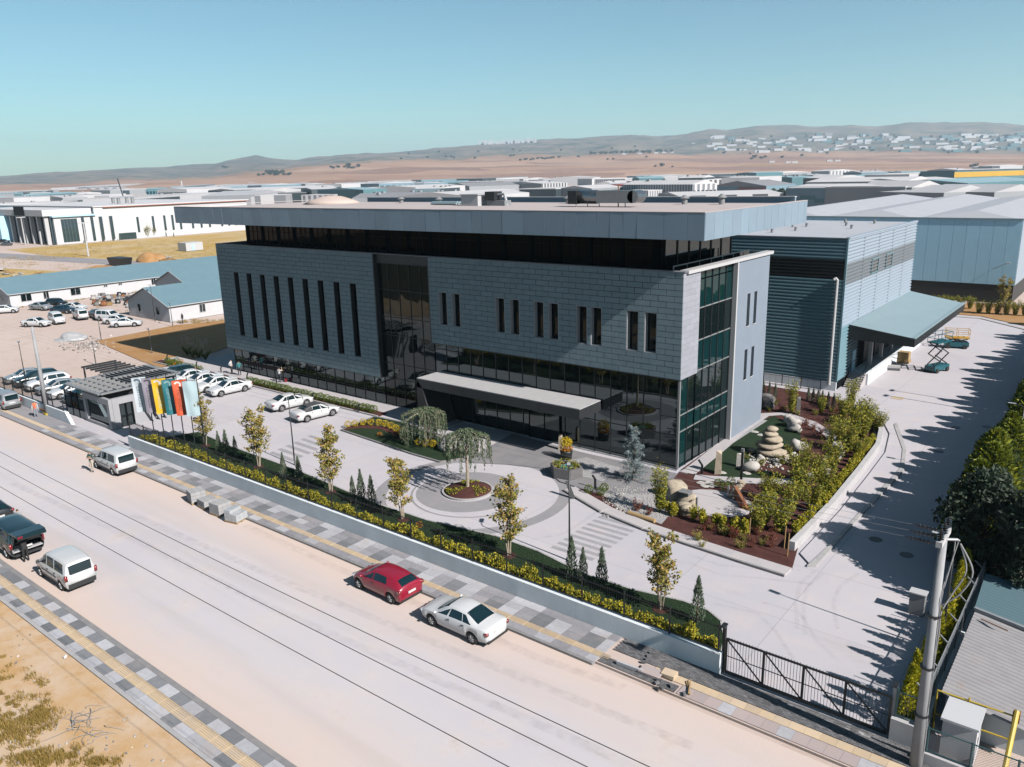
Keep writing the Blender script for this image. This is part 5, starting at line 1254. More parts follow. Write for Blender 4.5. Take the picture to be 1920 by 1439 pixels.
for k in range(3):
    a = G(1287+k*4, 1277, .14); c = G(1294-k*1.5, 1303, .14); tag(MB().bar((a.x, a.y, .14+k*.03), (c.x, c.y, .14+k*.03), .05, .03).build('plank', 'wood_pale', None, (a.x, a.y, .14)), ['left', 'middle', 'right'][k]+' pale wooden plank lying across the cobble strip', 'plank', 'planks at the works')
# pallets of pavers
mat('paver_grey', (0.44, 0.45, 0.46), (0.50, 0.50, 0.51), scale=5, rough=0.85, rand=0.08); mat('shrink_wrap', (0.62, 0.65, 0.68), (0.52, 0.55, 0.58), scale=4, rough=0.25, coat=0.5, bump=0.5, bscale=5, bdist=.05)
for i, (px, py, h, wrap, lb) in enumerate([(362, 943, .8, False, 'leftmost pallet of grey kerb blocks at the kerb'), (383, 953, .55, False, 'low pallet of grey blocks second from the left'), (407, 966, .78, False, 'pallet of grey blocks next to the wrapped one'), (436, 979, .8, True, 'pallet of blocks wrapped in shiny film, nearest to the camera')]):
    p = G(px, py); rz = .15*(i-1.5); t = thing('block_pallet', lb, 'pallet', (p.x, p.y+.3, 0), rz, 'pallets of blocks by the kerb')
    def Lc(name, mb, m): child(name, mb.mesh(name, m), t)
    for k in range(3): Lc('pallet_runner', MB().box(-.55, .55, -.5+k*.45, -.4+k*.45, 0, .1), 'wood_pale')
    for k in range(5): Lc('pallet_board', MB().box(-.55+k*.23, -.40+k*.23, -.52, .52, .1, .13), 'wood_pale')
    nl = int(h/.25)
    for z in range(nl):
        for a in range(2):
            for b_ in range(3):
                if wrap and z == nl-1 and a == 1: continue
                Lc('block', MB().box(-.52+a*.53, -.02+a*.53+.01, -.5+b_*.34, -.17+b_*.34, .135+z*.25, .135+z*.25+.235), 'shrink_wrap' if wrap else 'paver_grey')
# paper roll-shaped log (wrapped carpet) at the garden kerb
a, c = G(1178, 966), G(1228, 982); tag(MB().tube([(a.x, a.y, .16), (c.x, c.y, .16)], .16, 12).build('rolled_mat', 'wood_pale', None, (a.x, a.y, 0)), 'tan cardboard roll lying along the garden kerb', 'roll')
for px, py, lb in [(1160, 833, 'a'),]: pass
b = G(1683, 747); tag(MB().box(b.x-.55, b.x+.55, b.y-.5, b.y+.5, 0, .012).build('access_cover', 'tile_yellow', None, (b.x, b.y, 0)), 'tan square access cover in the side yard', 'cover')
for i, (px, py) in enumerate([(1642, 1012), (1700, 1041), (1760, 847), (1792, 802), (1850, 801)]):
    b = G(px, py); tag(MB().lathe([(.38, 0), (.38, .012)], (b.x, b.y, 0), 20).build('manhole_cover', 'fence_black', None, (b.x, b.y, 0)), ['first', 'second', 'third', 'fourth', 'fifth'][i]+' round dark manhole cover counted from the gate', 'manhole', 'manholes in the side yard')
# ------------------------------------------------------------------ ribbed hall, loading canopy, warehouse
mat('rib_dark', (0.22, 0.40, 0.47), rough=0.5, metal=0.1); mat('rib_black', (0.014, 0.018, 0.020), rough=0.5); mat('rib_white', (0.43, 0.53, 0.63), rough=0.5, metal=0.1); mat('rib_grey', (0.22, 0.26, 0.29), rough=0.5, metal=0.1)
mat('clad_grey', (0.58, 0.98, 1.22), (0.56, 0.94, 1.18), scale=.5, rough=0.55, rand=0.03); mat('roof_white', (0.60, 0.62, 0.67), (0.55, 0.57, 0.62), scale=.3, rough=0.6); mat('roof_white_shade', (0.52, 0.54, 0.58), rough=0.6)
mat('canopy_sheet', (0.34, 0.47, 0.52), (0.32, 0.45, 0.50), scale=.4, rough=0.5); mat('machine_blue', (0.015, 0.14, 0.18), rough=0.45); mat('machine_yellow', (0.75, 0.42, 0.04), rough=0.5)
hall = thing('ribbed_hall', 'dark ribbed metal hall with pale right side behind the office building', 'building', (-23, 80.6, 0))
def ribs(a, b, z0, z1, out, m, name, parent, pitch=.34, dep=.11):
    """horizontal ribs between plan points a and b; out = outward normal"""
    a, b, o = Vector((*a, 0)), Vector((*b, 0)), Vector((*out, 0)); n = max(1, round((z1-z0)/pitch)); h = (z1-z0)/n; mb = MB()
    prof = []
    for k in range(n):
        z = z0+k*h; prof += [(0, z), (0, z+h*.35), (dep, z+h*.5), (dep, z+h*.85)]
    prof.append((0, z1))
    for d, z in prof:
        p, q = a+o*d, b+o*d; mb.v += [(p.x, p.y, z), (q.x, q.y, z)]
    for i in range(len(prof)-1): mb.f.append((2*i, 2*i+1, 2*i+3, 2*i+2)); mb.m.append(0)
    return mb.build(name, m, parent)
for z0, z1, m in ((.9, 11.2, 'rib_dark'), (11.2, 13.1, 'rib_black'), (13.1, 15.1, 'rib_dark')): ribs((-45, 80.6), (-23.06, 80.6), z0, z1, (0, -1), m, 'ribbed_cladding', hall)
ribs((-23, 80.62), (-23, 108.4), 6.4, 10.6, (1, 0), 'rib_white', 'ribbed_cladding', hall); ribs((-23, 80.62), (-23, 108.4), 10.6, 12.7, (1, 0), 'rib_grey', 'ribbed_cladding', hall); ribs((-23, 80.62), (-23, 108.4), 12.7, 15.1, (1, 0), 'rib_white', 'ribbed_cladding', hall)
ribs((-23, 80.62), (-23, 87), .9, 6.4, (1, 0), 'rib_dark', 'ribbed_cladding', hall)
H = lambda nm, mb, m, p=hall: mb.build(nm, m, p)
H('hall_core', MB().box(-45, -23.05, 80.65, 108.4, 0, 15.0), 'dark_core'); H('hall_roof', MB().box(-44.8, -23.3, 80.9, 108.2, 15.0, 15.08), 'roof_white')
H('corner_trim', MB().box(-23.06, -22.88, 80.48, 80.62, .9, 15.25), 'rib_dark')
H('parapet_cap', MB().box(-45, -22.9, 80.45, 80.85, 15.1, 15.22), 'rib_grey'); H('parapet_cap', MB().box(-23.25, -22.86, 80.85, 108.5, 15.1, 15.26), 'rib_white')
H('plinth', MB().box(-45, -22.95, 80.45, 80.64, 0, .9), 'wall_concrete')
for k in range(1, 5): y = 80.62+k*5.6; H('joint_strip', MB().box(-22.93, -22.9, y-.05, y+.05, 6.4, 15.1), 'rib_grey')
H('joint_strip', MB().box(-38.3, -38.2, 80.5, 80.54, 13.1, 15.1), 'rib_black')
for y in (89.5, 95.2):
    w = H('window', MB().box(-22.95, -22.9, y, y+2.4, 10.9, 12.3), 'glass_side'); MB().box(-22.94, -22.84, y-.1, y, 10.8, 12.4).box(-22.94, -22.84, y+2.4, y+2.5, 10.8, 12.4).box(-22.94, -22.84, y, y+2.4, 12.3, 12.4).box(-22.94, -22.84, y, y+2.4, 10.8, 10.9).build('window_frame', 'rib_dark', w)
pts = [(-23.9, 80.2, 11.2), (-23.75, 80.32, 11.35), (-23.6, 80.32, 11.2), (-23.6, 80.32, .6)]
H('downpipe', MB().tube(pts, .14, 10), 'alu_white')
q = random.Random(2)
for k in range(14): x, y = q.uniform(-42, -26), q.uniform(83, 105); H('roof_vent', MB().lathe([(.15, 15.08), (.15, 15.4), (.22, 15.45), (.02, 15.55)], (x, y, 0), 8), 'steel_grey')
# loading canopy and dock
cy0, cy1 = 83.0, 108.2
cp = H('loading_canopy', MB().add([(-22.9, cy0, 6.4), (-16.7, cy0, 5.55), (-16.7, cy1, 5.55), (-22.9, cy1, 6.6), (-22.9, cy0, 4.95), (-16.7, cy0, 4.75), (-16.7, cy1, 4.75), (-22.9, cy1, 4.95)],
    [(4, 7, 6, 5), (0, 4, 5, 1), (1, 5, 6, 2), (2, 6, 7, 3), (3, 7, 4, 0)]), 'rib_black')
MB().add([(-22.9, cy0, 6.42), (-16.9, cy0+.15, 5.60), (-16.9, cy1-.15, 5.60), (-22.9, cy1, 6.62)], [(0, 1, 2, 3)]).build('canopy_sheet', 'canopy_sheet', cp)
MB().box(-17.0, -16.66, cy0, cy1, 5.552, 5.66).build('gutter', 'canopy_sheet', cp)
H('dock_wall', MB().box(-23.0, -22.9, 87, 108.2, 0, 4.9), 'dark_core'); H('dock', MB().box(-22.9, -21.0, 84.5, 108, 0, 1.15), 'wall_concrete')
for k in range(5): y = 88.5+k*4.3; H('dock_column', MB().box(-22.2, -21.85, y, y+.4, 1.15, 4.9), 'alu_white')
for k in range(4):
    y = 89.3+k*4.3; d = H('dock_door', MB().box(-22.95, -22.86, y, y+3.2, 1.15, 4.4), 'dark_metal'); MB().box(-22.86, -22.82, y+.1, y+3.1, 2.6, 2.66).build('door_rib', 'rib_dark', d)
d = H('side_door', MB().box(-22.93, -22.84, 85.2, 86.2, 1.15, 3.3), 'clad_grey')
st = thing('dock_stair', 'concrete stair with black railing at the hall corner', 'stairs', (-21.9, 82.8, 0))
for k in range(7): MB().box(-22.8, -21.2, 82.4+k*.3, 84.5, k*.165, (k+1)*.165-.001).build('step', 'path_stone', st)
for x in (-22.75, -21.25):
    MB().tube([(x, 82.5, 1.0), (x, 84.5, 2.15), (x, 86.5, 2.15)], .03, 6).build('handrail', 'fence_black', st)
    for y, z in ((82.5, .1), (83.5, .65), (84.5, 1.15), (86.5, 1.15)): MB().tube([(x, y, z), (x, y, z+1.0)], .025, 6).build('baluster', 'fence_black', st)
fence_run('garden_fence', -34, -24.2, 79.6, 0, 1.15, 2.0, 'low black railing at the foot of the ribbed hall', pick=.5)
# warehouse beyond
wh = thing('warehouse', 'big pale grey warehouse with white roofs behind the loading yard', 'building', (-16, 144, 0))
wc = G(1897, 570); WX, WY = wc.x, wc.y
WZ = onY(1900, 413, WY).z
V = lambda nm, mb, m, p=wh: mb.build(nm, m, p)
for k in range(24): a = WX-k*1.9; V('wall_panel', MB().box(a-1.9+.015, a-.015, WY, WY+.1, 2.9, WZ), 'clad_grey')
V('plinth', MB().box(WX-46, WX-.1, WY+.12, WY+.5, 0, 2.9), 'rib_black'); V('core', MB().box(WX-46, WX-.05, WY+.1, WY+90, 2.9, WZ-.3), 'clad_grey')
for k in range(12): y = WY+.1+k*7.4; V('side_panel', MB().box(WX-.04, WX+.06, y+.02, y+7.38, 2.9, WZ), 'rib_white')
V('plinth', MB().box(WX-.6, WX-.1, WY+.5, WY+90, 0, 2.9), 'rib_black'); V('gutter', MB().box(WX-46.1, WX+.1, WY-.12, WY+.2, WZ, WZ+.25), 'canopy_sheet')
ng = 3; gw_ = 46/ng
for k in range(ng):
    x0 = WX-46+k*gw_; xm, x1 = x0+gw_/2, x0+gw_
    rf = MB().add([(x0, WY+.2, WZ), (xm, WY+8.5, WZ+1.0), (xm, WY+90, WZ+1.0), (x0, WY+90, WZ)], [(0, 1, 2, 3)]); V('roof_slope', rf, 'roof_white')
    V('roof_slope', MB().add([(xm, WY+8.5, WZ+1.0), (x1, WY+.2, WZ), (x1, WY+90, WZ), (xm, WY+90, WZ+1.0)], [(0, 1, 2, 3)]), 'roof_white'); V('roof_hip', MB().add([(x0, WY+.2, WZ), (x1, WY+.2, WZ), (xm, WY+8.5, WZ+1.0)], [(0, 1, 2)]), 'roof_white_shade')  # hips use a darker copy of the white roof as painted shade
p = onY(1893, 492, WY-.1); lt = thing('wall_lamp', 'wall lamp on a long arm on the warehouse front', 'lamp', (p.x, p.y, p.z)); MB().tube([(p.x-2.2, WY-.02, p.z-1.2), (p.x, WY-1.2, p.z)], .05, 6).build('arm', 'alu_white', lt); MB().obox((p.x, WY-1.3, p.z), (.5, .3, .15)).build('lamp_head', 'alu_white', lt)
# yard behind: planted kerb before the warehouse
curve = [(1545, 590), (1640, 590), (1760, 592), (1840, 598), (1920, 618), (2000, 640)]
curve_path('yard_edge', curve, .4, .12, 'kerb_light')
struct(MB().prism(GP((1660, 585), (1760, 588), (1840, 594), (1930, 614), (2010, 620), (1990, 585), (1900, 572), (1700, 565)), -.02, .07).build('soil_bed', 'orange_dirt'))
# lifts and stores
def scissor_lift(x, y, hgt, rz, label, top='machine_blue'):
    t = thing('scissor_lift', label, 'lift', (x, y, 0), rz)
    c = lambda nm, mb, m: child(nm, mb.mesh(nm, m), t)
    c('chassis', MB().box(-1.3, 1.3, -.6, .6, .25, .75), 'machine_blue')
    for a in (-.9, .9):
        for b in (-.62, .62): c('wheel', MB().lathe([(.25, -.1), (.25, .1)], (a, b, .25), 12, M=Matrix.Rotation(R(90), 3, 'X')), 'tyre_rubber')
    n = max(1, int(hgt/1.0)); h = hgt/n
    for k in range(n):
        z = .8+k*h
        for yy in (-.45, .45): c('scissor_arm', MB().bar((-1.15, yy, z), (1.15, yy, z+h), .09), 'fence_black'); c('scissor_arm', MB().bar((1.15, yy*.8, z), (-1.15, yy*.8, z+h), .09), 'fence_black')
    z = .85+hgt
    c('platform', MB().box(-1.3, 1.3, -.6, .6, z, z+.12), top)
    for zz in (.55, 1.05): c('guard_rail', MB().box(-1.3, 1.3, -.62, -.58, z+zz, z+zz+.05).box(-1.3, 1.3, .58, .62, z+zz, z+zz+.05).box(-1.32, -1.28, -.58, .58, z+zz, z+zz+.05).box(1.28, 1.32, -.58, .58, z+zz, z+zz+.05), top)
    for a in (-1.29, 0, 1.27):
        for b in (-.6, .6): c('guard_post', MB().box(a-.02, a+.02, b-.02, b+.02, z+.1, z+1.05), top)
    return t
b = G(1732, 682); scissor_lift(b.x+1.9, b.y-3.0, 2.4, 1.2, 'raised blue scissor lift at the edge of the loading canopy')
b = G(1772, 655); scissor_lift(b.x+.9, b.y+1.5, .4, .3, 'lowered blue scissor lift with yellow platform in the loading yard', 'machine_yellow')
b = G(1690, 680); t = thing('timber_crate', 'tan timber crate by the dock', 'crate', (b.x, b.y, 0)); MB().box(b.x-1.3, b.x+.9, b.y-.6, b.y+.6, .1, .35).build('pallet', 'wood_pale', t); MB().box(b.x-.3, b.x+.8, b.y-.5, b.y+.5, .35, 1.3).build('box', 'wood_pale', t)
b = G(1668, 694); t = thing('material_bundle', 'pale green wrapped bundle on the yard floor', 'bundle', (b.x, b.y, 0)); MB().tube([(b.x-1, b.y-.3, .3), (b.x+1, b.y+.3, .3)], .3, 8).build('roll', 'paver_grey', t); MB().tube([(b.x-.9, b.y+.25, .25), (b.x+.9, b.y+.75, .25)], .25, 8).build('roll', 'tile_yellow', t)
# ------------------------------------------------------------------ roof plant on the office building
def roof_at(px, py): return G(px, py, 19.0)
b = Vector((-53.5, 61.5, 19)); t = thing('roof_cabin', 'white boxy stair cabin on the office roof', 'cabin', tuple(b)); MB().box(b.x-1.1, b.x+1.1, b.y-1.1, b.y+1.1, 19, 20.05).build('cabin', 'alu_white', t); MB().box(b.x-1.2, b.x+1.2, b.y-1.2, b.y+1.2, 20.05, 20.13).build('cabin_roof', 'roof_white', t)
b = Vector((-38.9, 60.5, 19)); t = thing('air_duct_unit', 'shiny metal air duct unit on the office roof', 'duct', tuple(b)); mat('duct_metal', (0.55, 0.58, 0.60), rough=0.25, metal=0.9)
MB().lathe([(.6, -1.0), (.6, .8), (.5, 1.3)], (b.x-.6, b.y, 19.85), 16, M=Matrix.Rotation(R(90), 3, 'Y')).build('duct_cowl', 'duct_metal', t, smooth=True); MB().box(b.x-2.4, b.x-1.5, b.y-.7, b.y+.7, 19.25, 20.4).build('duct_mouth', 'dark_metal', t)
MB().box(b.x+.6, b.x+4.2, b.y-.7, b.y+.7, 19.35, 20.4).build('duct', 'duct_metal', t); MB().lathe([(.52, -.7), (.52, .7)], (b.x+4.2, b.y, 19.87), 16, M=Matrix.Rotation(R(90), 3, 'X')).build('duct_bend', 'duct_metal', t)
for dx in (-1.6, -.4, .8, 3.4): MB().box(b.x+dx, b.x+dx+.06, b.y-.6, b.y-.54, 19, 19.5).build('stand', 'steel_grey', t)
b = Vector((-50.9, 61.5, 19)); t = thing('roof_fan', 'dark roof fan with pipes beside the white cabin', 'fan', tuple(b)); MB().box(b.x-1.0, b.x+.2, b.y-.6, b.y+.6, 19.5, 20.35).build('fan_box', 'fence_black', t); MB().tube([(b.x+.2, b.y, 20.0), (b.x+1.0, b.y, 20.1), (b.x+1.3, b.y, 19)], .16, 8).build('pipe', 'galvanised', t); MB().box(b.x-.8, b.x+1.4, b.y-.5, b.y+.5, 19, 19.5).build('frame', 'steel_grey', t)
for i, (x, y, h) in enumerate([(-62, 65, .7), (-45.5, 66, .8), (-33, 66, .8), (-29.5, 66, .9), (-69, 66, .7)]):
    t = thing('roof_vent', ['squat cone vent left of the white cabin', 'small roof vent right of the roof fan', 'small roof vent right of the duct unit', 'roof vent nearest to the right roof end', 'roof vent farthest left behind the roof edge'][i], 'vent', (x, y, 19), group='vents on the office roof'); MB().lathe([(.25, 19), (.25, 19+h*.6), (.45, 19+h*.65), (.12, 19+h)], (x, y, 0), 12).build('cowl', 'alu_grey', t)
t = thing('red_mast', 'thin red mast beside the duct unit', 'mast', (-36.8, 61, 19)); MB().tube([(-36.8, 61, 19), (-36.8, 61, 20.9)], .05, 6).build('mast', 'rust', t)
tag(MB().lathe([(3.6, 18.98), (2.6, 19.4), (1.2, 19.85), (.05, 19.95)], (-79, 64, 0), 24).build('gravel_heap', 'lot_dirt', None, (-79, 64, 19), smooth=True), 'pinkish gravel heap on the office roof', 'gravel')
b = Vector((-58.5, 62, 19)); t = thing('pipe_bundle', 'bluish wrapped pipes lying on the office roof', 'pipes', tuple(b))
for k in range(5): MB().tube([(b.x-1.8, b.y+k*.2, 19.15+.12*(k % 2)), (b.x+1.8, b.y+k*.2, 19.15+.12*(k % 2))], .12, 6).build('pipe', 'canopy_sheet', t)

# ------------------------------------------------------------------ barracks on the left
mat('barrack_white', (0.72, 0.73, 0.76), (0.68, 0.69, 0.72), scale=.6, rough=0.7); mat('barrack_roof', (0.17, 0.30, 0.36), (0.19, 0.32, 0.38), scale=.6, rough=0.55)
def barrack(name, x0, x1, y0, y1, eave, ridge, label, wins):
    """gabled hut with its ridge along Y"""
    t = thing(name, label, 'barrack', (x1, y0, 0)); xm = (x0+x1)/2
    b = lambda nm, mb, m, p=t: mb.build(nm, m, p)
    w = MB().add([(x0, y0, 0), (x1, y0, 0), (x1, y1, 0), (x0, y1, 0), (x0, y0, eave), (x1, y0, eave), (x1, y1, eave), (x0, y1, eave), (xm, y0, ridge), (xm, y1, ridge)],
        [(0, 1, 5, 8, 4), (1, 2, 6, 5), (2, 3, 7, 9, 6), (3, 0, 4, 7)])
    b('wall', w, 'barrack_white'); o = .35; k = (ridge-eave)/(xm-x0)
    for sg in (1, -1):
        xe = xm+sg*((x1-x0)/2+o); ze = eave-k*o
        r_ = b('roof', MB().add([(xm, y0-o, ridge+.06), (xe, y0-o, ze+.06), (xe, y1+o, ze+.06), (xm, y1+o, ridge+.06), (xm, y0-o, ridge-.04), (xe, y0-o, ze-.04), (xe, y1+o, ze-.04), (xm, y1+o, ridge-.04)],
            [(0, 1, 2, 3), (7, 6, 5, 4), (0, 4, 5, 1), (1, 5, 6, 2), (2, 6, 7, 3)]), 'barrack_roof')
        MB().bar((xe, y0-o, ze), (xe, y1+o, ze), .12).build('gutter', 'alu_white', r_)
        MB().bar((xm, y0-o-.03, ridge), (xe, y0-o-.03, ze), .1, .06).build('barge_board', 'alu_white', r_)
    for y, wd, z0, z1 in wins:
        w = b('window', MB().box(x1, x1+.03, y, y+wd, z0, z1), 'glass_side'); MB().box(x1-.01, x1+.06, y-.07, y, z0-.07, z1+.07).box(x1-.01, x1+.06, y+wd, y+wd+.07, z0-.07, z1+.07).box(x1-.01, x1+.06, y, y+wd, z1, z1+.07).box(x1-.01, x1+.06, y, y+wd, z0-.07, z0).box(x1, x1+.05, y+wd/2-.03, y+wd/2+.03, z0, z1).build('window_frame', 'alu_white', w)
    for x in (x0+(x1-x0)*.25, x0+(x1-x0)*.7):
        w = b('window', MB().box(x, x+.9, y0-.03, y0, 1.0, 2.2), 'glass_side'); MB().box(x-.07, x, y0-.06, y0+.01, .93, 2.27).box(x+.9, x+.97, y0-.06, y0+.01, .93, 2.27).build('window_frame', 'alu_white', w)
    return t
barrack('barrack', -136.5, -122.9, 64.7, 92, 2.7, 5.2, 'near white barrack hut with blue grey gable roof', [(70, 1.0, .9, 2.2), (76, 1.6, .9, 2.2), (80, 1.6, .9, 2.2)])
barrack('barrack', -156, -143, 80, 110, 2.7, 5.2, 'small gabled white hut half hidden behind the near barrack', [(84, 1.2, 1, 2.2)])
barrack('barrack', -178.5, -165.3, 56.6, 118, 2.6, 5.0, 'long white barrack with blue grey roof at the back of the car park', [(58.5, 1.8, .9, 2.2), (62.5, .9, .9, 2.2), (67.5, 1.8, .9, 2.2), (74, .7, 1.8, 2.1), (77, .7, 1.8, 2.1), (84, .9, 1, 2.2), (90, 1.8, .9, 2.2), (95.5, 2.0, .8, 2.3), (101, 1.6, .9, 2.2), (105, 1.6, .9, 2.2), (110, 1.6, .9, 2.2), (114.5, 1.5, .9, 2.2)])
# ------------------------------------------------------------------ white factory at the left
mat('w_white', (0.76, 0.77, 0.80), (0.72, 0.73, 0.76), scale=.2, rough=0.7); mirror_glass('far_glass', (.7, .8, .85), base=(0.01, 0.05, 0.065), f0=.12)
wf = thing('white_factory', 'big white factory with slit windows and dark glass entrance at the left', 'factory', (-326, 131, 0)); W_ = lambda nm, mb, m, p=wf: mb.build(nm, m, p)
W_('hall_wall', MB().box(-420, -326, 146.5, 215, 0, 13.2), 'w_white'); W_('hall_roof', MB().box(-421, -325.6, 146.2, 216, 13.2, 13.6), 'w_white'); W_('roof_line', MB().box(-325.7, -325.3, 150, 216, 12.9, 13.2), 'brick_red')
W_('front_block', MB().box(-400, -325.4, 131, 146.5, 0, 10.2), 'w_white'); W_('eaves', MB().box(-401, -324.6, 130.5, 146.6, 10.2, 10.7), 'clad_grey'); W_('upper_block', MB().box(-400, -327, 128, 146, 10.7, 13.0), 'w_white')
for y0, y1 in ((133.5, 139.5),):
    for k in range(5): W_('window', MB().box(-325.4, -325.2, y0+k*1.2, y0+k*1.2+1.1, .8, 9.4), 'far_glass')
for y in (141, 144.5, 148, 152): W_('window', MB().box(-325.9 if y > 146 else -325.4, -325.1, y, y+1.0, .6, 9.6), 'far_glass')
for y in (163, 169.5, 174.5, 178, 181.5, 187, 191, 195, 201, 204.5, 208): W_('window', MB().box(-326, -325.8, y, y+.9, 2.5, 8.6), 'far_glass')
W_('canopy_door', MB().box(-326, -325.7, 155, 162, .2, 2.6), 'far_glass'); W_('sign_panel', MB().box(-352, -343, 127.6, 128, 10.8, 14.2), 'black_metal')
W_('entrance_glass', MB().box(-362, -326.5, 130.4, 131, .3, 10.1), 'far_glass')
for k in range(6): W_('entrance_column', MB().box(-361+k*6.4, -360+k*6.4, 128.8, 130.2, 0, 10.4), 'alu_white')
W_('side_block', MB().box(-470, -364, 126, 146, 0, 10.5), 'clad_grey')
for k, y in enumerate((166, 168.5, 172, 174.5)): W_('roof_stack', MB().lathe([(.7, 13.6), (.7, 15.8), (.9, 16)], (-345-10*(k % 2), y, 0), 10), 'alu_grey')
for i, (px, py, h) in enumerate([(48, 459, 10.5), (166, 481, 10.5)]):
    b = G(px, py); t = thing('power_pole', ['pale pole with crossarm in front of the glass factory entrance', 'pale pole with crossarm in the dry grass field'][i], 'pole', (b.x, b.y, 0)); MB().tube([(b.x, b.y, 0), (b.x, b.y, h)], [.3, .18], 8).build('pole', 'white_wall', t); MB().box(b.x-.1, b.x+.1, b.y-1.6, b.y+1.6, h-.3, h).build('crossarm', 'white_wall', t)
b = G(358, 470); t = thing('site_container', 'white site container beside the dirt track', 'container', (b.x, b.y, 0)); MB().box(b.x-2.5, b.x+2.5, b.y-3, b.y+3, .1, 2.7).build('box', 'alu_white', t); MB().box(b.x+2.5, b.x+2.55, b.y-1, b.y, .2, 2.2).build('door', 'clad_grey', t)
# ------------------------------------------------------------------ factories beyond
for nm, c in dict(f_white=(.74, .75, .78), f_grey=(.40, .43, .46), f_dark=(.04, .07, .085), f_teal=(.10, .26, .30), f_blue=(.22, .36, .44), f_yellow=(.75, .45, .03), f_red=(.45, .12, .12), f_brown=(.30, .16, .16), fr_white=(.80, .79, .80), fr_light=(.62, .63, .66), fr_grey=(.36, .36, .38), fr_teal=(.35, .55, .62)).items(): mat(nm, c, tuple(v*.9 for v in c), scale=.05, rough=0.6)
def stripe_mat(name, a, b_, period):
    m, nt, p = _new(name); g = nt.nodes.new('ShaderNodeNewGeometry'); sx = nt.nodes.new('ShaderNodeSeparateXYZ'); nt.links.new(g.outputs['Position'], sx.inputs[0])
    ad = nt.nodes.new('ShaderNodeMath'); ad.operation = 'SUBTRACT'; nt.links.new(sx.outputs['X'], ad.inputs[0]); nt.links.new(sx.outputs['Y'], ad.inputs[1])
    md = nt.nodes.new('ShaderNodeMath'); md.operation = 'PINGPONG'; md.inputs[1].default_value = period; nt.links.new(ad.outputs[0], md.inputs[0])
    gt_ = nt.nodes.new('ShaderNodeMath'); gt_.operation = 'GREATER_THAN'; gt_.inputs[1].default_value = period*.5; nt.links.new(md.outputs[0], gt_.inputs[0])
    nt.links.new(_mix(nt, gt_.outputs[0], sca(a), sca(b_)), p.inputs['Base Color']); p.inputs['Roughness'].default_value = .6
stripe_mat('f_stripe', (.76, .76, .78), (.25, .27, .30), 1.5); stripe_mat('f_stripe_dark', (.70, .71, .73), (.05, .06, .07), 1.3)
def factory(x0, y0, x1, y1, h, depth, wall, roof, label, gable=0.0, band=None, sign=None, vents=0):
    a, b = G(x0, y0, h), G(x1, y1, h); d = (b-a); L = d.length; d.normalize(); n = Vector((-d.y, d.x, 0))
    if n.dot((a+b)/2) < 0: n = -n
    t = thing('factory', label, 'factory', (a.x, a.y, 0), group='industrial buildings behind'); c = a+d*L+n*depth; e = a+n*depth
    P4 = [(a.x, a.y), (b.x, b.y), (c.x, c.y), (e.x, e.y)]
    MB().prism(P4, 0, h-.02).build('wall', wall, t)
    if gable:
        m0, m1 = a+n*depth*.5, b+n*depth*.5
        if gable < 0:
            m0, m1 = (a+b)/2, (c+e)/2; g_ = -gable
            MB().add([(a.x, a.y, h), (m0.x, m0.y, h+g_), (m1.x, m1.y, h+g_), (e.x, e.y, h), (b.x, b.y, h), (c.x, c.y, h)], [(0, 1, 2, 3), (1, 4, 5, 2), (0, 4, 1), (3, 2, 5)]).build('roof', roof, t)
        else: MB().add([(a.x, a.y, h), (b.x, b.y, h), (m1.x, m1.y, h+gable), (m0.x, m0.y, h+gable), (c.x, c.y, h), (e.x, e.y, h)], [(0, 1, 2, 3), (3, 2, 4, 5), (1, 4, 2), (0, 3, 5)]).build('roof', roof, t)
    else: MB().prism(P4, h, h+.5).build('roof', roof, t)
    def face(s0, s1, z0, z1, mt, nm, out=.12):
        p, q_ = a+d*L*s0-n*out, a+d*L*s1-n*out; MB().prism([(p.x, p.y), (q_.x, q_.y), ((q_+n*.1).x, (q_+n*.1).y), ((p+n*.1).x, (p+n*.1).y)], z0, z1).build(nm, mt, t)
    if band:
        for s0, s1, z0, z1, mt in band: face(s0, s1, h*z0, h*z1, mt, 'facade_band')
    q = random.Random(x0)
    for k in range(vents):
        p = a+d*L*q.uniform(.1, .9)+n*depth*q.uniform(.2, .8); zz = h+(abs(gable) if gable else .3)*.8; MB().box(p.x-1.2, p.x+1.2, p.y-1.2, p.y+1.2, zz-.4, zz+1.2).build('roof_vent', 'f_grey', t)
    if sign:
        s_, mt, sz, pos, zz = sign; me = text_mesh(s_, sz, .05); me.materials.append(MATS[mt]); p = a+d*L*pos-n*.4
        o = child('lettering', me, t, (p.x-a.x, p.y-a.y, zz)); o.rotation_euler = (R(90), 0, math.atan2(d.y, d.x))
    return t
win5 = [(k/6+.03, k/6+.13, .35, .7, 'far_glass') for k in range(6)]
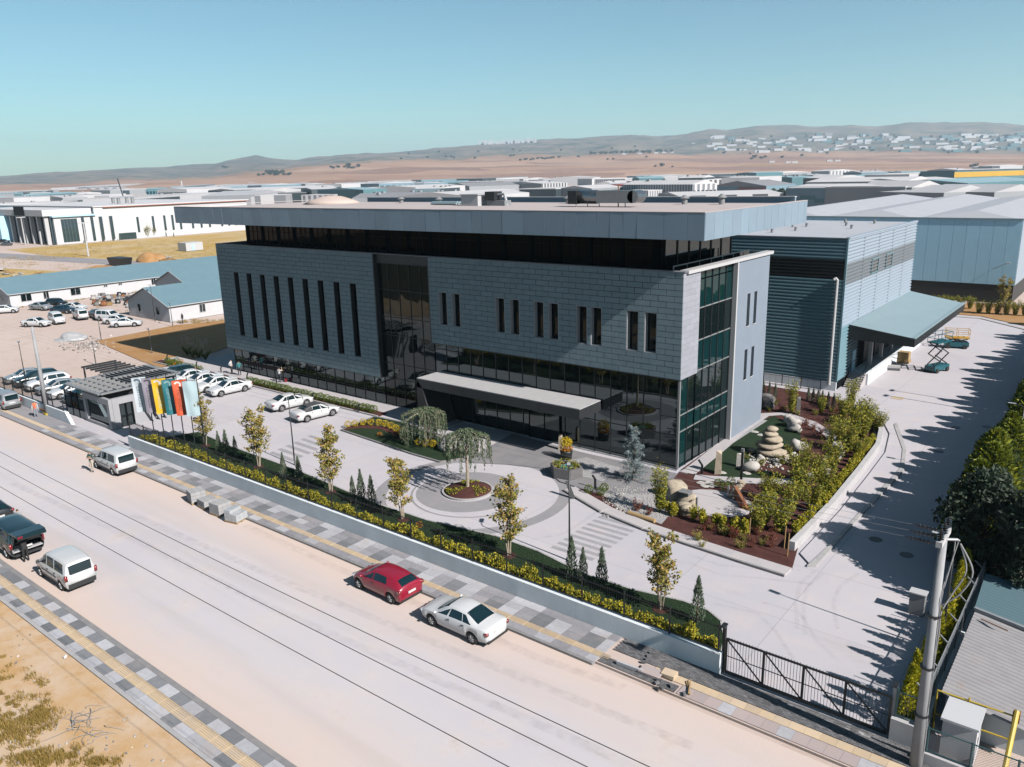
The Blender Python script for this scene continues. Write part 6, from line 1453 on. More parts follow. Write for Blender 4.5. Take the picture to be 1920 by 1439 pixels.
F = [
 (-40, 386, 118, 381, 9, 70, 'f_white', 'fr_white', 'long white roofed plant left of the white factory', dict(vents=4)),
 (-30, 366, 26, 364, 12, 30, 'f_grey', 'fr_grey', 'grey block cut by the left edge of the view', {}),
 (25, 372, 236, 364, 10, 90, 'f_white', 'fr_light', 'wide white hall behind the white factory roof', dict(vents=5)),
 (78, 366, 150, 362, 11, 25, 'f_teal', 'fr_teal', 'small turquoise roofed building behind the white factory', dict(gable=2)),
 (0, 361, 110, 356, 10, 60, 'f_white', 'fr_white', 'flat white plant at the far left', {}),
 (140, 352, 345, 345, 13, 70, 'f_white', 'fr_white', 'white gabled plant with blue lettering at the far left', dict(gable=-7, sign=('MEKA', 'f_blue', 9, .52, 14.6), band=[(.02, .32, .75, .95, 'f_dark')])),
 (228, 372, 338, 365, 11, 30, 'f_white', 'fr_light', 'two storey block with dark glass bands behind the white factory', dict(band=[(.05, .98, .55, .85, 'f_dark'), (.15, .98, .08, .35, 'f_dark')])),
 (205, 368, 250, 366, 9, 20, 'f_white', 'fr_white', 'small white block beside the dark glass bands', {}),
 (338, 368, 470, 360, 9, 80, 'f_white', 'fr_white', 'low white hall behind the left roof corner', {}),
 (348, 385, 434, 380, 8, 40, 'f_teal', 'fr_light', 'hall with turquoise edge right behind the left roof corner', dict(gable=1.5)),
 (345, 350, 402, 346, 13, 25, 'f_blue', 'fr_light', 'blue glazed office block behind the chimney', dict(band=[(.02, .98, .3, .8, 'far_glass')])),
 (403, 350, 440, 346, 12, 25, 'f_white', 'fr_white', 'white annex right of the blue glazed block', dict(band=[(.02, .98, .5, .7, 'far_glass')])),
 (436, 341, 480, 339, 15, 25, 'f_dark', 'fr_grey', 'dark square block in the middle left distance', {}),
 (478, 343, 500, 341, 13, 25, 'f_grey', 'fr_white', 'grey annex right of the dark square block', {}),
 (440, 357, 640, 350, 11, 60, 'f_dark', 'fr_white', 'long dark hall with white roof behind the roof edge', dict(gable=2)),
 (530, 340, 698, 335, 13, 50, 'f_dark', 'f_dark', 'long dark green hall in the distance', dict(vents=2)),
 (468, 366, 535, 360, 10, 40, 'f_grey', 'fr_light', 'grey steel framed hall under construction', dict(gable=-3, band=[(k/7+.02, k/7+.11, .1, .85, 'f_white') for k in range(7)])),
 (535, 366, 575, 362, 9, 30, 'f_stripe', 'fr_white', 'striped hall left of the yellow and black box', {}),
 (572, 362, 626, 358, 10, 25, 'f_dark', 'fr_grey', 'black box shaped hall with yellow stripe', dict(band=[(.0, 1, .45, .65, 'f_yellow')])),
 (626, 366, 690, 362, 9, 30, 'f_stripe', 'fr_white', 'striped hall right of the yellow and black box', {}),
 (640, 346, 780, 341, 11, 60, 'f_white', 'fr_white', 'white hall in the distance left of centre', {}),
 (640, 358, 780, 352, 9, 50, 'f_blue', 'fr_white', 'blue grey hall with white roof left of centre', dict(gable=2)),
 (780, 352, 872, 348, 11, 60, 'f_white', 'fr_white', 'bright white hall at the centre distance', dict(gable=2)),
 (660, 372, 900, 366, 8, 70, 'f_grey', 'fr_grey', 'grey roofed hall with rows of roof lights behind the roof', dict(gable=2.5, vents=9)),
 (880, 368, 1010, 360, 9, 60, 'f_white', 'fr_white', 'white roofed hall behind the roof fan', dict(gable=2.5)),
 (790, 338, 855, 336, 13, 30, 'f_blue', 'fr_grey', 'blue grey box hall in the far centre', {}),
 (856, 336, 905, 335, 13, 30, 'f_teal', 'fr_teal', 'pale turquoise hall in the far centre', {}),
 (905, 335, 930, 334, 14, 30, 'f_dark', 'fr_grey', 'dark box beside the turquoise hall', {}),
 (925, 335, 990, 332, 12, 40, 'f_white', 'fr_teal', 'white hall with stack at the far centre', dict(vents=1)),
 (690, 341, 780, 338, 11, 40, 'f_grey', 'fr_white', 'pale grey hall in the far centre left', {}),
 (880, 350, 1060, 344, 9, 60, 'f_grey', 'fr_grey', 'wide grey roofed hall at the centre distance', dict(gable=4)),
 (980, 357, 1045, 354, 10, 30, 'f_stripe', 'fr_white', 'striped hall left of the black sign wall', {}),
 (1042, 355, 1112, 351, 11, 30, 'f_dark', 'fr_white', 'black hall with white name board', dict(sign=('COUGAR', 'f_white', 3.2, .36, 4.2))),
 (1018, 338, 1112, 335, 10, 40, 'f_stripe', 'fr_white', 'striped long hall in the far right centre', {}),
 (1110, 336, 1176, 334, 11, 40, 'f_white', 'fr_white', 'white hall in the far right centre', {}),
 (1110, 354, 1170, 351, 11, 30, 'f_grey', 'fr_white', 'grey hall right of the duct unit', dict(gable=2)),
 (1160, 360, 1205, 356, 9, 30, 'f_stripe', 'fr_white', 'pink striped hall right of the duct unit', {}),
 (1195, 350, 1256, 346, 10, 40, 'f_white', 'f_red', 'hall with red roof edge in the right centre', dict(gable=2, band=[(0, .2, .1, 1, 'f_dark')])),
 (1215, 359, 1325, 352, 9, 50, 'f_stripe', 'fr_white', 'white ribbed hall behind the right roof', {}),
 (1172, 336, 1300, 330, 10, 50, 'f_stripe', 'fr_white', 'striped white hall at the far right centre', {}),
 (1230, 341, 1420, 335, 10, 60, 'f_stripe_dark', 'fr_white', 'long hall with dark slots at the right distance', {}),
 (1330, 350, 1437, 349, 10, 50, 'f_blue', 'fr_grey', 'blue hall with dark roof and brown end at the right', dict(gable=-3.5, band=[(.52, 1.0, .1, .95, 'f_brown')])),
 (1272, 368, 1472, 363, 8, 60, 'f_stripe_dark', 'fr_white', 'low hall with a row of small windows behind the right roof end', dict(gable=1.5)),
 (1424, 334, 1466, 331, 14, 30, 'f_white', 'fr_white', 'white office block beside the dry field', dict(band=win5)),
 (1474, 353, 1648, 352, 11, 50, 'f_blue', 'fr_white', 'blue grey hall with dark stepped stripes on its wall', dict(gable=1.5, band=[(k/6, (k+1)/6, .32+.14*(k % 2), .5+.14*(k % 2), 'f_teal') for k in range(6)])),
 (1648, 352, 1697, 349, 11, 50, 'f_white', 'fr_white', 'white end block with pale blue waves', dict(band=[(.0, .3, .45, .55, 'fr_teal'), (.3, .65, .52, .62, 'fr_teal'), (.65, 1, .6, .7, 'fr_teal')])),
 (1698, 352, 1712, 351, 11, 40, 'f_grey', 'fr_white', 'narrow grey annex by the dark hall gate', dict(band=win5)),
 (1710, 352, 1772, 350, 11, 40, 'f_grey', 'fr_white', 'hall with a wide dark gate opening', dict(gable=-3, band=[(.03, .97, .0, .95, 'f_dark')])),
 (1770, 362, 1865, 358, 9, 40, 'f_grey', 'fr_light', 'gabled grey hall with dark windows at the right', dict(gable=-3, band=[(k/4+.04, k/4+.16, .4, .6, 'f_dark') for k in range(4)])),
 (1865, 361, 1960, 357, 9, 40, 'f_grey', 'fr_light', 'gabled grey hall with red sign at the right edge', dict(gable=-3, band=[(k/4+.04, k/4+.16, .4, .6, 'f_dark') for k in range(4)])),
 (1510, 342, 1700, 340, 9, 60, 'f_grey', 'fr_white', 'white roofed hall behind the blue grey hall', dict(gable=3)),
 (1700, 340, 1806, 336, 9, 50, 'f_grey', 'fr_white', 'pale roofed hall behind the dark gate hall', dict(gable=2)),
 (1610, 330, 1705, 327, 11, 40, 'f_teal', 'fr_teal', 'turquoise roofed hall at the right distance', {}),
 (1705, 328, 1786, 323, 12, 40, 'f_white', 'fr_white', 'white hall with bright yellow block', dict(band=[(.3, .62, .2, .95, 'f_yellow')])),
 (1790, 322, 1960, 317, 14, 40, 'f_teal', 'f_dark', 'dark teal hall with yellow stripe under the roof', dict(band=[(0, 1, .62, .95, 'f_yellow')])),
 (1815, 344, 1960, 338, 11, 50, 'f_teal', 'fr_teal', 'blue ribbed hall with pale roof at the right edge', dict(gable=2)),
]
qf = random.Random(55)
for k in range(64):
    cx = -40+k*31+qf.uniform(-12, 12); y = horizon(cx)+qf.choice((8.5, 10, 12, 14, 17, 20, 24, 28))+qf.uniform(-1, 1); w = qf.uniform(35, 90)*(10/(y-horizon(cx)))**.3
    wl, rf = qf.choice((('f_white', 'fr_white'), ('f_white', 'fr_white'), ('f_grey', 'fr_white'), ('f_stripe', 'fr_white'), ('f_blue', 'fr_light'), ('f_dark', 'fr_white'), ('f_grey', 'fr_light'), ('f_stripe_dark', 'fr_white'), ('f_teal', 'fr_teal')))
    F.append((cx-w/2, y+w*.0125+qf.uniform(-.4, .4), cx+w/2, y-w*.0125+qf.uniform(-.4, .4), qf.uniform(8, 13), qf.uniform(40, 90), wl, rf, ordn(k+1)+' hall from the left in the far factory belt', dict(gable=qf.choice((0, 0, 1.5, 2.5, -2.5)), vents=qf.choice((0, 0, 2, 4)), band=qf.choice((None, None, [(.05, .95, .5, .7, 'f_dark')], [(0, 1, .75, .98, 'fr_teal')], win5)))))
for (x0, y0, x1, y1, h, dp, wl, rf, lb, kw) in F: factory(x0, y0, x1, y1, h, dp, wl, rf, lb, **kw)
b = G(341, 356, 0); p = G(341, 350, 12)
t = thing('chimney', 'white round chimney in the left distance', 'chimney', (p.x, p.y, 0)); MB().lathe([(1.8, 0), (1.5, 24)], (p.x, p.y, 0), 12).build('stack', 'f_white', t)
p = G(234, 370, 8); t = thing('crane', 'thin black crane boom behind the white factory', 'crane', (p.x, p.y, 0)); MB().bar((p.x, p.y, 0), (p.x-4, p.y-3, 27), .9).build('boom', 'f_dark', t); MB().box(p.x-2, p.x+2, p.y-2, p.y+2, 0, 3).build('cab', 'f_yellow', t)
# far town on the slope
def slope_pt(px, py):
    d = ray(px, py); h = math.hypot(d.x, d.y); a = math.atan2(d.x, d.y); te = d.z/h
    for r_ in np.arange(1500, 8200, 60):
        if CAM_H+te*r_ <= hill_z(r_, a)-.06: break
    else: return None
    lo, hi = r_-60, r_
    for _ in range(12):
        md_ = (lo+hi)/2
        if CAM_H+te*md_ <= hill_z(md_, a)-.06: hi = md_
        else: lo = md_
    return Vector((hi*math.sin(a), hi*math.cos(a), hill_z(hi, a)-.06))
q = random.Random(21); MM = {}
for m_ in ('f_white', 'fr_white', 'f_grey', 'f_teal'): MM[m_] = MB().box(-.5, .5, -.5, .5, -.3, 1).mesh('far_hall', m_)
far_n = 0
for k, px in enumerate(sorted(q.uniform(1330, 1925) for _ in range(150))):
    py = q.uniform(252, 288)-(px-1330)*.004
    if px < 1480 and py < 258: continue
    p = slope_pt(px, py)
    if p is None: continue
    s_ = math.hypot(p.x, p.y)/5000; mt = q.choice(['f_white']*4+['fr_white', 'f_grey', 'f_teal', 'f_teal'])
    single('distant_building', MM[mt], ordn(far_n+1)+' building from the left in the distant hillside town, '+{'f_white': 'white', 'fr_white': 'bright white', 'f_grey': 'grey', 'f_teal': 'turquoise'}[mt], 'building', tuple(p), q.choice((.66, .7, .62))+0*math.pi, 'far town on the slope', (q.uniform(20, 75)*s_, q.uniform(15, 35)*s_, q.uniform(6, 13)*s_)); far_n += 1
for k in range(26):
    px = 900+k*4.2+q.uniform(-1, 1); p = slope_pt(px, 272-.04*(px-900))
    if p is None: continue
    single('distant_tower', MM['f_white'], ordn(k+1)+' tiny pale apartment tower from the left on the far ridge', 'building', tuple(p), .7, 'apartment towers on the ridge', (16, 16, q.uniform(26, 40)))
for k, (px, py) in enumerate(((1447, 305), (1478, 306), (1490, 306), (1555, 303), (1570, 303), (1300, 270), (1230, 288), (1200, 289), (1245, 287), (1260, 287), (1170, 290))):
    p = slope_pt(px, py)
    if p is not None: single('distant_farmhouse', MM['f_white'], 'tiny pale farm building on the fields at the '+['left of the bare slope', 'track', 'track, second one', 'bare rise', 'bare rise, right one', 'foot of the grey hill', 'tree belt', 'tree belt, left one', 'tree belt, third one', 'tree belt, right one', 'left end of the tree belt'][k], 'building', tuple(p), .6, 'farm buildings on the fields', (22, 10, 6))
# ------------------------------------------------------------------ plants
leaf_mat('leaf_hedge', [(.12, .17, .015), (.42, .44, .03), (.76, .66, .05), (.92, .74, .06)], .35)
leaf_mat('leaf_birch', [(.14, .18, .03), (.36, .36, .06), (.66, .52, .12), (.74, .44, .17)], .35)
leaf_mat('leaf_golden', [(.24, .30, .015), (.66, .62, .03), (.95, .84, .05)], .3)
leaf_mat('leaf_row', [(.03, .06, .010), (.12, .19, .02), (.36, .42, .035), (.62, .62, .05)], .25)
leaf_mat('leaf_dark', [(.020, .040, .024), (.045, .075, .045), (.09, .13, .085)], .2)
leaf_mat('leaf_juniper', [(.10, .17, .11), (.22, .30, .20), (.36, .43, .30)], .25)
leaf_mat('leaf_weeping', [(.06, .11, .05), (.13, .20, .09), (.26, .32, .22)], .2)
leaf_mat('leaf_blue', [(.18, .27, .28), (.30, .40, .42), (.48, .56, .58)], .15)
leaf_mat('leaf_box', [(.05, .11, .012), (.12, .20, .02), (.24, .28, .03)], .2)
leaf_mat('leaf_bamboo', [(.07, .12, .015), (.22, .28, .025), (.50, .48, .04), (.70, .54, .07)], .3)
leaf_mat('petal_yellow', [(.75, .50, .01), (.85, .62, .02), (.60, .45, .02)], .2)
leaf_mat('petal_orange', [(.70, .22, .02), (.80, .35, .03), (.40, .25, .03)], .2)
leaf_mat('leaf_red', [(.12, .02, .02), (.25, .05, .03), (.35, .10, .04)], .2)
leaf_mat('grass_dry', [(.42, .26, .06), (.58, .40, .12), (.30, .25, .05)], .2)
leaf_mat('plume', [(.62, .55, .42), (.72, .66, .55)], .3)
leaf_mat('grass_turf', [(.02, .05, .012), (.035, .08, .018), (.05, .09, .02)], .15)
mat('bark', (.28, .20, .13), (.18, .12, .08), scale=8, rough=.9); mat('bark_pale', (.50, .44, .34), (.38, .30, .22), scale=8, rough=.9); mat('bark_dark', (.06, .045, .035), rough=.9)
mat('boulder_white', (.66, .64, .60), (.50, .48, .44), scale=2.5, rough=.9, bump=.4, bscale=6); mat('boulder_warm', (.58, .50, .38), (.42, .35, .26), scale=3, rough=.9, bump=.4, bscale=6); mat('slate', (.14, .14, .15), (.20, .19, .19), scale=4, rough=.85)
mat('cor_ten', (.34, .13, .04), (.26, .09, .03), scale=5, rough=.85); mat('stake', (.45, .28, .10), rough=.85)
def runit(q):
    while True:
        v = Vector((q.uniform(-1, 1), q.uniform(-1, 1), q.uniform(-1, 1)))
        if .05 < v.length < 1: return v.normalized()
def leaf(m, p, s, q, d=None, w=.55):
    u = (d + runit(q)*.5).normalized() if d is not None else runit(q); v = u.cross(runit(q)).normalized(); n_ = u.cross(v)*s*.15
    p = Vector(p); m.add([p-u*s, p+v*s*w+n_, p+u*s, p-v*s*w+n_], [(0, 1, 2, 3)])
def blob_leaves(m, c, r, n, s, q, shell=.55, up=0.0):
    c = Vector(c); r = Vector(r) if not isinstance(r, (int, float)) else Vector((r, r, r))
    for _ in range(n):
        d = runit(q); k = shell+(1-shell)*q.random()**.5; p = c+Vector((d.x*r.x, d.y*r.y, d.z*r.z))*k
        dd = (d+Vector((0, 0, up))).normalized() if up else None
        leaf(m, p, s*q.uniform(.7, 1.3), q, dd)
def tree_of(name, meshes, loc, label, cat='tree', group=None, rz=0.0, sc_=1.0):
    t = thing(name, label, cat, loc, rz, group); t.scale = (sc_,)*3 if not isinstance(sc_, tuple) else sc_
    for nm, me in meshes: child(nm, me, t)
    return t
# --- shrub variants
def shrub_mesh(kind, r, h, n, s, seed, mt, lumps=5):
    q = random.Random(seed); m = MB()
    for k in range(lumps):
        a = q.uniform(0, 6.3); d = q.uniform(0, r*.55); rr = r*q.uniform(.45, .7); blob_leaves(m, (d*math.cos(a), d*math.sin(a), h*q.uniform(.35, .75)), (rr, rr, h*.33), n//lumps, s, q, .4)
    return m.mesh(kind, mt)
HEDGE = [shrub_mesh('hedge_leaves', .50, 1.4, 640, .085, k, 'leaf_hedge', 7) for k in range(4)]
def ball_mesh(kind, r, n, s, seed, mt):
    q = random.Random(seed); m = MB(); blob_leaves(m, (0, 0, r*.9), r, n, s, q, .75); return m.mesh(kind, mt)
BOX = [ball_mesh('box_leaves', .42, 330, .055, k+10, 'leaf_box') for k in range(3)]
q = random.Random(31)
n = 92
for k in range(n):
    x = -65.4+k*(65.4-13.2)/(n-1)
    o = single('hedge_shrub', HEDGE[k % 4], ordn(k+1)+' yellow green shrub of the fence hedge counted from the gatehouse', 'shrub', (x+q.uniform(-.06, .06), 30.62+q.uniform(-.06, .06), .1), q.uniform(0, 6), 'yellow green hedge along the fence', (q.uniform(.85, 1.2), q.uniform(.85, 1.2), q.uniform(.72, 1.12)))
for k in range(42):
    x = -77.2+k*(77.2-56.4)/41
    single('box_shrub', BOX[k % 3], ordn(k+1)+' clipped green ball from the left in the low hedge along the facade', 'shrub', (x, 48.72, .05), q.uniform(0, 6), 'clipped hedge along the facade', q.uniform(.8, 1.0))
for k in range(9):
    x = -94.5+k*.95; single('box_shrub', BOX[k % 3], ordn(k+1)+' clipped green ball from the left in the short hedge at the far left bed', 'shrub', (x, 48.6, .05), q.uniform(0, 6), 'clipped hedge of the left bed', .9)
# --- young multi-stem trees
def young_tree(seed):
    q = random.Random(seed); tr = MB(); lv = MB(); tips = []
    for k in range(4):
        a = q.uniform(0, 6.3); l = q.uniform(3.4, 4.3); pts = []
        for i in range(6):
            t = i/5; pts.append(Vector((math.cos(a)*(.08+.45*t*q.uniform(.6, 1.1)), math.sin(a)*(.08+.45*t*q.uniform(.6, 1.1)), l*t)))
        tr.tube(pts, [.035*(1-.75*i/5) for i in range(6)], 5)
        for i in range(16):
            t = q.uniform(.22, 1.0); j = min(4, int(t*5)); p = pts[j].lerp(pts[j+1], t*5-j); b = q.uniform(0, 6.3); ln = .75*(1.05-t)**.5*q.uniform(.4, 1.0)
            e = p+Vector((math.cos(b)*ln, math.sin(b)*ln, ln*.8)); tr.tube([p, p.lerp(e, .5)+Vector((0, 0, -.03)), e], [.012, .009, .005], 4)
            for w in range(26): leaf(lv, p.lerp(e, q.uniform(.2, 1.1))+runit(q)*.15, q.uniform(.06, .10), q)
    return [('trunk', tr.mesh('young_trunk', 'bark_pale')), ('crown', lv.mesh('young_crown', 'leaf_birch'))]
YT = [young_tree(k+40) for k in range(4)]
for k, (px, py, s_, lb) in enumerate([(385, 838, .95, 'young tree beside the banners'), (485, 878, 1.0, 'young tree in the lawn, second from the banners'), (620, 925, 1.05, 'young tree in front of the parked convertible'), (757, 977, .95, 'young tree left of the turning circle, with brownish leaves'), (955, 1045, 1.0, 'young tree in the lawn below the turning circle'), (1238, 1146, .9, 'young tree in the lawn nearest to the sliding gate')]):
    b = G(px, py); tree_of('young_tree', YT[k % 4], (b.x, b.y, .08), lb, 'tree', 'young trees in the front lawn', k*1.3, (s_*1.4, s_*1.4, s_*1.16))
    tag(MB().lathe([(.42, .1), (.38, .13), (.05, .15)], (b.x, b.y, 0), 16).build('mulch_ring', 'mulch', None, (b.x, b.y, .1)), 'red brown mulch ring under the '+lb, 'mulch', 'mulch rings')
# --- slim junipers
def juniper(seed):
    q = random.Random(seed); tr = MB().tube([(0, 0, 0), (0, 0, 1.7)], [.035, .01], 5); lv = MB()
    for _ in range(640):
        t = q.random(); a = q.uniform(0, 6.3); rr = .36*(1-t)**.75*q.uniform(.5, 1.05)*(.65+.35*min(1, t*6)); leaf(lv, (rr*math.cos(a), rr*math.sin(a), .08+1.95*t), q.uniform(.07, .12), q, Vector((math.cos(a)*.35, math.sin(a)*.35, 1)), .22)
    return [('trunk', tr.mesh('juniper_trunk', 'bark')), ('crown', lv.mesh('juniper_crown', 'leaf_juniper'))]
JU = [juniper(k+60) for k in range(3)]
for k, (px, py, s_) in enumerate([(412, 852, .95), (426, 856, 1.1), (443, 860, .9), (533, 898, 1.0), (562, 908, 1.05), (663, 944, .95), (679, 944, 1.2), (698, 950, 1.1), (1072, 1088, 1.25), (1093, 1096, 1.05), (1128, 1102, 1.15), (1307, 1170, 1.25)]):
    b = G(px, py); grp = ['beside the second young tree', 'below the convertible', 'left of the brownish young tree', 'at the foot of the right lamp post', 'nearest to the sliding gate']
    wh_ = 0 if px < 500 else 1 if px < 600 else 2 if px < 800 else 3 if px < 1200 else 4
    tree_of('juniper', JU[k % 3], (b.x, b.y, .08), ('left ', 'middle ', 'right ')[[0, 1, 2, 0, 2, 0, 1, 2, 0, 1, 2, 1][k]].replace('middle ', '' if k == 11 else 'middle ')+'slim grey green juniper '+grp[wh_], 'shrub', 'junipers in the front lawn', k, s_)
# --- weeping cedars
def weeping(seed, h, r, trunk_h, droop):
    q = random.Random(seed); tr = MB(); lv = MB()
    tr.tube([(0, 0, 0), (.03, .02, trunk_h*.5), (0, 0, trunk_h), (.1, .05, h*.92)], [.13, .11, .09, .03], 8)
    for k in range(58):
        a = q.uniform(0, 6.3); rr = r*q.uniform(.25, 1.0); z0 = h*q.uniform(.80, .93); pk = h*(1.0-.12*(rr/r)**2)
        P0, P1, P2 = Vector((0, 0, z0)), Vector((math.cos(a)*rr*.55, math.sin(a)*rr*.55, pk)), Vector((math.cos(a)*rr, math.sin(a)*rr, pk-.25)); zb = max(.15, P2.z-droop*q.uniform(.55, 1.05))
        pts = [P0, P1, P2, Vector((P2.x*1.05, P2.y*1.05, (P2.z+zb)/2)), Vector((P2.x*1.06, P2.y*1.06, zb))]
        tr.tube(pts, [.03, .022, .015, .01, .006], 4)
        for i in range(84):
            t = q.uniform(.15, 1)*4; j = min(3, int(t)); p = pts[j].lerp(pts[j+1], t-j); leaf(lv, p+runit(q)*.09, q.uniform(.07, .13), q, Vector((0, 0, -1)) if j >= 2 else None, .3)
    return [('trunk', tr.mesh('weeping_trunk', 'bark_pale')), ('crown', lv.mesh('weeping_crown', 'leaf_weeping'))]
tree_of('weeping_cedar', weeping(71, 4.3, 1.9, 2.6, 2.0), (IC.x, IC.y, .33), 'weeping cedar with tan trunk on the round island', 'tree')
b = G(798, 838); tree_of('weeping_cedar', weeping(72, 3.3, 2.0, 1.6, 2.6), (b.x, b.y, .1), 'broad weeping cedar on the entrance lawn', 'tree')
def island_cover():
    q = random.Random(5); m = MB()
    for _ in range(900):
        a, r_ = q.uniform(0, 6.3), IR*.93*q.random()**.5
        if math.sin(a*3+r_) > .1: leaf(m, (IC.x+r_*math.cos(a), IC.y+r_*math.sin(a), .42-.22*(r_/IR)**2), q.uniform(.05, .1), q)
    o = m.build('island_groundcover', 'leaf_bamboo', None, (IC.x, IC.y, .3)); tag(o, 'low green ground cover on the round island', 'ground cover', kind='stuff')
island_cover()
# --- blue cedar
def blue_cedar(seed):
    q = random.Random(seed); tr = MB().tube([(0, 0, 0), (.05, 0, 1.5), (-.05, .03, 3), (.25, 0, 4.1)], [.12, .09, .06, .02], 7); lv = MB()
    tr.tube([(-.05, .03, 2.9), (-.35, 0, 3.9)], [.04, .015], 5)
    for k in range(80):
        z = .25+3.75*(k/80); a = q.uniform(0, 6.3); ln = (1.3-.9*z/4.2)*q.uniform(.55, 1.1); p = Vector((.05*math.sin(z), .02, z)); e = p+Vector((math.cos(a)*ln, math.sin(a)*ln, .18*q.uniform(-1, 1.2))); tr.tube([p, e], [.025, .007], 4)
        for _ in range(80): leaf(lv, p.lerp(e, q.uniform(.1, 1.05))+runit(q)*.13, q.uniform(.05, .09), q, None, .3)
    return [('trunk', tr.mesh('cedar_trunk', 'bark')), ('crown', lv.mesh('cedar_crown', 'leaf_blue'))]
b = G(1188, 903); tree_of('blue_cedar', blue_cedar(75), (b.x, b.y, .08), 'silvery blue cedar in front of the dark glass corner', 'tree')
# --- leafy bushes of the corner garden
def bush(seed, h, r, n, s, mt, stems=7):
    q = random.Random(seed); tr = MB(); lv = MB()
    for k in range(stems):
        a = q.uniform(0, 6.3); rr = r*q.uniform(.3, 1); e = Vector((math.cos(a)*rr, math.sin(a)*rr, h*q.uniform(.7, 1.0))); m_ = e*.5+Vector((0, 0, .12*h)); tr.tube([(0, 0, 0), m_*.6, e], [.025, .02, .008], 4)
        for _ in range(n//stems):
            t = q.uniform(.18, 1.05); p = (m_*.6*2*t if t < .5 else (m_*.6).lerp(e, 2*t-1)); leaf(lv, p+runit(q)*r*.30, s*q.uniform(.7, 1.3), q, None, .4)
    return [('stem', tr.mesh('bush_stem', 'bark')), ('crown', lv.mesh('bush_crown', mt))]
BAM = [bush(80+k, 2.6, .95, 1700, .10, 'leaf_bamboo', 13) for k in range(4)]; TALL = [bush(90+k, 3.6, .9, 1700, .095, 'leaf_bamboo', 11) for k in range(2)]; REDB = [bush(95+k, .8, .5, 260, .06, 'leaf_red', 6) for k in range(2)]; LOW = [bush(98+k, .7, .5, 240, .06, 'leaf_bamboo', 6) for k in range(2)]
for k, (px, py, ms, s_, lb) in enumerate([(1237, 962, TALL[0], .95, 'loose yellow green shrub in front of the glass corner'), (1484, 778, TALL[1], .85, 'leafy young tree at the back of the garden beside the grey wall'), (1592, 775, TALL[0], .9, 'leafy tree at the back of the garden by the stair'),
        (1432, 985, BAM[0], .95, 'bamboo like bush left of the garden wall tip'), (1462, 1000, BAM[1], .9, 'bamboo like bush nearest to the garden wall tip'), (1478, 965, BAM[2], .9, 'bamboo like bush in the middle of the garden'), (1505, 935, BAM[3], .95, 'bamboo like bush beside the inner garden hedge'),
        (1440, 940, BAM[1], .8, 'bush behind the paved garden circle'), (1535, 905, BAM[0], .9, 'tall bush beside the garden wall bend'), (1560, 880, BAM[1], .95, 'dense bush along the upper garden wall'), (1590, 850, BAM[2], 1.0, 'dense bush along the upper garden wall, next one up'), (1615, 825, BAM[3], 1.05, 'dense bush at the widest point of the garden wall'), (1628, 800, BAM[0], .95, 'dense bush at the far end of the garden wall'), (1600, 800, BAM[1], .9, 'dark bush inside the far garden corner'),
        (1420, 1000, BAM[2], .8, 'bamboo like bush behind the garden kerb shrubs'), (1495, 905, BAM[3], .9, 'bush left of the garden wall bend'), (1520, 960, BAM[0], .75, 'bush against the lower garden wall'), (1545, 925, BAM[2], .8, 'bush against the middle garden wall'), (1575, 830, BAM[3], .9, 'bush between the curved path and the upper wall'), (1610, 862, BAM[0], .75, 'bush against the upper garden wall'), (1645, 812, BAM[1], .8, 'bush at the outer bulge of the garden wall'), (1580, 785, BAM[2], .8, 'bush at the back garden corner'), (1540, 775, BAM[3], .6, 'small bush behind the curved path'), (1510, 880, TALL[1], .62, 'small tree in the middle of the garden'), (1555, 840, TALL[0], .62, 'small tree beside the curved garden path')]):
    b = G(px, py); tree_of('garden_bush', ms, (b.x, b.y, .05), lb, 'bush', 'bushes of the corner garden', k*1.1, s_)
gwv = [G(*p) for p in ((1500, 1010), (1560, 945), (1608, 882), (1640, 838))]
for k in range(20):
    t = k/19*3; j = min(2, int(t)); p = gwv[j].lerp(gwv[j+1], t-j); single('hedge_shrub', HEDGE[k % 4], ordn(k+1)+' yellow green shrub up the hedge inside the garden wall', 'shrub', (p.x-.25, p.y, .05), k, 'hedge inside the garden wall', .8)
for k, (px, py) in enumerate([(1300, 978), (1316, 985), (1340, 990), (1356, 994), (1378, 1000), (1394, 1004), (1250, 965), (1262, 970)]):
    b = G(px, py); single('hedge_shrub', HEDGE[k % 4], ['first', 'second', 'third', 'fourth', 'fifth', 'sixth', 'seventh', 'eighth'][(k+2) % 8]+' yellow tipped shrub from the left along the garden kerb', 'shrub', (b.x, b.y, .05), k, 'yellow tipped shrubs along the garden kerb', .78)
for k, (px, py) in enumerate([(1421, 738), (1431, 741), (1442, 743), (1453, 746), (1515, 752), (1524, 755), (1533, 757), (1541, 760), (1552, 763), (1562, 766)]):
    b = G(px, py); tree_of('small_conifer', JU[k % 3], (b.x, b.y, .05), ('left' if k < 4 else 'right')+' row of small dark conifers at the back of the garden, plant '+['one', 'two', 'three', 'four', 'one', 'two', 'three', 'four', 'five', 'six'][k], 'shrub', 'small conifers at the back of the garden', k, .7)
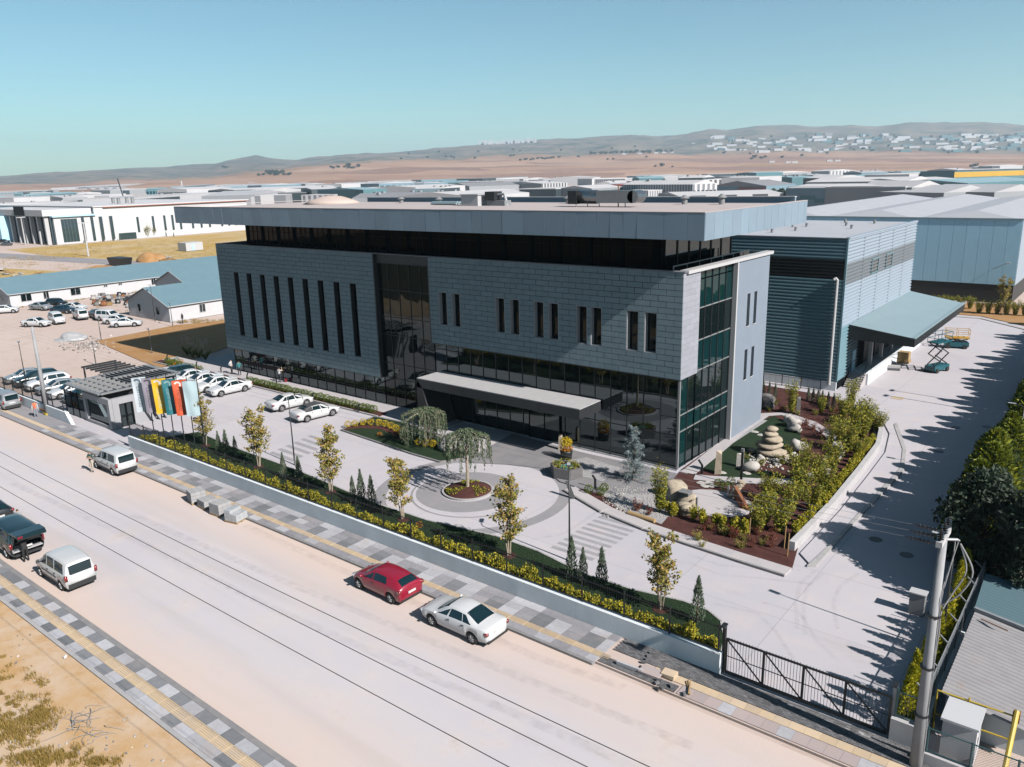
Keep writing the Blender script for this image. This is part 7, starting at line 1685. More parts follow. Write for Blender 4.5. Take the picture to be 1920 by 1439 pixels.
for k, (px, py, ms) in enumerate([(1500, 806, REDB[0]), (1512, 800, REDB[1]), (1525, 808, REDB[0]), (1540, 815, REDB[1]), (1470, 772, LOW[0]), (1495, 780, LOW[1]), (1530, 780, LOW[0]), (1560, 795, LOW[1]), (1580, 812, LOW[0]), (1400, 862, LOW[1]), (1425, 875, LOW[0]), (1465, 872, LOW[1]), (1480, 855, LOW[0]), (1420, 1005, REDB[0]), (1450, 1015, REDB[1]), (1390, 955, REDB[0]), (1410, 940, REDB[1]), (1195, 960, REDB[0]), (1215, 968, REDB[1])]):
    b = G(px, py); tree_of('low_shrub', ms, (b.x, b.y, .05), ('dark red' if ms in REDB else 'low green')+' shrub number-free spot '+'x', 'shrub', 'low shrubs of the corner garden', k, q.uniform(.7, 1.1))['label'] = ('dark red low shrub ' if ms in REDB else 'low yellow green shrub ')+['beside the white rock pile', 'right of the white rock pile', 'left of the curved path bend', 'at the curved path bend', 'at the back lawn edge', 'right of the back lawn edge', 'under the back garden tree', 'behind the curved path', 'at the end of the curved path', 'left of the stone cairn', 'in front of the stone cairn', 'right of the stone cairn', 'behind the stone cairn', 'near the garden wall tip', 'beside the garden wall tip', 'right of the paved circle', 'behind the paved circle', 'at the kerb left of the yellow shrub', 'at the kerb under the yellow shrub'][k]
for k, (px, py) in enumerate([(1104, 926), (1126, 930), (1133, 923), (1347, 915), (1360, 922), (1370, 910)]):
    b = G(px, py); single('ball_shrub', BOX[k % 3], ['left', 'front', 'back', 'left', 'front', 'right'][k]+' dark green ball shrub '+('in the small bed by the plaza kerb' if k < 3 else 'beside the rust coloured sculpture'), 'shrub', (b.x, b.y, .05), k, 'ball shrubs of the garden', .8)
# --- flowers
MUM = [ball_mesh('flower_ball', .32, 240, .05, k+110, 'petal_yellow') for k in range(2)]; MUO = ball_mesh('flower_ball_orange', .3, 200, .05, 115, 'petal_orange')
for k, (px, py) in enumerate([(653, 803), (666, 802), (681, 799), (696, 799), (711, 800), (723, 802), (734, 806), (743, 811), (752, 816), (785, 836), (798, 839), (812, 840), (827, 840)]):
    b = G(px, py); single('chrysanthemum', MUM[k % 2], 'round yellow flower clump '+['at the left tip of the flower arc', 'second in the flower arc', 'third in the flower arc', 'fourth in the flower arc', 'fifth in the flower arc', 'sixth in the flower arc', 'seventh in the flower arc', 'eighth in the flower arc', 'last in the flower arc', 'first under the broad cedar', 'second under the broad cedar', 'third under the broad cedar', 'last under the broad cedar'][k], 'flowers', (b.x, b.y, .1), k, 'yellow flowers on the entrance lawn', 1.0)
curve_path('flower_bed', [(645, 806), (680, 802), (720, 805), (745, 815), (758, 825)], .9, .106, 'mulch')
b = G(808, 830); tree_of('low_shrub', REDB[0], (b.x, b.y, .1), 'reddish bush among the yellow flowers under the broad cedar', 'shrub', None, 0, 1.5)
for px, py, lb in [(712, 820, 'small orange flower clump alone on the entrance lawn'), (786, 991, 'small orange flower clump in the front lawn under the brownish tree')]:
    b = G(px, py); single('flower_clump', MUO, lb, 'flowers', (b.x, b.y, .02), 0, None, .8)
for k in range(10):
    b = G(315+k*2.8, 681+(k % 3)*3.2); single('flower_clump', MUO if k % 2 else BOX[0], ordn(k//2+1)+(' orange flower' if k % 2 else ' green')+' clump from the left in the far left bed', 'flowers', (b.x, b.y, .0), k, 'flower bed at the far left' if k % 2 else 'green clumps of the far left bed', .9)
def pampas(seed):
    q = random.Random(seed); g_ = MB(); p_ = MB()
    for _ in range(80):
        a = q.uniform(0, 6.3); l = q.uniform(.7, 1.5); d = Vector((math.cos(a), math.sin(a), 0)); e = d*.5*l+Vector((0, 0, l*.8)); w = d.cross(Vector((0, 0, 1)))*.012; g_.add([-w, w, e*.6+w+Vector((0, 0, .15)), e], [(0, 1, 2, 3)])
    for _ in range(8):
        a = q.uniform(0, 6.3); e = Vector((math.cos(a)*.35, math.sin(a)*.35, q.uniform(1.9, 2.5)))
        for i in range(26): leaf(p_, e+Vector((0, 0, -.025*i))+runit(q)*.07, .09, q, Vector((0, 0, 1)), .3)
    return [('blades', g_.mesh('pampas_blades', 'leaf_box')), ('plume', p_.mesh('pampas_plume', 'plume'))]
PM = pampas(120)
for k, (px, py) in enumerate([(352, 668), (362, 672), (373, 673), (386, 677)]):
    b = G(px, py); tree_of('pampas_grass', PM, (b.x, b.y, .05), ['leftmost', 'second', 'third', 'rightmost'][k]+' pampas grass with pale plumes at the left building corner', 'grass', 'pampas grasses', k*1.7, 1.15)
# --- hedge row and trees on the right
def cypress(seed, h=6.2, r=1.35):
    q = random.Random(seed); tr = MB().tube([(0, 0, 0), (0, 0, h*.9)], [.12, .03], 6); lv = MB()
    for _ in range(3600):
        t = q.random()**.85; a = q.uniform(0, 6.3); lob = 1+.18*math.sin(a*3+t*9+seed)+.12*math.sin(a*7-t*16); rr = r*(1-t**2.2)**.6*lob*(.62+.38*q.random()**.5)*min(1, .5+t*3)
        leaf(lv, (rr*math.cos(a), rr*math.sin(a), .15+h*t), q.uniform(.10, .19), q, Vector((math.cos(a), math.sin(a), .9)), .45)
    cm = []
    for i in range(9):
        t = i/8; rr = r*.72*(1-t**2.2)**.6*min(1, .5+t*3)+.02; cm.append((rr, .25+h*.93*t))
    lv.lathe(cm, (0, 0, 0), 10)  # solid cone added inside the crown to keep light from passing through
    return [('trunk', tr.mesh('cypress_trunk', 'bark_dark')), ('crown', lv.mesh('cypress_crown', 'leaf_row'))]
CY = [cypress(130+k) for k in range(4)]
yv = 47.5; k = 0
while yv < 131:
    tree_of('hedge_tree', CY[k % 4], (-5.6+q.uniform(-.3, .3), yv, 0), ordn(k+1)+' tall bushy evergreen of the right hand row counted from the big dark tree', 'tree', 'evergreen row along the side yard', q.uniform(0, 6), (q.uniform(.85, 1.3), q.uniform(.85, 1.3), q.uniform(.70, 1.06))); yv += q.uniform(1.7, 2.15); k += 1
def broad_tree(seed, h, r, n, mt):
    q = random.Random(seed); tr = MB().tube([(0, 0, 0), (.1, 0, h*.35), (0, .1, h*.75)], [.22, .17, .06], 8); lv = MB()
    for k in range(36):
        a = q.uniform(0, 6.3); el = q.uniform(-1.1, 1.3); c = Vector((math.cos(a)*math.cos(el)*r*.7, math.sin(a)*math.cos(el)*r*.7, h*.52+math.sin(el)*h*.40)); tr.tube([(0, 0, h*.35), c], [.06, .02], 4); blob_leaves(lv, c, r*q.uniform(.28, .42), n//36, .15, q, .35)
    return [('trunk', tr.mesh('broad_trunk', 'bark_dark')), ('crown', lv.mesh('broad_crown', mt))]
tree_of('broadleaf_tree', broad_tree(140, 6.2, 2.5, 7000, 'leaf_dark'), (-5.0, 46.4, 0), 'big dark leaved tree at the right edge above the grey fence', 'tree')
tree_of('broadleaf_tree', broad_tree(141, 6.2, 2.5, 7000, 'leaf_dark'), (-2.2, 44.6, 0), 'second dark leaved tree cut by the right edge', 'tree')
def golden(seed):
    q = random.Random(seed); tr = MB().tube([(0, 0, 0), (0, 0, 2.1)], [.04, .01], 5); lv = MB()
    for _ in range(760):
        t = q.random()**.9; a = q.uniform(0, 6.3); rr = .50*(1-t)**.7*q.uniform(.45, 1.1)*min(1, .55+t*4); leaf(lv, (rr*math.cos(a), rr*math.sin(a), .08+2.45*t), q.uniform(.08, .14), q, Vector((math.cos(a), math.sin(a), .7)), .35)
    return [('trunk', tr.mesh('golden_trunk', 'bark')), ('crown', lv.mesh('golden_crown', 'leaf_golden'))]
GO = [golden(150+k) for k in range(3)]
for k in range(15):
    tree_of('golden_conifer', GO[k % 3], (-5.15+q.uniform(-.1, .1), 30.7+k*.93+q.uniform(-.2, .2), 0), ordn(k+1)+' golden conifer from the gate along the grey mesh fence', 'shrub', 'golden conifers along the fence', k*2.1, (q.uniform(.8, 1.25), q.uniform(.8, 1.25), q.uniform(.68, 1.12)))
# --- planting before the warehouse, dry shrubs on the left
for k in range(16):
    b = G(1665+k*17, 580+(k*.9 if k > 9 else 0)); tree_of('bank_shrub', BAM[k % 4], (b.x, b.y, .05), ordn(k+1)+' grey green bush from the left on the bank before the warehouse', 'bush', 'bushes on the warehouse bank', k, .8)
b = G(1878, 592); tree_of('young_tree', YT[0], (b.x, b.y, .05), 'staked young tree before the warehouse', 'tree', None, 0, 1.35)
for k, (px, py, s_) in enumerate([(262, 446, 1.6), (275, 446, 1.5), (288, 445, 1.2), (312, 444, .8), (326, 444, .7), (372, 432, 1.6), (385, 428, 1.6), (398, 430, 1.3), (195, 453, .8), (160, 456, .8), (225, 451, .9), (213, 452, .8), (425, 420, 1.8)]):
    b = G(px, py); tree_of('factory_shrub', [BAM, LOW][k % 2 and s_ < 1][k % 2] if s_ >= 1.2 else JU[k % 3], (b.x, b.y, 0), 'green shrub before the white factory, '+['largest', 'next to the largest', 'right of the largest', 'fourth', 'fifth', 'by the pale sheds', 'between the pale sheds', 'right of the pale sheds', 'under the third slit window', 'under the glass wall', 'before the low door', 'left of the low door', 'farthest right'][k], 'shrub', 'shrubs before the white factory', k, s_*1.3)
def tuft_mesh(seed, n, r, h, mt):
    q = random.Random(seed); m = MB()
    for _ in range(n):
        a, d = q.uniform(0, 6.3), r*q.random()**.5; p = Vector((d*math.cos(a), d*math.sin(a), 0)); e = p+Vector((q.uniform(-1, 1)*h*.5, q.uniform(-1, 1)*h*.5, h*q.uniform(.5, 1.1))); w = Vector((q.uniform(-1, 1), q.uniform(-1, 1), 0)).normalized()*.012*(1+h); m.add([p-w, p+w, e], [(0, 1, 2)])
    return m
def scatter(name, label, cat, pts, n, r, h, mt, z=.05):
    q = random.Random(len(pts)); m = MB()
    for (x, y) in pts:
        t = tuft_mesh(q.random(), n, r*q.uniform(.6, 1.4), h*q.uniform(.5, 1.3), mt); m.add([(v[0]+x, v[1]+y, v[2]+z) for v in t.v], t.f)
    o = m.build(name, mt); tag(o, label, cat, kind='stuff')
pts = []
for (cx, cy, sx, sy, nn) in [(15, 1375, 45, 30, 60), (70, 1350, 40, 26, 60), (40, 1290, 60, 50, 25), (110, 1225, 90, 60, 40), (180, 1330, 90, 60, 40), (60, 1430, 60, 15, 40), (190, 1435, 40, 10, 15), (120, 1420, 60, 20, 20)]:
    for _ in range(nn):
        g_ = G(max(-30, random.Random(len(pts)).gauss(cx, sx*.5)), random.Random(len(pts)+999).gauss(cy, sy*.5))
        if g_.y < 12.6: pts.append((g_.x, g_.y))
scatter('dry_grass_tufts', 'dry yellow grass tufts on the bare verge', 'grass', pts, 34, .22, .26, 'grass_dry', .05)
pts = [tuple(G(q.uniform(60, 420), q.uniform(452, 486)).xy) for _ in range(350)]+[tuple(G(q.uniform(0, 70), q.uniform(482, 502)).xy) for _ in range(50)]+[tuple(G(q.uniform(100, 400), q.uniform(495, 515)).xy) for _ in range(120)]
scatter('field_grass', 'yellow dry grass of the field before the white factory', 'grass', pts, 22, 1.6, .7, 'grass_dry', -.03)
pts = [tuple(G(q.uniform(60, 300), 588-.22*(x_ := q.uniform(0, 240))).xy) for _ in range(60)]+[tuple(G(330+q.uniform(0, 90), 603+q.uniform(-3, 3)).xy) for _ in range(40)]+[tuple((-165.0+q.uniform(.1, .8), q.uniform(57, 117))) for _ in range(90)]
scatter('weeds', 'dry weeds along the barrack walls', 'weeds', pts, 26, .4, .45, 'grass_dry', -.05)
# lawn blades soften the turf edges
q = random.Random(8); m = MB()
def inside(p, poly):
    c = False; j = len(poly)-1
    for i in range(len(poly)):
        if (poly[i][1] > p[1]) != (poly[j][1] > p[1]) and p[0] < (poly[j][0]-poly[i][0])*(p[1]-poly[i][1])/(poly[j][1]-poly[i][1])+poly[i][0]: c = not c
        j = i
    return c
for _ in range(26000):
    x, y = q.uniform(-66, -12.8), q.uniform(30.2, 36.5)
    if inside((x, y), front_lawn):
        h = q.uniform(.05, .11); a = q.uniform(0, 6.3); w = Vector((math.cos(a), math.sin(a), 0))*.018; p = Vector((x, y, .095)); m.add([p-w, p+w, p+Vector((q.uniform(-.04, .04), q.uniform(-.04, .04), h))], [(0, 1, 2)])
o = m.build('lawn_grass', 'grass_turf'); tag(o, 'short dense grass of the front lawn', 'grass', kind='stuff')
# --- far trees on the fields
FT = []
for k in range(3):
    qq = random.Random(160+k); m = MB()
    for j in range(9): blob_leaves(m, (qq.uniform(-.5, .5), qq.uniform(-.5, .5), qq.uniform(.4, .8)), .38, 26, .14, qq, .4)
    FT.append([('trunk', MB().tube([(0, 0, -.1), (0, 0, .5)], .06, 5).mesh('far_trunk', 'bark_dark')), ('crown', m.mesh('far_crown', 'leaf_dark'))])
q = random.Random(77)
spots = [(x+q.uniform(-4, 4), y+q.uniform(-1, 1), s_) for x, y, s_ in [(416, 315, 14), (421, 316, 12), (425, 315, 10)]+[(490+i*7, 330-.15*i, 15) for i in range(9)]+[(500+i*5, 327, 22) for i in range(6)]+[(620+i*6, 316, 14) for i in range(8)]+[(655, 313, 24), (677, 314, 20), (832, 296, 12), (845, 296, 11)]+[(975+i*6.5, 302-.45*i, 13) for i in range(12)]+[(1110+i*7, 290-.25*i, 15) for i in range(22)]+[(1225, 314, 12), (1242, 313, 22), (1258, 315, 10), (1408, 300, 13), (1416, 298, 20), (1425, 299, 16), (1432, 297, 15), (1467, 298, 14), (1503, 294, 16), (1820, 315, 16), (1828, 314, 18)]+[(q.uniform(1340, 1920), q.uniform(255, 290), 12) for _ in range(50)]+[(q.uniform(640, 1300), q.uniform(275, 300), 11) for _ in range(24)]]
spots.sort(); kk = 0
for k, (px, py, s_) in enumerate(spots):
    p = slope_pt(px, py)
    if p is None: continue
    s2 = s_*math.hypot(p.x, p.y)/4500
    kk += 1; tree_of('field_tree', FT[k % 3], tuple(p), ordn(kk)+' dark round tree from the left among the distant fields and hills', 'tree', 'distant trees', q.uniform(0, 6), (s2, s2, s2*.85))
for k, (px, py) in enumerate([(1466, 372), (1476, 371), (1488, 370), (1622, 350), (1632, 350), (1646, 349)]):
    p = G(px, py+3, 2); tree_of('yard_tree', FT[k % 3], (p.x, p.y, 0), 'round green tree beside the '+('dry field' if k < 3 else 'white roofed hall')+(' on its left', ' in its middle', ' on its right')[k % 3], 'tree', 'trees among the factories', k, (9, 9, 8))
# ------------------------------------------------------------------ rocks, planters, small garden things
def rock_thing(px, py, r, seed, m, label, z=.05, n=12, mm=8):
    b = G(px, py); rr = r if isinstance(r, tuple) else (r, r*.85, r*.75)
    o = MB().rock((b.x, b.y, z+rr[2]*.7), rr, seed, n, mm, .25).build('boulder', m, None, (b.x, b.y, 0), smooth=True); tag(o, label, 'rock', 'boulders of the gardens')
rock_thing(846, 846, (1.0, .8, .75), 1, 'boulder_white', 'big white boulder in front of the broad weeping cedar')
for i, (px, py, r, m, lb) in enumerate([(1487, 803, .75, 'boulder_white', 'upper white rock of the rock pile on the garden lawn'), (1492, 812, .6, 'boulder_white', 'lower white rock of the rock pile on the garden lawn'), (1479, 793, .5, 'boulder_white', 'back rock of the rock pile on the garden lawn'), (1408, 885, .62, 'boulder_white', 'round pale boulder in the red mulch before the cairn'), (1497, 848, .75, 'boulder_white', 'round pale boulder right of the cairn'), (1268, 935, .9, 'boulder_warm', 'tan boulder at the corner of the gravel bed'), (1288, 948, .7, 'boulder_warm', 'tan boulder beside the gravel bed corner'),
        (1285, 965, .6, 'boulder_warm', 'tan rock under the slate lamp block'), (1435, 765, 1.0, 'slate', 'big dark boulder at the foot of the grey end wall'), (1425, 862, .3, 'boulder_white', 'small pale stone left of the cairn foot'), (1455, 870, .3, 'boulder_white', 'small pale stone right of the cairn foot'), (1470, 862, .35, 'boulder_warm', 'small tan stone behind the cairn foot'), (1412, 850, .32, 'boulder_warm', 'small tan stone at the left bend of the path')]):
    rock_thing(px, py, r, 20+i, m, lb)
q = random.Random(3); k = 0
m = MB()
for _ in range(260):
    a = q.random()
    px, py = q.gauss(1448, 22), q.gauss(862, 9); b = G(px, py); m.rock((b.x, b.y, .1), q.uniform(.05, .14), q.random(), 6, 4, .2)
for _ in range(800):
    px, py = q.uniform(1130, 1262), q.uniform(915, 972); b = G(px, py)
    m.rock((b.x, b.y, .08), q.uniform(.025, .06), q.random(), 5, 4, .2)
o = m.build('loose_pebbles', 'boulder_white'); tag(o, 'loose white pebbles of the garden beds', 'pebbles', kind='stuff')
b = G(1442, 857); t = thing('stone_cairn', 'tall cairn of five stacked pale round stones', 'sculpture', (b.x, b.y, 0)); z = .1
for i, (r, h) in enumerate([(1.15, .36), (.98, .30), (.82, .27), (.66, .22), (.45, .22)]):
    MB().rock((b.x+.05*(-1)**i, b.y, z+h), (r, r*.9, h*1.05), 50+i, 14, 8, .12).build('stone', 'boulder_warm', t, smooth=True); z += h*1.75
def slab_stone(px, py, w, d, h, m, label, rz=.4):
    b = G(px, py); q = random.Random(px); mb = MB()
    top = [(-w/2*q.uniform(.6, 1), -d/2), (w/2*q.uniform(.6, 1), -d/2), (w/2*q.uniform(.6, 1), d/2), (-w/2*q.uniform(.6, 1), d/2)]; M = Matrix.Rotation(rz, 3, 'Z'); v = []
    for x, y in ((-w/2, -d/2), (w/2, -d/2), (w/2, d/2), (-w/2, d/2)): p = M @ Vector((x, y, 0)); v.append((b.x+p.x, b.y+p.y, .03))
    for i, (x, y) in enumerate(top): p = M @ Vector((x, y, 0)); v.append((b.x+p.x, b.y+p.y, h*(1-.12*(i % 2))))
    o = mb.add(v, [(0, 3, 2, 1), (4, 5, 6, 7), (0, 1, 5, 4), (1, 2, 6, 5), (2, 3, 7, 6), (3, 0, 4, 7)]).build('standing_stone', m, None, (b.x, b.y, 0)); tag(o, label, 'stone', 'standing stones')
slab_stone(1346, 890, .5, .4, 1.9, 'boulder_warm', 'tall rough standing stone beside the glass corner path'); slab_stone(1387, 878, .55, .2, 1.2, 'boulder_white', 'pointed pale standing stone left of the cairn'); slab_stone(1496, 778, .4, .35, 1.7, 'slate', 'dark standing stone under the back garden tree'); slab_stone(1051, 845, .35, .25, 1.4, 'boulder_warm', 'pale upright stone beside the round flower tub')
b = G(1389, 915); t = thing('signpost', 'tall plain steel post with square top in the garden', 'post', (b.x, b.y, 0)); MB().box(b.x-.08, b.x+.08, b.y-.05, b.y+.05, 0, 2.7).build('post', 'dark_metal', t); MB().box(b.x-.1, b.x+.1, b.y-.07, b.y+.07, 2.7, 2.95).build('lamp_head', 'alu_grey', t)
b = G(1385, 945); t = thing('rust_sculpture', 'rust coloured leaning slab on white gravel beside the paved circle', 'sculpture', (b.x, b.y, 0)); MB().add([(b.x-.5, b.y+.3, .1), (b.x+.9, b.y-.9, .1), (b.x+1.05, b.y-.75, .1), (b.x-.35, b.y+.45, .1), (b.x-.5, b.y+.3, 1.05), (b.x+.9, b.y-.9, .25), (b.x+1.05, b.y-.75, .25), (b.x-.35, b.y+.45, 1.05)], [(0, 3, 2, 1), (4, 5, 6, 7), (0, 1, 5, 4), (1, 2, 6, 5), (2, 3, 7, 6), (3, 0, 4, 7)]).build('slab', 'cor_ten', t)
for i in range(6): MB().rock((b.x-.7+i*.08, b.y+.5+.1*i, .3+.16*i), (.28, .25, .2), 70+i, 8, 6, .2).build('stone', 'boulder_warm', t)
for px, py, lb in [(1365, 935, 'short pale post beside the rust coloured slab'), (1306, 958, 'short pale post in the paved circle')]:
    b = G(px, py); o = MB().box(b.x-.06, b.x+.06, b.y-.06, b.y+.06, .05, .95).build('garden_post', 'alu_grey', None, (b.x, b.y, 0)); tag(o, lb, 'post')
b = G(1283, 948); t = thing('slate_block', 'dark slate box on the tan rocks by the paved circle', 'lamp', (b.x, b.y, 0)); MB().box(b.x-.3, b.x+.4, b.y-.3, b.y+.3, .4, 1.0).build('block', 'slate', t); MB().box(b.x-.35, b.x+.45, b.y-.35, b.y+.35, 1.0, 1.06).build('cap', 'alu_grey', t)
gx_ = random.Random(44)
for k in range(34):
    px, py = (gx_.uniform(1300, 1475), gx_.uniform(985, 1030)) if k < 16 else (gx_.uniform(1435, 1600), gx_.uniform(745, 790)) if k < 26 else (gx_.uniform(1395, 1560), gx_.uniform(910, 960))
    b = G(px, py)
    if k < 16 and py < 985+(px-1300)*.28: py = 990+(px-1300)*.26; b = G(px, py)
    tree_of('low_shrub', (REDB, LOW)[k % 2][k % 2], (b.x, b.y, .05), ordn(k//2+1)+(' wine red' if k % 2 == 0 else ' olive green')+' ground shrub scattered through the corner garden mulch', 'shrub', 'ground shrubs of the garden mulch', k, gx_.uniform(.55, .95))
# stepping slabs
gs = [(1315, 908), (1322, 914), (1330, 908), (1336, 914), (1432, 832), (1415, 812), (1428, 818), (1400, 890), (1352, 888)]
for i, (px, py) in enumerate(gs):
    b = G(px, py); o = MB().rock((b.x, b.y, .105), (.38, .28, .04), i+90, 9, 4, .15).build('stepping_stone', 'boulder_white', None, (b.x, b.y, 0)); tag(o, 'flat pale stepping stone '+['at the left of the red mulch', 'second from the left of the red mulch', 'third from the left of the red mulch', 'fourth from the left of the red mulch', 'in the lawn near the cairn', 'in the lawn by the path', 'in the middle of the garden lawn', 'in the mulch strip', 'behind the tall standing stone'][i], 'stone', 'stepping stones')
# hexagonal planter with pool, round flower tub
b = G(1062, 893); t = thing('stone_planter', 'angular dark stone planter with flowers and a small water basin', 'planter', (b.x, b.y, 0))
hexp = [(b.x+1.35*math.cos(a), b.y+1.05*math.sin(a)) for a in np.linspace(.2, .2+2*math.pi, 7)[:-1]]
for i in range(6):
    p, r_ = Vector((*hexp[i], 0)), Vector((*hexp[(i+1) % 6], 0)); c0 = Vector((b.x, b.y, 0)); pi, ri = p.lerp(c0, .16), r_.lerp(c0, .16)
    MB().prism([tuple(p.xy), tuple(r_.xy), tuple(ri.xy), tuple(pi.xy)], .05, .85+.003*i).build('planter_side', 'slate', t)
MB().prism([tuple((Vector((*h, 0)).lerp(Vector((b.x, b.y, 0)), .17)).xy) for h in hexp], .1, .78).build('soil', 'mulch', t)
mat('pool_water', (.10, .42, .45), rough=.05); MB().lathe([(.5, .8), (.5, .83)], (b.x+.1, b.y-.1, 0), 16).build('water', 'pool_water', t)
m = MB(); q = random.Random(6)
for _ in range(420):
    a, r_ = q.uniform(0, 6.3), q.uniform(.5, 1.1); leaf(m, (b.x+r_*math.cos(a), b.y+r_*.8*math.sin(a), .85+q.random()*.25), .07, q)
m.build('flowers', 'leaf_bamboo', t)['kind'] = 'stuff'
b = G(1062, 862); t = thing('flower_tub', 'black round tub with yellow and orange flowers beside the entrance', 'planter', (b.x, b.y, 0)); MB().lathe([(.42, .08), (.5, .7), (.5, .75)], (b.x, b.y, 0), 20).build('tub', 'fence_black', t, smooth=True)
m = MB(); blob_leaves(m, (b.x, b.y, 1.45), (.5, .5, .42), 380, .07, q, .5); m.build('yellow_flowers', 'petal_yellow', t); m = MB(); blob_leaves(m, (b.x, b.y, .98), (.52, .52, .3), 300, .07, q, .5); m.build('orange_flowers', 'petal_orange', t)
b = G(1075, 935); t = thing('sign_blade', 'dark leaning sign blade at the plaza kerb', 'sign', (b.x, b.y, 0)); MB().add([(b.x-.1, b.y-.1, 0), (b.x+.1, b.y+.1, 0), (b.x-.45, b.y+.12, 1.15), (b.x-.65, b.y-.08, 1.15), (b.x-.05, b.y-.15, 0), (b.x+.15, b.y+.05, 0), (b.x-.40, b.y+.07, 1.15), (b.x-.60, b.y-.13, 1.15)], [(0, 1, 2, 3), (7, 6, 5, 4), (0, 4, 5, 1), (1, 5, 6, 2), (2, 6, 7, 3), (3, 7, 4, 0)]).build('blade', 'dark_metal', t)
b = G(1116, 918); t = thing('bollard_light', 'black kinked bollard between the ball shrubs by the plaza', 'bollard', (b.x, b.y, 0)); MB().box(b.x-.07, b.x+.07, b.y-.05, b.y+.05, 0, .8).build('post', 'fence_black', t); MB().bar((b.x, b.y, .78), (b.x-.25, b.y, 1.05), .1, .12).build('lamp_head', 'fence_black', t)
for i, (px, py) in enumerate([(1404, 1004), (1470, 1020), (1476, 1035)]):
    b = G(px, py+10); o = MB().tube([(b.x, b.y, 0), (b.x+.03, b.y, 1.5)], .035, 6).build('plant_stake', 'stake', None, (b.x, b.y, 0)); tag(o, ['left', 'middle', 'right'][i]+' wooden stake in the mulch near the garden wall tip', 'stake', 'plant stakes')
# ------------------------------------------------------------------ clutter on the left
q = random.Random(12)
mat('scrap_wood', (.55, .36, .14), (.35, .20, .08), scale=2, rough=.9, rand=.3); mat('scrap_metal', (.30, .32, .34), (.5, .5, .5), scale=2, rough=.6, rand=.4); mat('scrap_mix', (.62, .60, .58), (.20, .16, .14), scale=1, rough=.8, rand=.5)
words_ = ['by the dark skip', 'near the long barrack gable', 'at the left end of the track', 'beside the dry grass', 'behind the long barrack', 'at the right end of the yard']
for i in range(46):
    if i < 16: px, py = q.uniform(0, 190), q.uniform(508, 524)
    else: px, py = q.uniform(285, 405), q.uniform(484, 500)
    b = G(px, py); s_ = q.uniform(.5, 1.5); t = thing('scrap_pile', ordn(i//3+1)+[' tan', ' grey', ' mixed'][i % 3]+' heap of building scrap along the dirt track', 'scrap', (b.x, b.y, 0), q.uniform(0, 3), 'scrap heaps along the dirt track')
    for k in range(3): child('board', MB().obox((q.uniform(-.8, .8), q.uniform(-.6, .6), .12+.22*k), (q.uniform(1.2, 3.2), q.uniform(.3, 1.2), .2), q.uniform(-.5, .5)).mesh('board', ['scrap_wood', 'scrap_metal', 'scrap_mix'][i % 3]), t)
    t.scale = (s_,)*3
for i in range(34):
    px, py = q.uniform(165, 260), q.uniform(556, 577); b = G(px, py); t = thing('stored_part', ordn(i//4+1)+[' white', ' grey', ' orange', ' dark'][i % 4]+' machine part stored between the barracks', 'machine part', (b.x, b.y, 0), q.uniform(0, 3), 'machine parts stored between the barracks')
    child('casting', MB().lathe([(.5, 0), (.6, .3), (.4, .7), (.45, .9)], (0, 0, 0), 8).mesh('casting', ['scrap_mix', 'scrap_metal', 'cor_ten', 'fence_black'][i % 4]), t); child('crate', MB().obox((.9, .2, .3), (1.0, .8, .6)).mesh('crate', ['w_white', 'scrap_metal', 'scrap_wood', 'tyre_rubber'][i % 4]), t); t.scale = (q.uniform(.6, 1.1),)*3
b = G(226, 498); t = thing('skip', 'dark open skip beside the dirt track', 'skip', (b.x, b.y, 0)); MB().add([(b.x-3, b.y-1.5, 0), (b.x+3, b.y-1.5, 0), (b.x+3, b.y+1.5, 0), (b.x-3, b.y+1.5, 0), (b.x-3.8, b.y-1.8, 2.2), (b.x+3.8, b.y-1.8, 2.2), (b.x+3.8, b.y+1.8, 2.2), (b.x-3.8, b.y+1.8, 2.2)], [(0, 3, 2, 1), (4, 5, 6, 7), (0, 1, 5, 4), (1, 2, 6, 5), (2, 3, 7, 6), (3, 0, 4, 7)]).build('tub', 'fence_black', t)
for px, py, r, h, lb in [(132, 636, 2.4, .7, 'grey gravel heap in the dirt lot'), (282, 490, 4.5, 2.2, 'brown soil heap beside the skip'), (190, 506, 3.6, 1.2, 'reddish soil heap along the dirt track')]:
    b = G(px, py); o = MB().rock((b.x, b.y, 0), (r, r*.8, h), int(px), 22, 14, .16).build('soil_heap', 'scrap_metal' if h == .7 else 'orange_dirt', None, (b.x, b.y, 0), smooth=True); tag(o, lb, 'heap')
m = MB()
for _ in range(160):
    b = G(q.gauss(165, 25), q.gauss(648, 6)); m.rock((b.x, b.y, .02), q.uniform(.05, .16), q.random(), 5, 4, .3)
for _ in range(120):
    b = G(q.uniform(0, 330), q.uniform(1120, 1439))
    if b.y < 12.4: m.rock((b.x, b.y, .06), q.uniform(.02, .07), q.random(), 5, 4, .3)
tag(m.build('rubble', 'scrap_mix'), 'scattered rubble stones on the bare ground', 'rubble', kind='stuff')
m = MB()
for k in range(26):
    c = G(q.gauss(150, 26), q.gauss(1362, 18)); a = q.uniform(0, 6.3); l = q.uniform(.5, 1.5); pts = [(c.x+math.cos(a)*l*t+.12*math.sin(t*5+k), c.y+math.sin(a)*l*t+.12*math.cos(t*4+k), .08+.12*math.sin(t*3.1)) for t in np.linspace(0, 1, 6)]; m.tube(pts, [.014, .013, .011, .009, .007, .004], 4)
tag(m.build('dead_branches', 'cable_grey'), 'tangle of grey dead branches on the verge', 'branches', kind='stuff')
b = G(123, 1236); tag(MB().rock((b.x, b.y, .12), (.12, .1, .07), 5, 7, 5, .3).build('paper_scrap', 'plate_white', None, (b.x, b.y, 0)), 'crumpled white paper on the verge', 'litter')
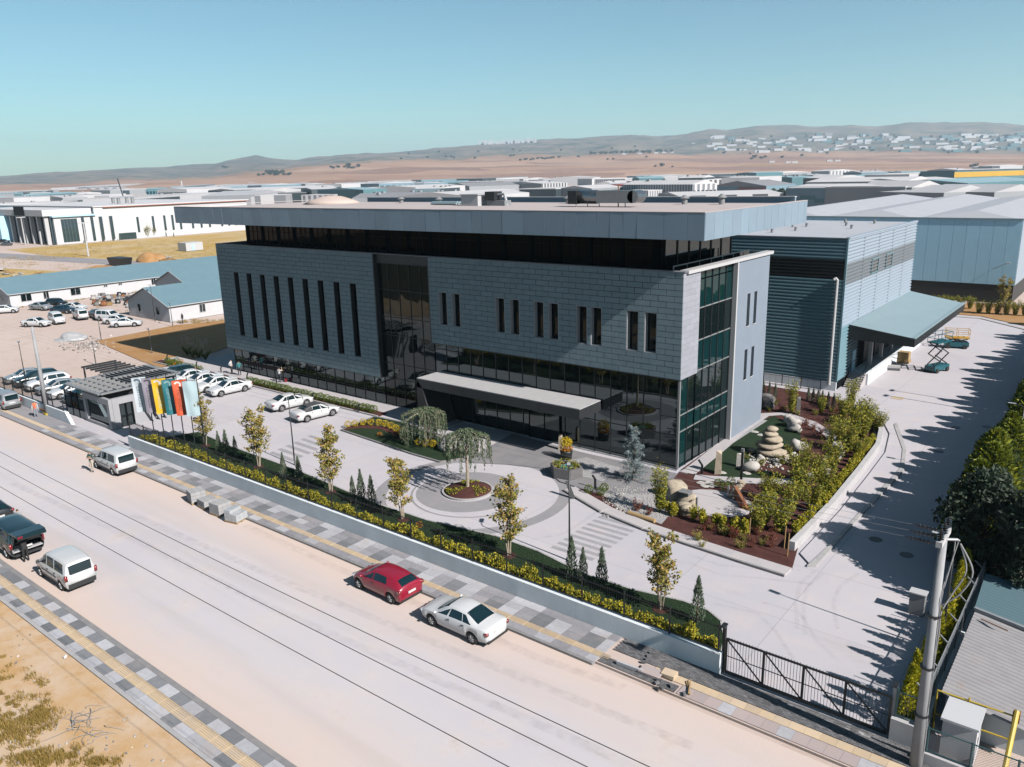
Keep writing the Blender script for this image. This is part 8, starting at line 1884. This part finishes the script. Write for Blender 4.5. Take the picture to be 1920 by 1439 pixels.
# window cleaner's bucket and site tools
b = G(536, 718); tag(MB().lathe([(.16, .1), (.2, .45)], (b.x, b.y, 0), 12).build('bucket', 'lamp_red', None, (b.x, b.y, 0)), 'red bucket beside the window cleaner', 'bucket')
b = G(86, 777); t = thing('wheelbarrow', 'brown wheelbarrow beside the worker in the orange vest', 'wheelbarrow', (b.x, b.y, 0)); MB().add([(b.x-.3, b.y-.25, .3), (b.x+.3, b.y-.25, .3), (b.x+.3, b.y+.25, .3), (b.x-.3, b.y+.25, .3), (b.x-.5, b.y-.35, .6), (b.x+.5, b.y-.35, .6), (b.x+.5, b.y+.35, .6), (b.x-.5, b.y+.35, .6)], [(0, 3, 2, 1), (4, 5, 6, 7), (0, 1, 5, 4), (1, 2, 6, 5), (2, 3, 7, 6), (3, 0, 4, 7)]).build('tray', 'rust', t)
MB().lathe([(.18, -.05), (.18, .05)], (b.x-.6, b.y, .18), 12, M=Matrix.Rotation(R(90), 3, 'X')).build('wheel', 'tyre_rubber', t)
for s_ in (-.2, .2): MB().bar((b.x-.6, b.y+s_*.4, .2), (b.x+.95, b.y+s_*1.4, .55), .04).build('handle', 'wood_pale', t)

# ------------------------------------------------------------------ people
mat('skin', (.62, .38, .26), rough=.6); mat('hair_dark', (.02, .015, .012), rough=.7); mat('shoe', (.03, .028, .025), rough=.6)
for nm, c in dict(cl_green=(.02, .09, .09), cl_beige=(.62, .55, .46), cl_grey=(.36, .40, .43), cl_black=(.012, .014, .016), cl_orange=(.85, .20, .08), cl_white=(.74, .74, .76), cl_teal=(.04, .22, .24), cl_navy=(.02, .03, .05), cl_jeans=(.30, .34, .40)).items(): mat(nm, c, rough=.85)
def person(loc, face, label, top, legs, sleeve=None, arms='down', lean=0.0, stride=0.0, h=1.76):
    J = {'pelvis': (0, 0, .96), 'spine': (0, .01+lean*.25, 1.16), 'chest': (0, lean*.7, 1.36), 'neck': (0, lean+.0, 1.50), 'jaw': (0, lean+.03, 1.57), 'crown': (0, lean+.01, 1.69)}
    for s, n_ in ((1, 'l'), (-1, 'r')):
        st = stride*s
        J.update({'sh'+n_: (.19*s, lean*.8, 1.43), 'hip'+n_: (.095*s, 0, .90), 'kn'+n_: (.11*s, .04+st*.5, .50), 'an'+n_: (.115*s, st, .09), 'to'+n_: (.13*s, .15+st, .045)})
        if arms == 'down': e, w = (.25*s, -.03+lean*.6, 1.14), (.25*s, .06+lean*.9-st*.5, .90)
        elif arms == 'folded': e, w = (.27*s, .08, 1.17), (-.04*s, .24, 1.20)
        elif arms == 'reach': e, w = (.25*s, .20+lean, 1.22), (.20*s, .46+lean, 1.18)
        elif arms == 'pole': e, w = (.26*s, .22, 1.32 if s > 0 else 1.2), (.08, .38, 1.55 if s > 0 else 1.25)
        elif arms == 'hips': e, w = (.36*s, -.08, 1.17), (.19*s, .05, 1.02)
        hd = Vector(w)+(Vector(w)-Vector(e)).normalized()*.09
        J.update({'el'+n_: e, 'wr'+n_: w, 'ha'+n_: tuple(hd)})
    B = [('pelvis', 'spine', 't'), ('spine', 'chest', 't'), ('chest', 'neck', 't'), ('neck', 'jaw', 's'), ('jaw', 'crown', 'h')]
    for n_ in 'lr': B += [('chest', 'sh'+n_, 't'), ('sh'+n_, 'el'+n_, 'a'), ('el'+n_, 'wr'+n_, 'f'), ('wr'+n_, 'ha'+n_, 's'), ('pelvis', 'hip'+n_, 'g'), ('hip'+n_, 'kn'+n_, 'g'), ('kn'+n_, 'an'+n_, 'g'), ('an'+n_, 'to'+n_, 'b')]
    RAD = {'pelvis': (.155, .115), 'spine': (.15, .11), 'chest': (.175, .12), 'neck': (.06, .06), 'jaw': (.078, .085), 'crown': (.07, .08), 'sh': (.075, .075), 'el': (.052, .052), 'wr': (.036, .036), 'ha': (.042, .026), 'hip': (.10, .10), 'kn': (.068, .068), 'an': (.048, .05), 'to': (.045, .035)}
    names = list(J); me = bpy.data.meshes.new('person_body'); me.from_pydata([J[n_] for n_ in names], [(names.index(a), names.index(b)) for a, b, _ in B], [])
    o = bpy.data.objects.new('tmp', me); col.objects.link(o); md = o.modifiers.new('s', 'SKIN'); md.use_smooth_shade = True
    for i, n_ in enumerate(names):
        k = n_ if n_ in RAD else n_[:-1]; sv_ = me.skin_vertices[0].data[i]; sv_.radius = RAD[k]; sv_.use_root = n_ == 'pelvis'
    o.modifiers.new('d', 'SUBSURF').levels = 1
    dg = bpy.context.evaluated_depsgraph_get(); dg.update(); out = bpy.data.meshes.new_from_object(o.evaluated_get(dg)); bpy.data.objects.remove(o)
    mats_ = [top, legs, 'skin', 'hair_dark', 'shoe', sleeve or top]
    for m_ in list(out.materials): pass
    out.materials.clear()
    for m_ in mats_: out.materials.append(MATS[m_])
    code = {'t': 0, 'g': 1, 's': 2, 'h': 2, 'a': 5 if sleeve else 0, 'f': 2 if arms in ('folded', 'pole') and not sleeve else (5 if sleeve else 0), 'b': 4}
    segs = [(Vector(J[a]), Vector(J[b]), c) for a, b, c in B]
    for p in out.polygons:
        c = p.center; best = None
        for a, b, k in segs:
            d = b-a; t = max(0, min(1, (c-a).dot(d)/d.length_squared)); ds = (c-(a+d*t)).length
            if best is None or ds < best[0]: best = (ds, k)
        k = best[1]; mi = code[k]
        if k == 'h': hx = Vector(J['jaw']); mi = 3 if (c.z > hx.z+.07 and c.y < hx.y+.05) or c.y < hx.y-.03 or c.z > hx.z+.12 else 2
        p.material_index = mi; p.use_smooth = True
    t = thing('person', label, 'person', loc, face); t.scale = (h/1.76,)*3
    child('body', out, t)
    hm = MB()                               # fingers, nose, ears
    for n_ in 'lr':
        w, hd = Vector(J['wr'+n_]), Vector(J['ha'+n_]); d = (hd-w).normalized(); sd_ = d.cross(Vector((0, 0, 1)) if abs(d.z) < .9 else Vector((0, 1, 0))).normalized()
        for i, ln in enumerate((.06, .075, .08, .07)): a = hd+sd_*(-.027+.018*i); hm.tube([a, a+d*ln*.6, a+d*ln+Vector((0, .02, -.01))], [.009, .008, .006], 5)
        a = w+d*.03+sd_*-.03; hm.tube([a, a+d*.03-sd_*.03, a+d*.06-sd_*.035], [.010, .009, .007], 5)
    jx = Vector(J['jaw']); hm.rock((jx.x, jx.y+.095, jx.z+.045), (.014, .02, .022), 1, 6, 4, 0)
    for s in (-1, 1): hm.rock((jx.x+.08*s, jx.y, jx.z+.045), (.012, .022, .032), 1, 6, 4, 0)
    child('hands_and_face', hm.mesh('hands_and_face', 'skin'), t)
    return t
def PP(px, py): b = G(px, py); return (b.x, b.y, 0)
person(PP(174, 885), R(200), 'man in dark green shirt and beige trousers with folded arms beside the white minivan', 'cl_green', 'cl_beige', arms='folded')
person(PP(40, 1000), R(30), 'man in grey jacket walking away beyond the black van', 'cl_grey', 'cl_jeans', stride=.16)
person((vx+2.95, vy-.35, 0), R(92), 'person in black reaching into the open boot of the black van', 'cl_black', 'cl_black', arms='reach', lean=.10)
person(PP(69, 784), R(240), 'worker in orange vest standing on the pavement by the grey pole', 'cl_orange', 'cl_jeans', sleeve='cl_white')
person((*PP(435, 703)[:2], .1), R(-60), 'man in white shirt talking on the facade walk', 'cl_white', 'cl_black', arms='hips')
person((*PP(450, 706)[:2], .1), R(70), 'man in teal shirt listening to the man in white', 'cl_teal', 'cl_navy')
person((*PP(525, 719)[:2], .1), R(10), 'window cleaner in white shirt raising a long pole to the glass', 'cl_white', 'cl_navy', arms='pole')
p = PP(525, 719); MBp = MB().tube([(p[0]-.15, p[1]+.3, 1.1), (p[0]+.9, p[1]+1.6, 3.2)], .02, 6).build('cleaning_pole', 'wood_pale', None, (p[0], p[1], 1.1)); tag(MBp, 'long thin cleaning pole held by the window cleaner', 'pole')
person(PP(343, 607), R(120), 'person in dark clothes walking past the near barrack', 'cl_black', 'cl_navy', stride=.15)
# ------------------------------------------------------------------ haze
m = bpy.data.materials.new('haze_air'); m.use_nodes = True; nt = m.node_tree; nt.nodes.clear()
pv = nt.nodes.new('ShaderNodeVolumePrincipled'); pv.inputs['Color'].default_value = (0.64, 0.84, 1.0, 1)
pv.inputs['Density'].default_value = HAZE_D; pv.inputs['Anisotropy'].default_value = 0.3
ou = nt.nodes.new('ShaderNodeOutputMaterial'); nt.links.new(pv.outputs[0], ou.inputs['Volume'])
MATS['haze_air'] = m
hz = MB().box(-9600, 9600, -9600, 9600, -470, 480).build('haze', 'haze_air'); hz['kind'] = 'stuff'
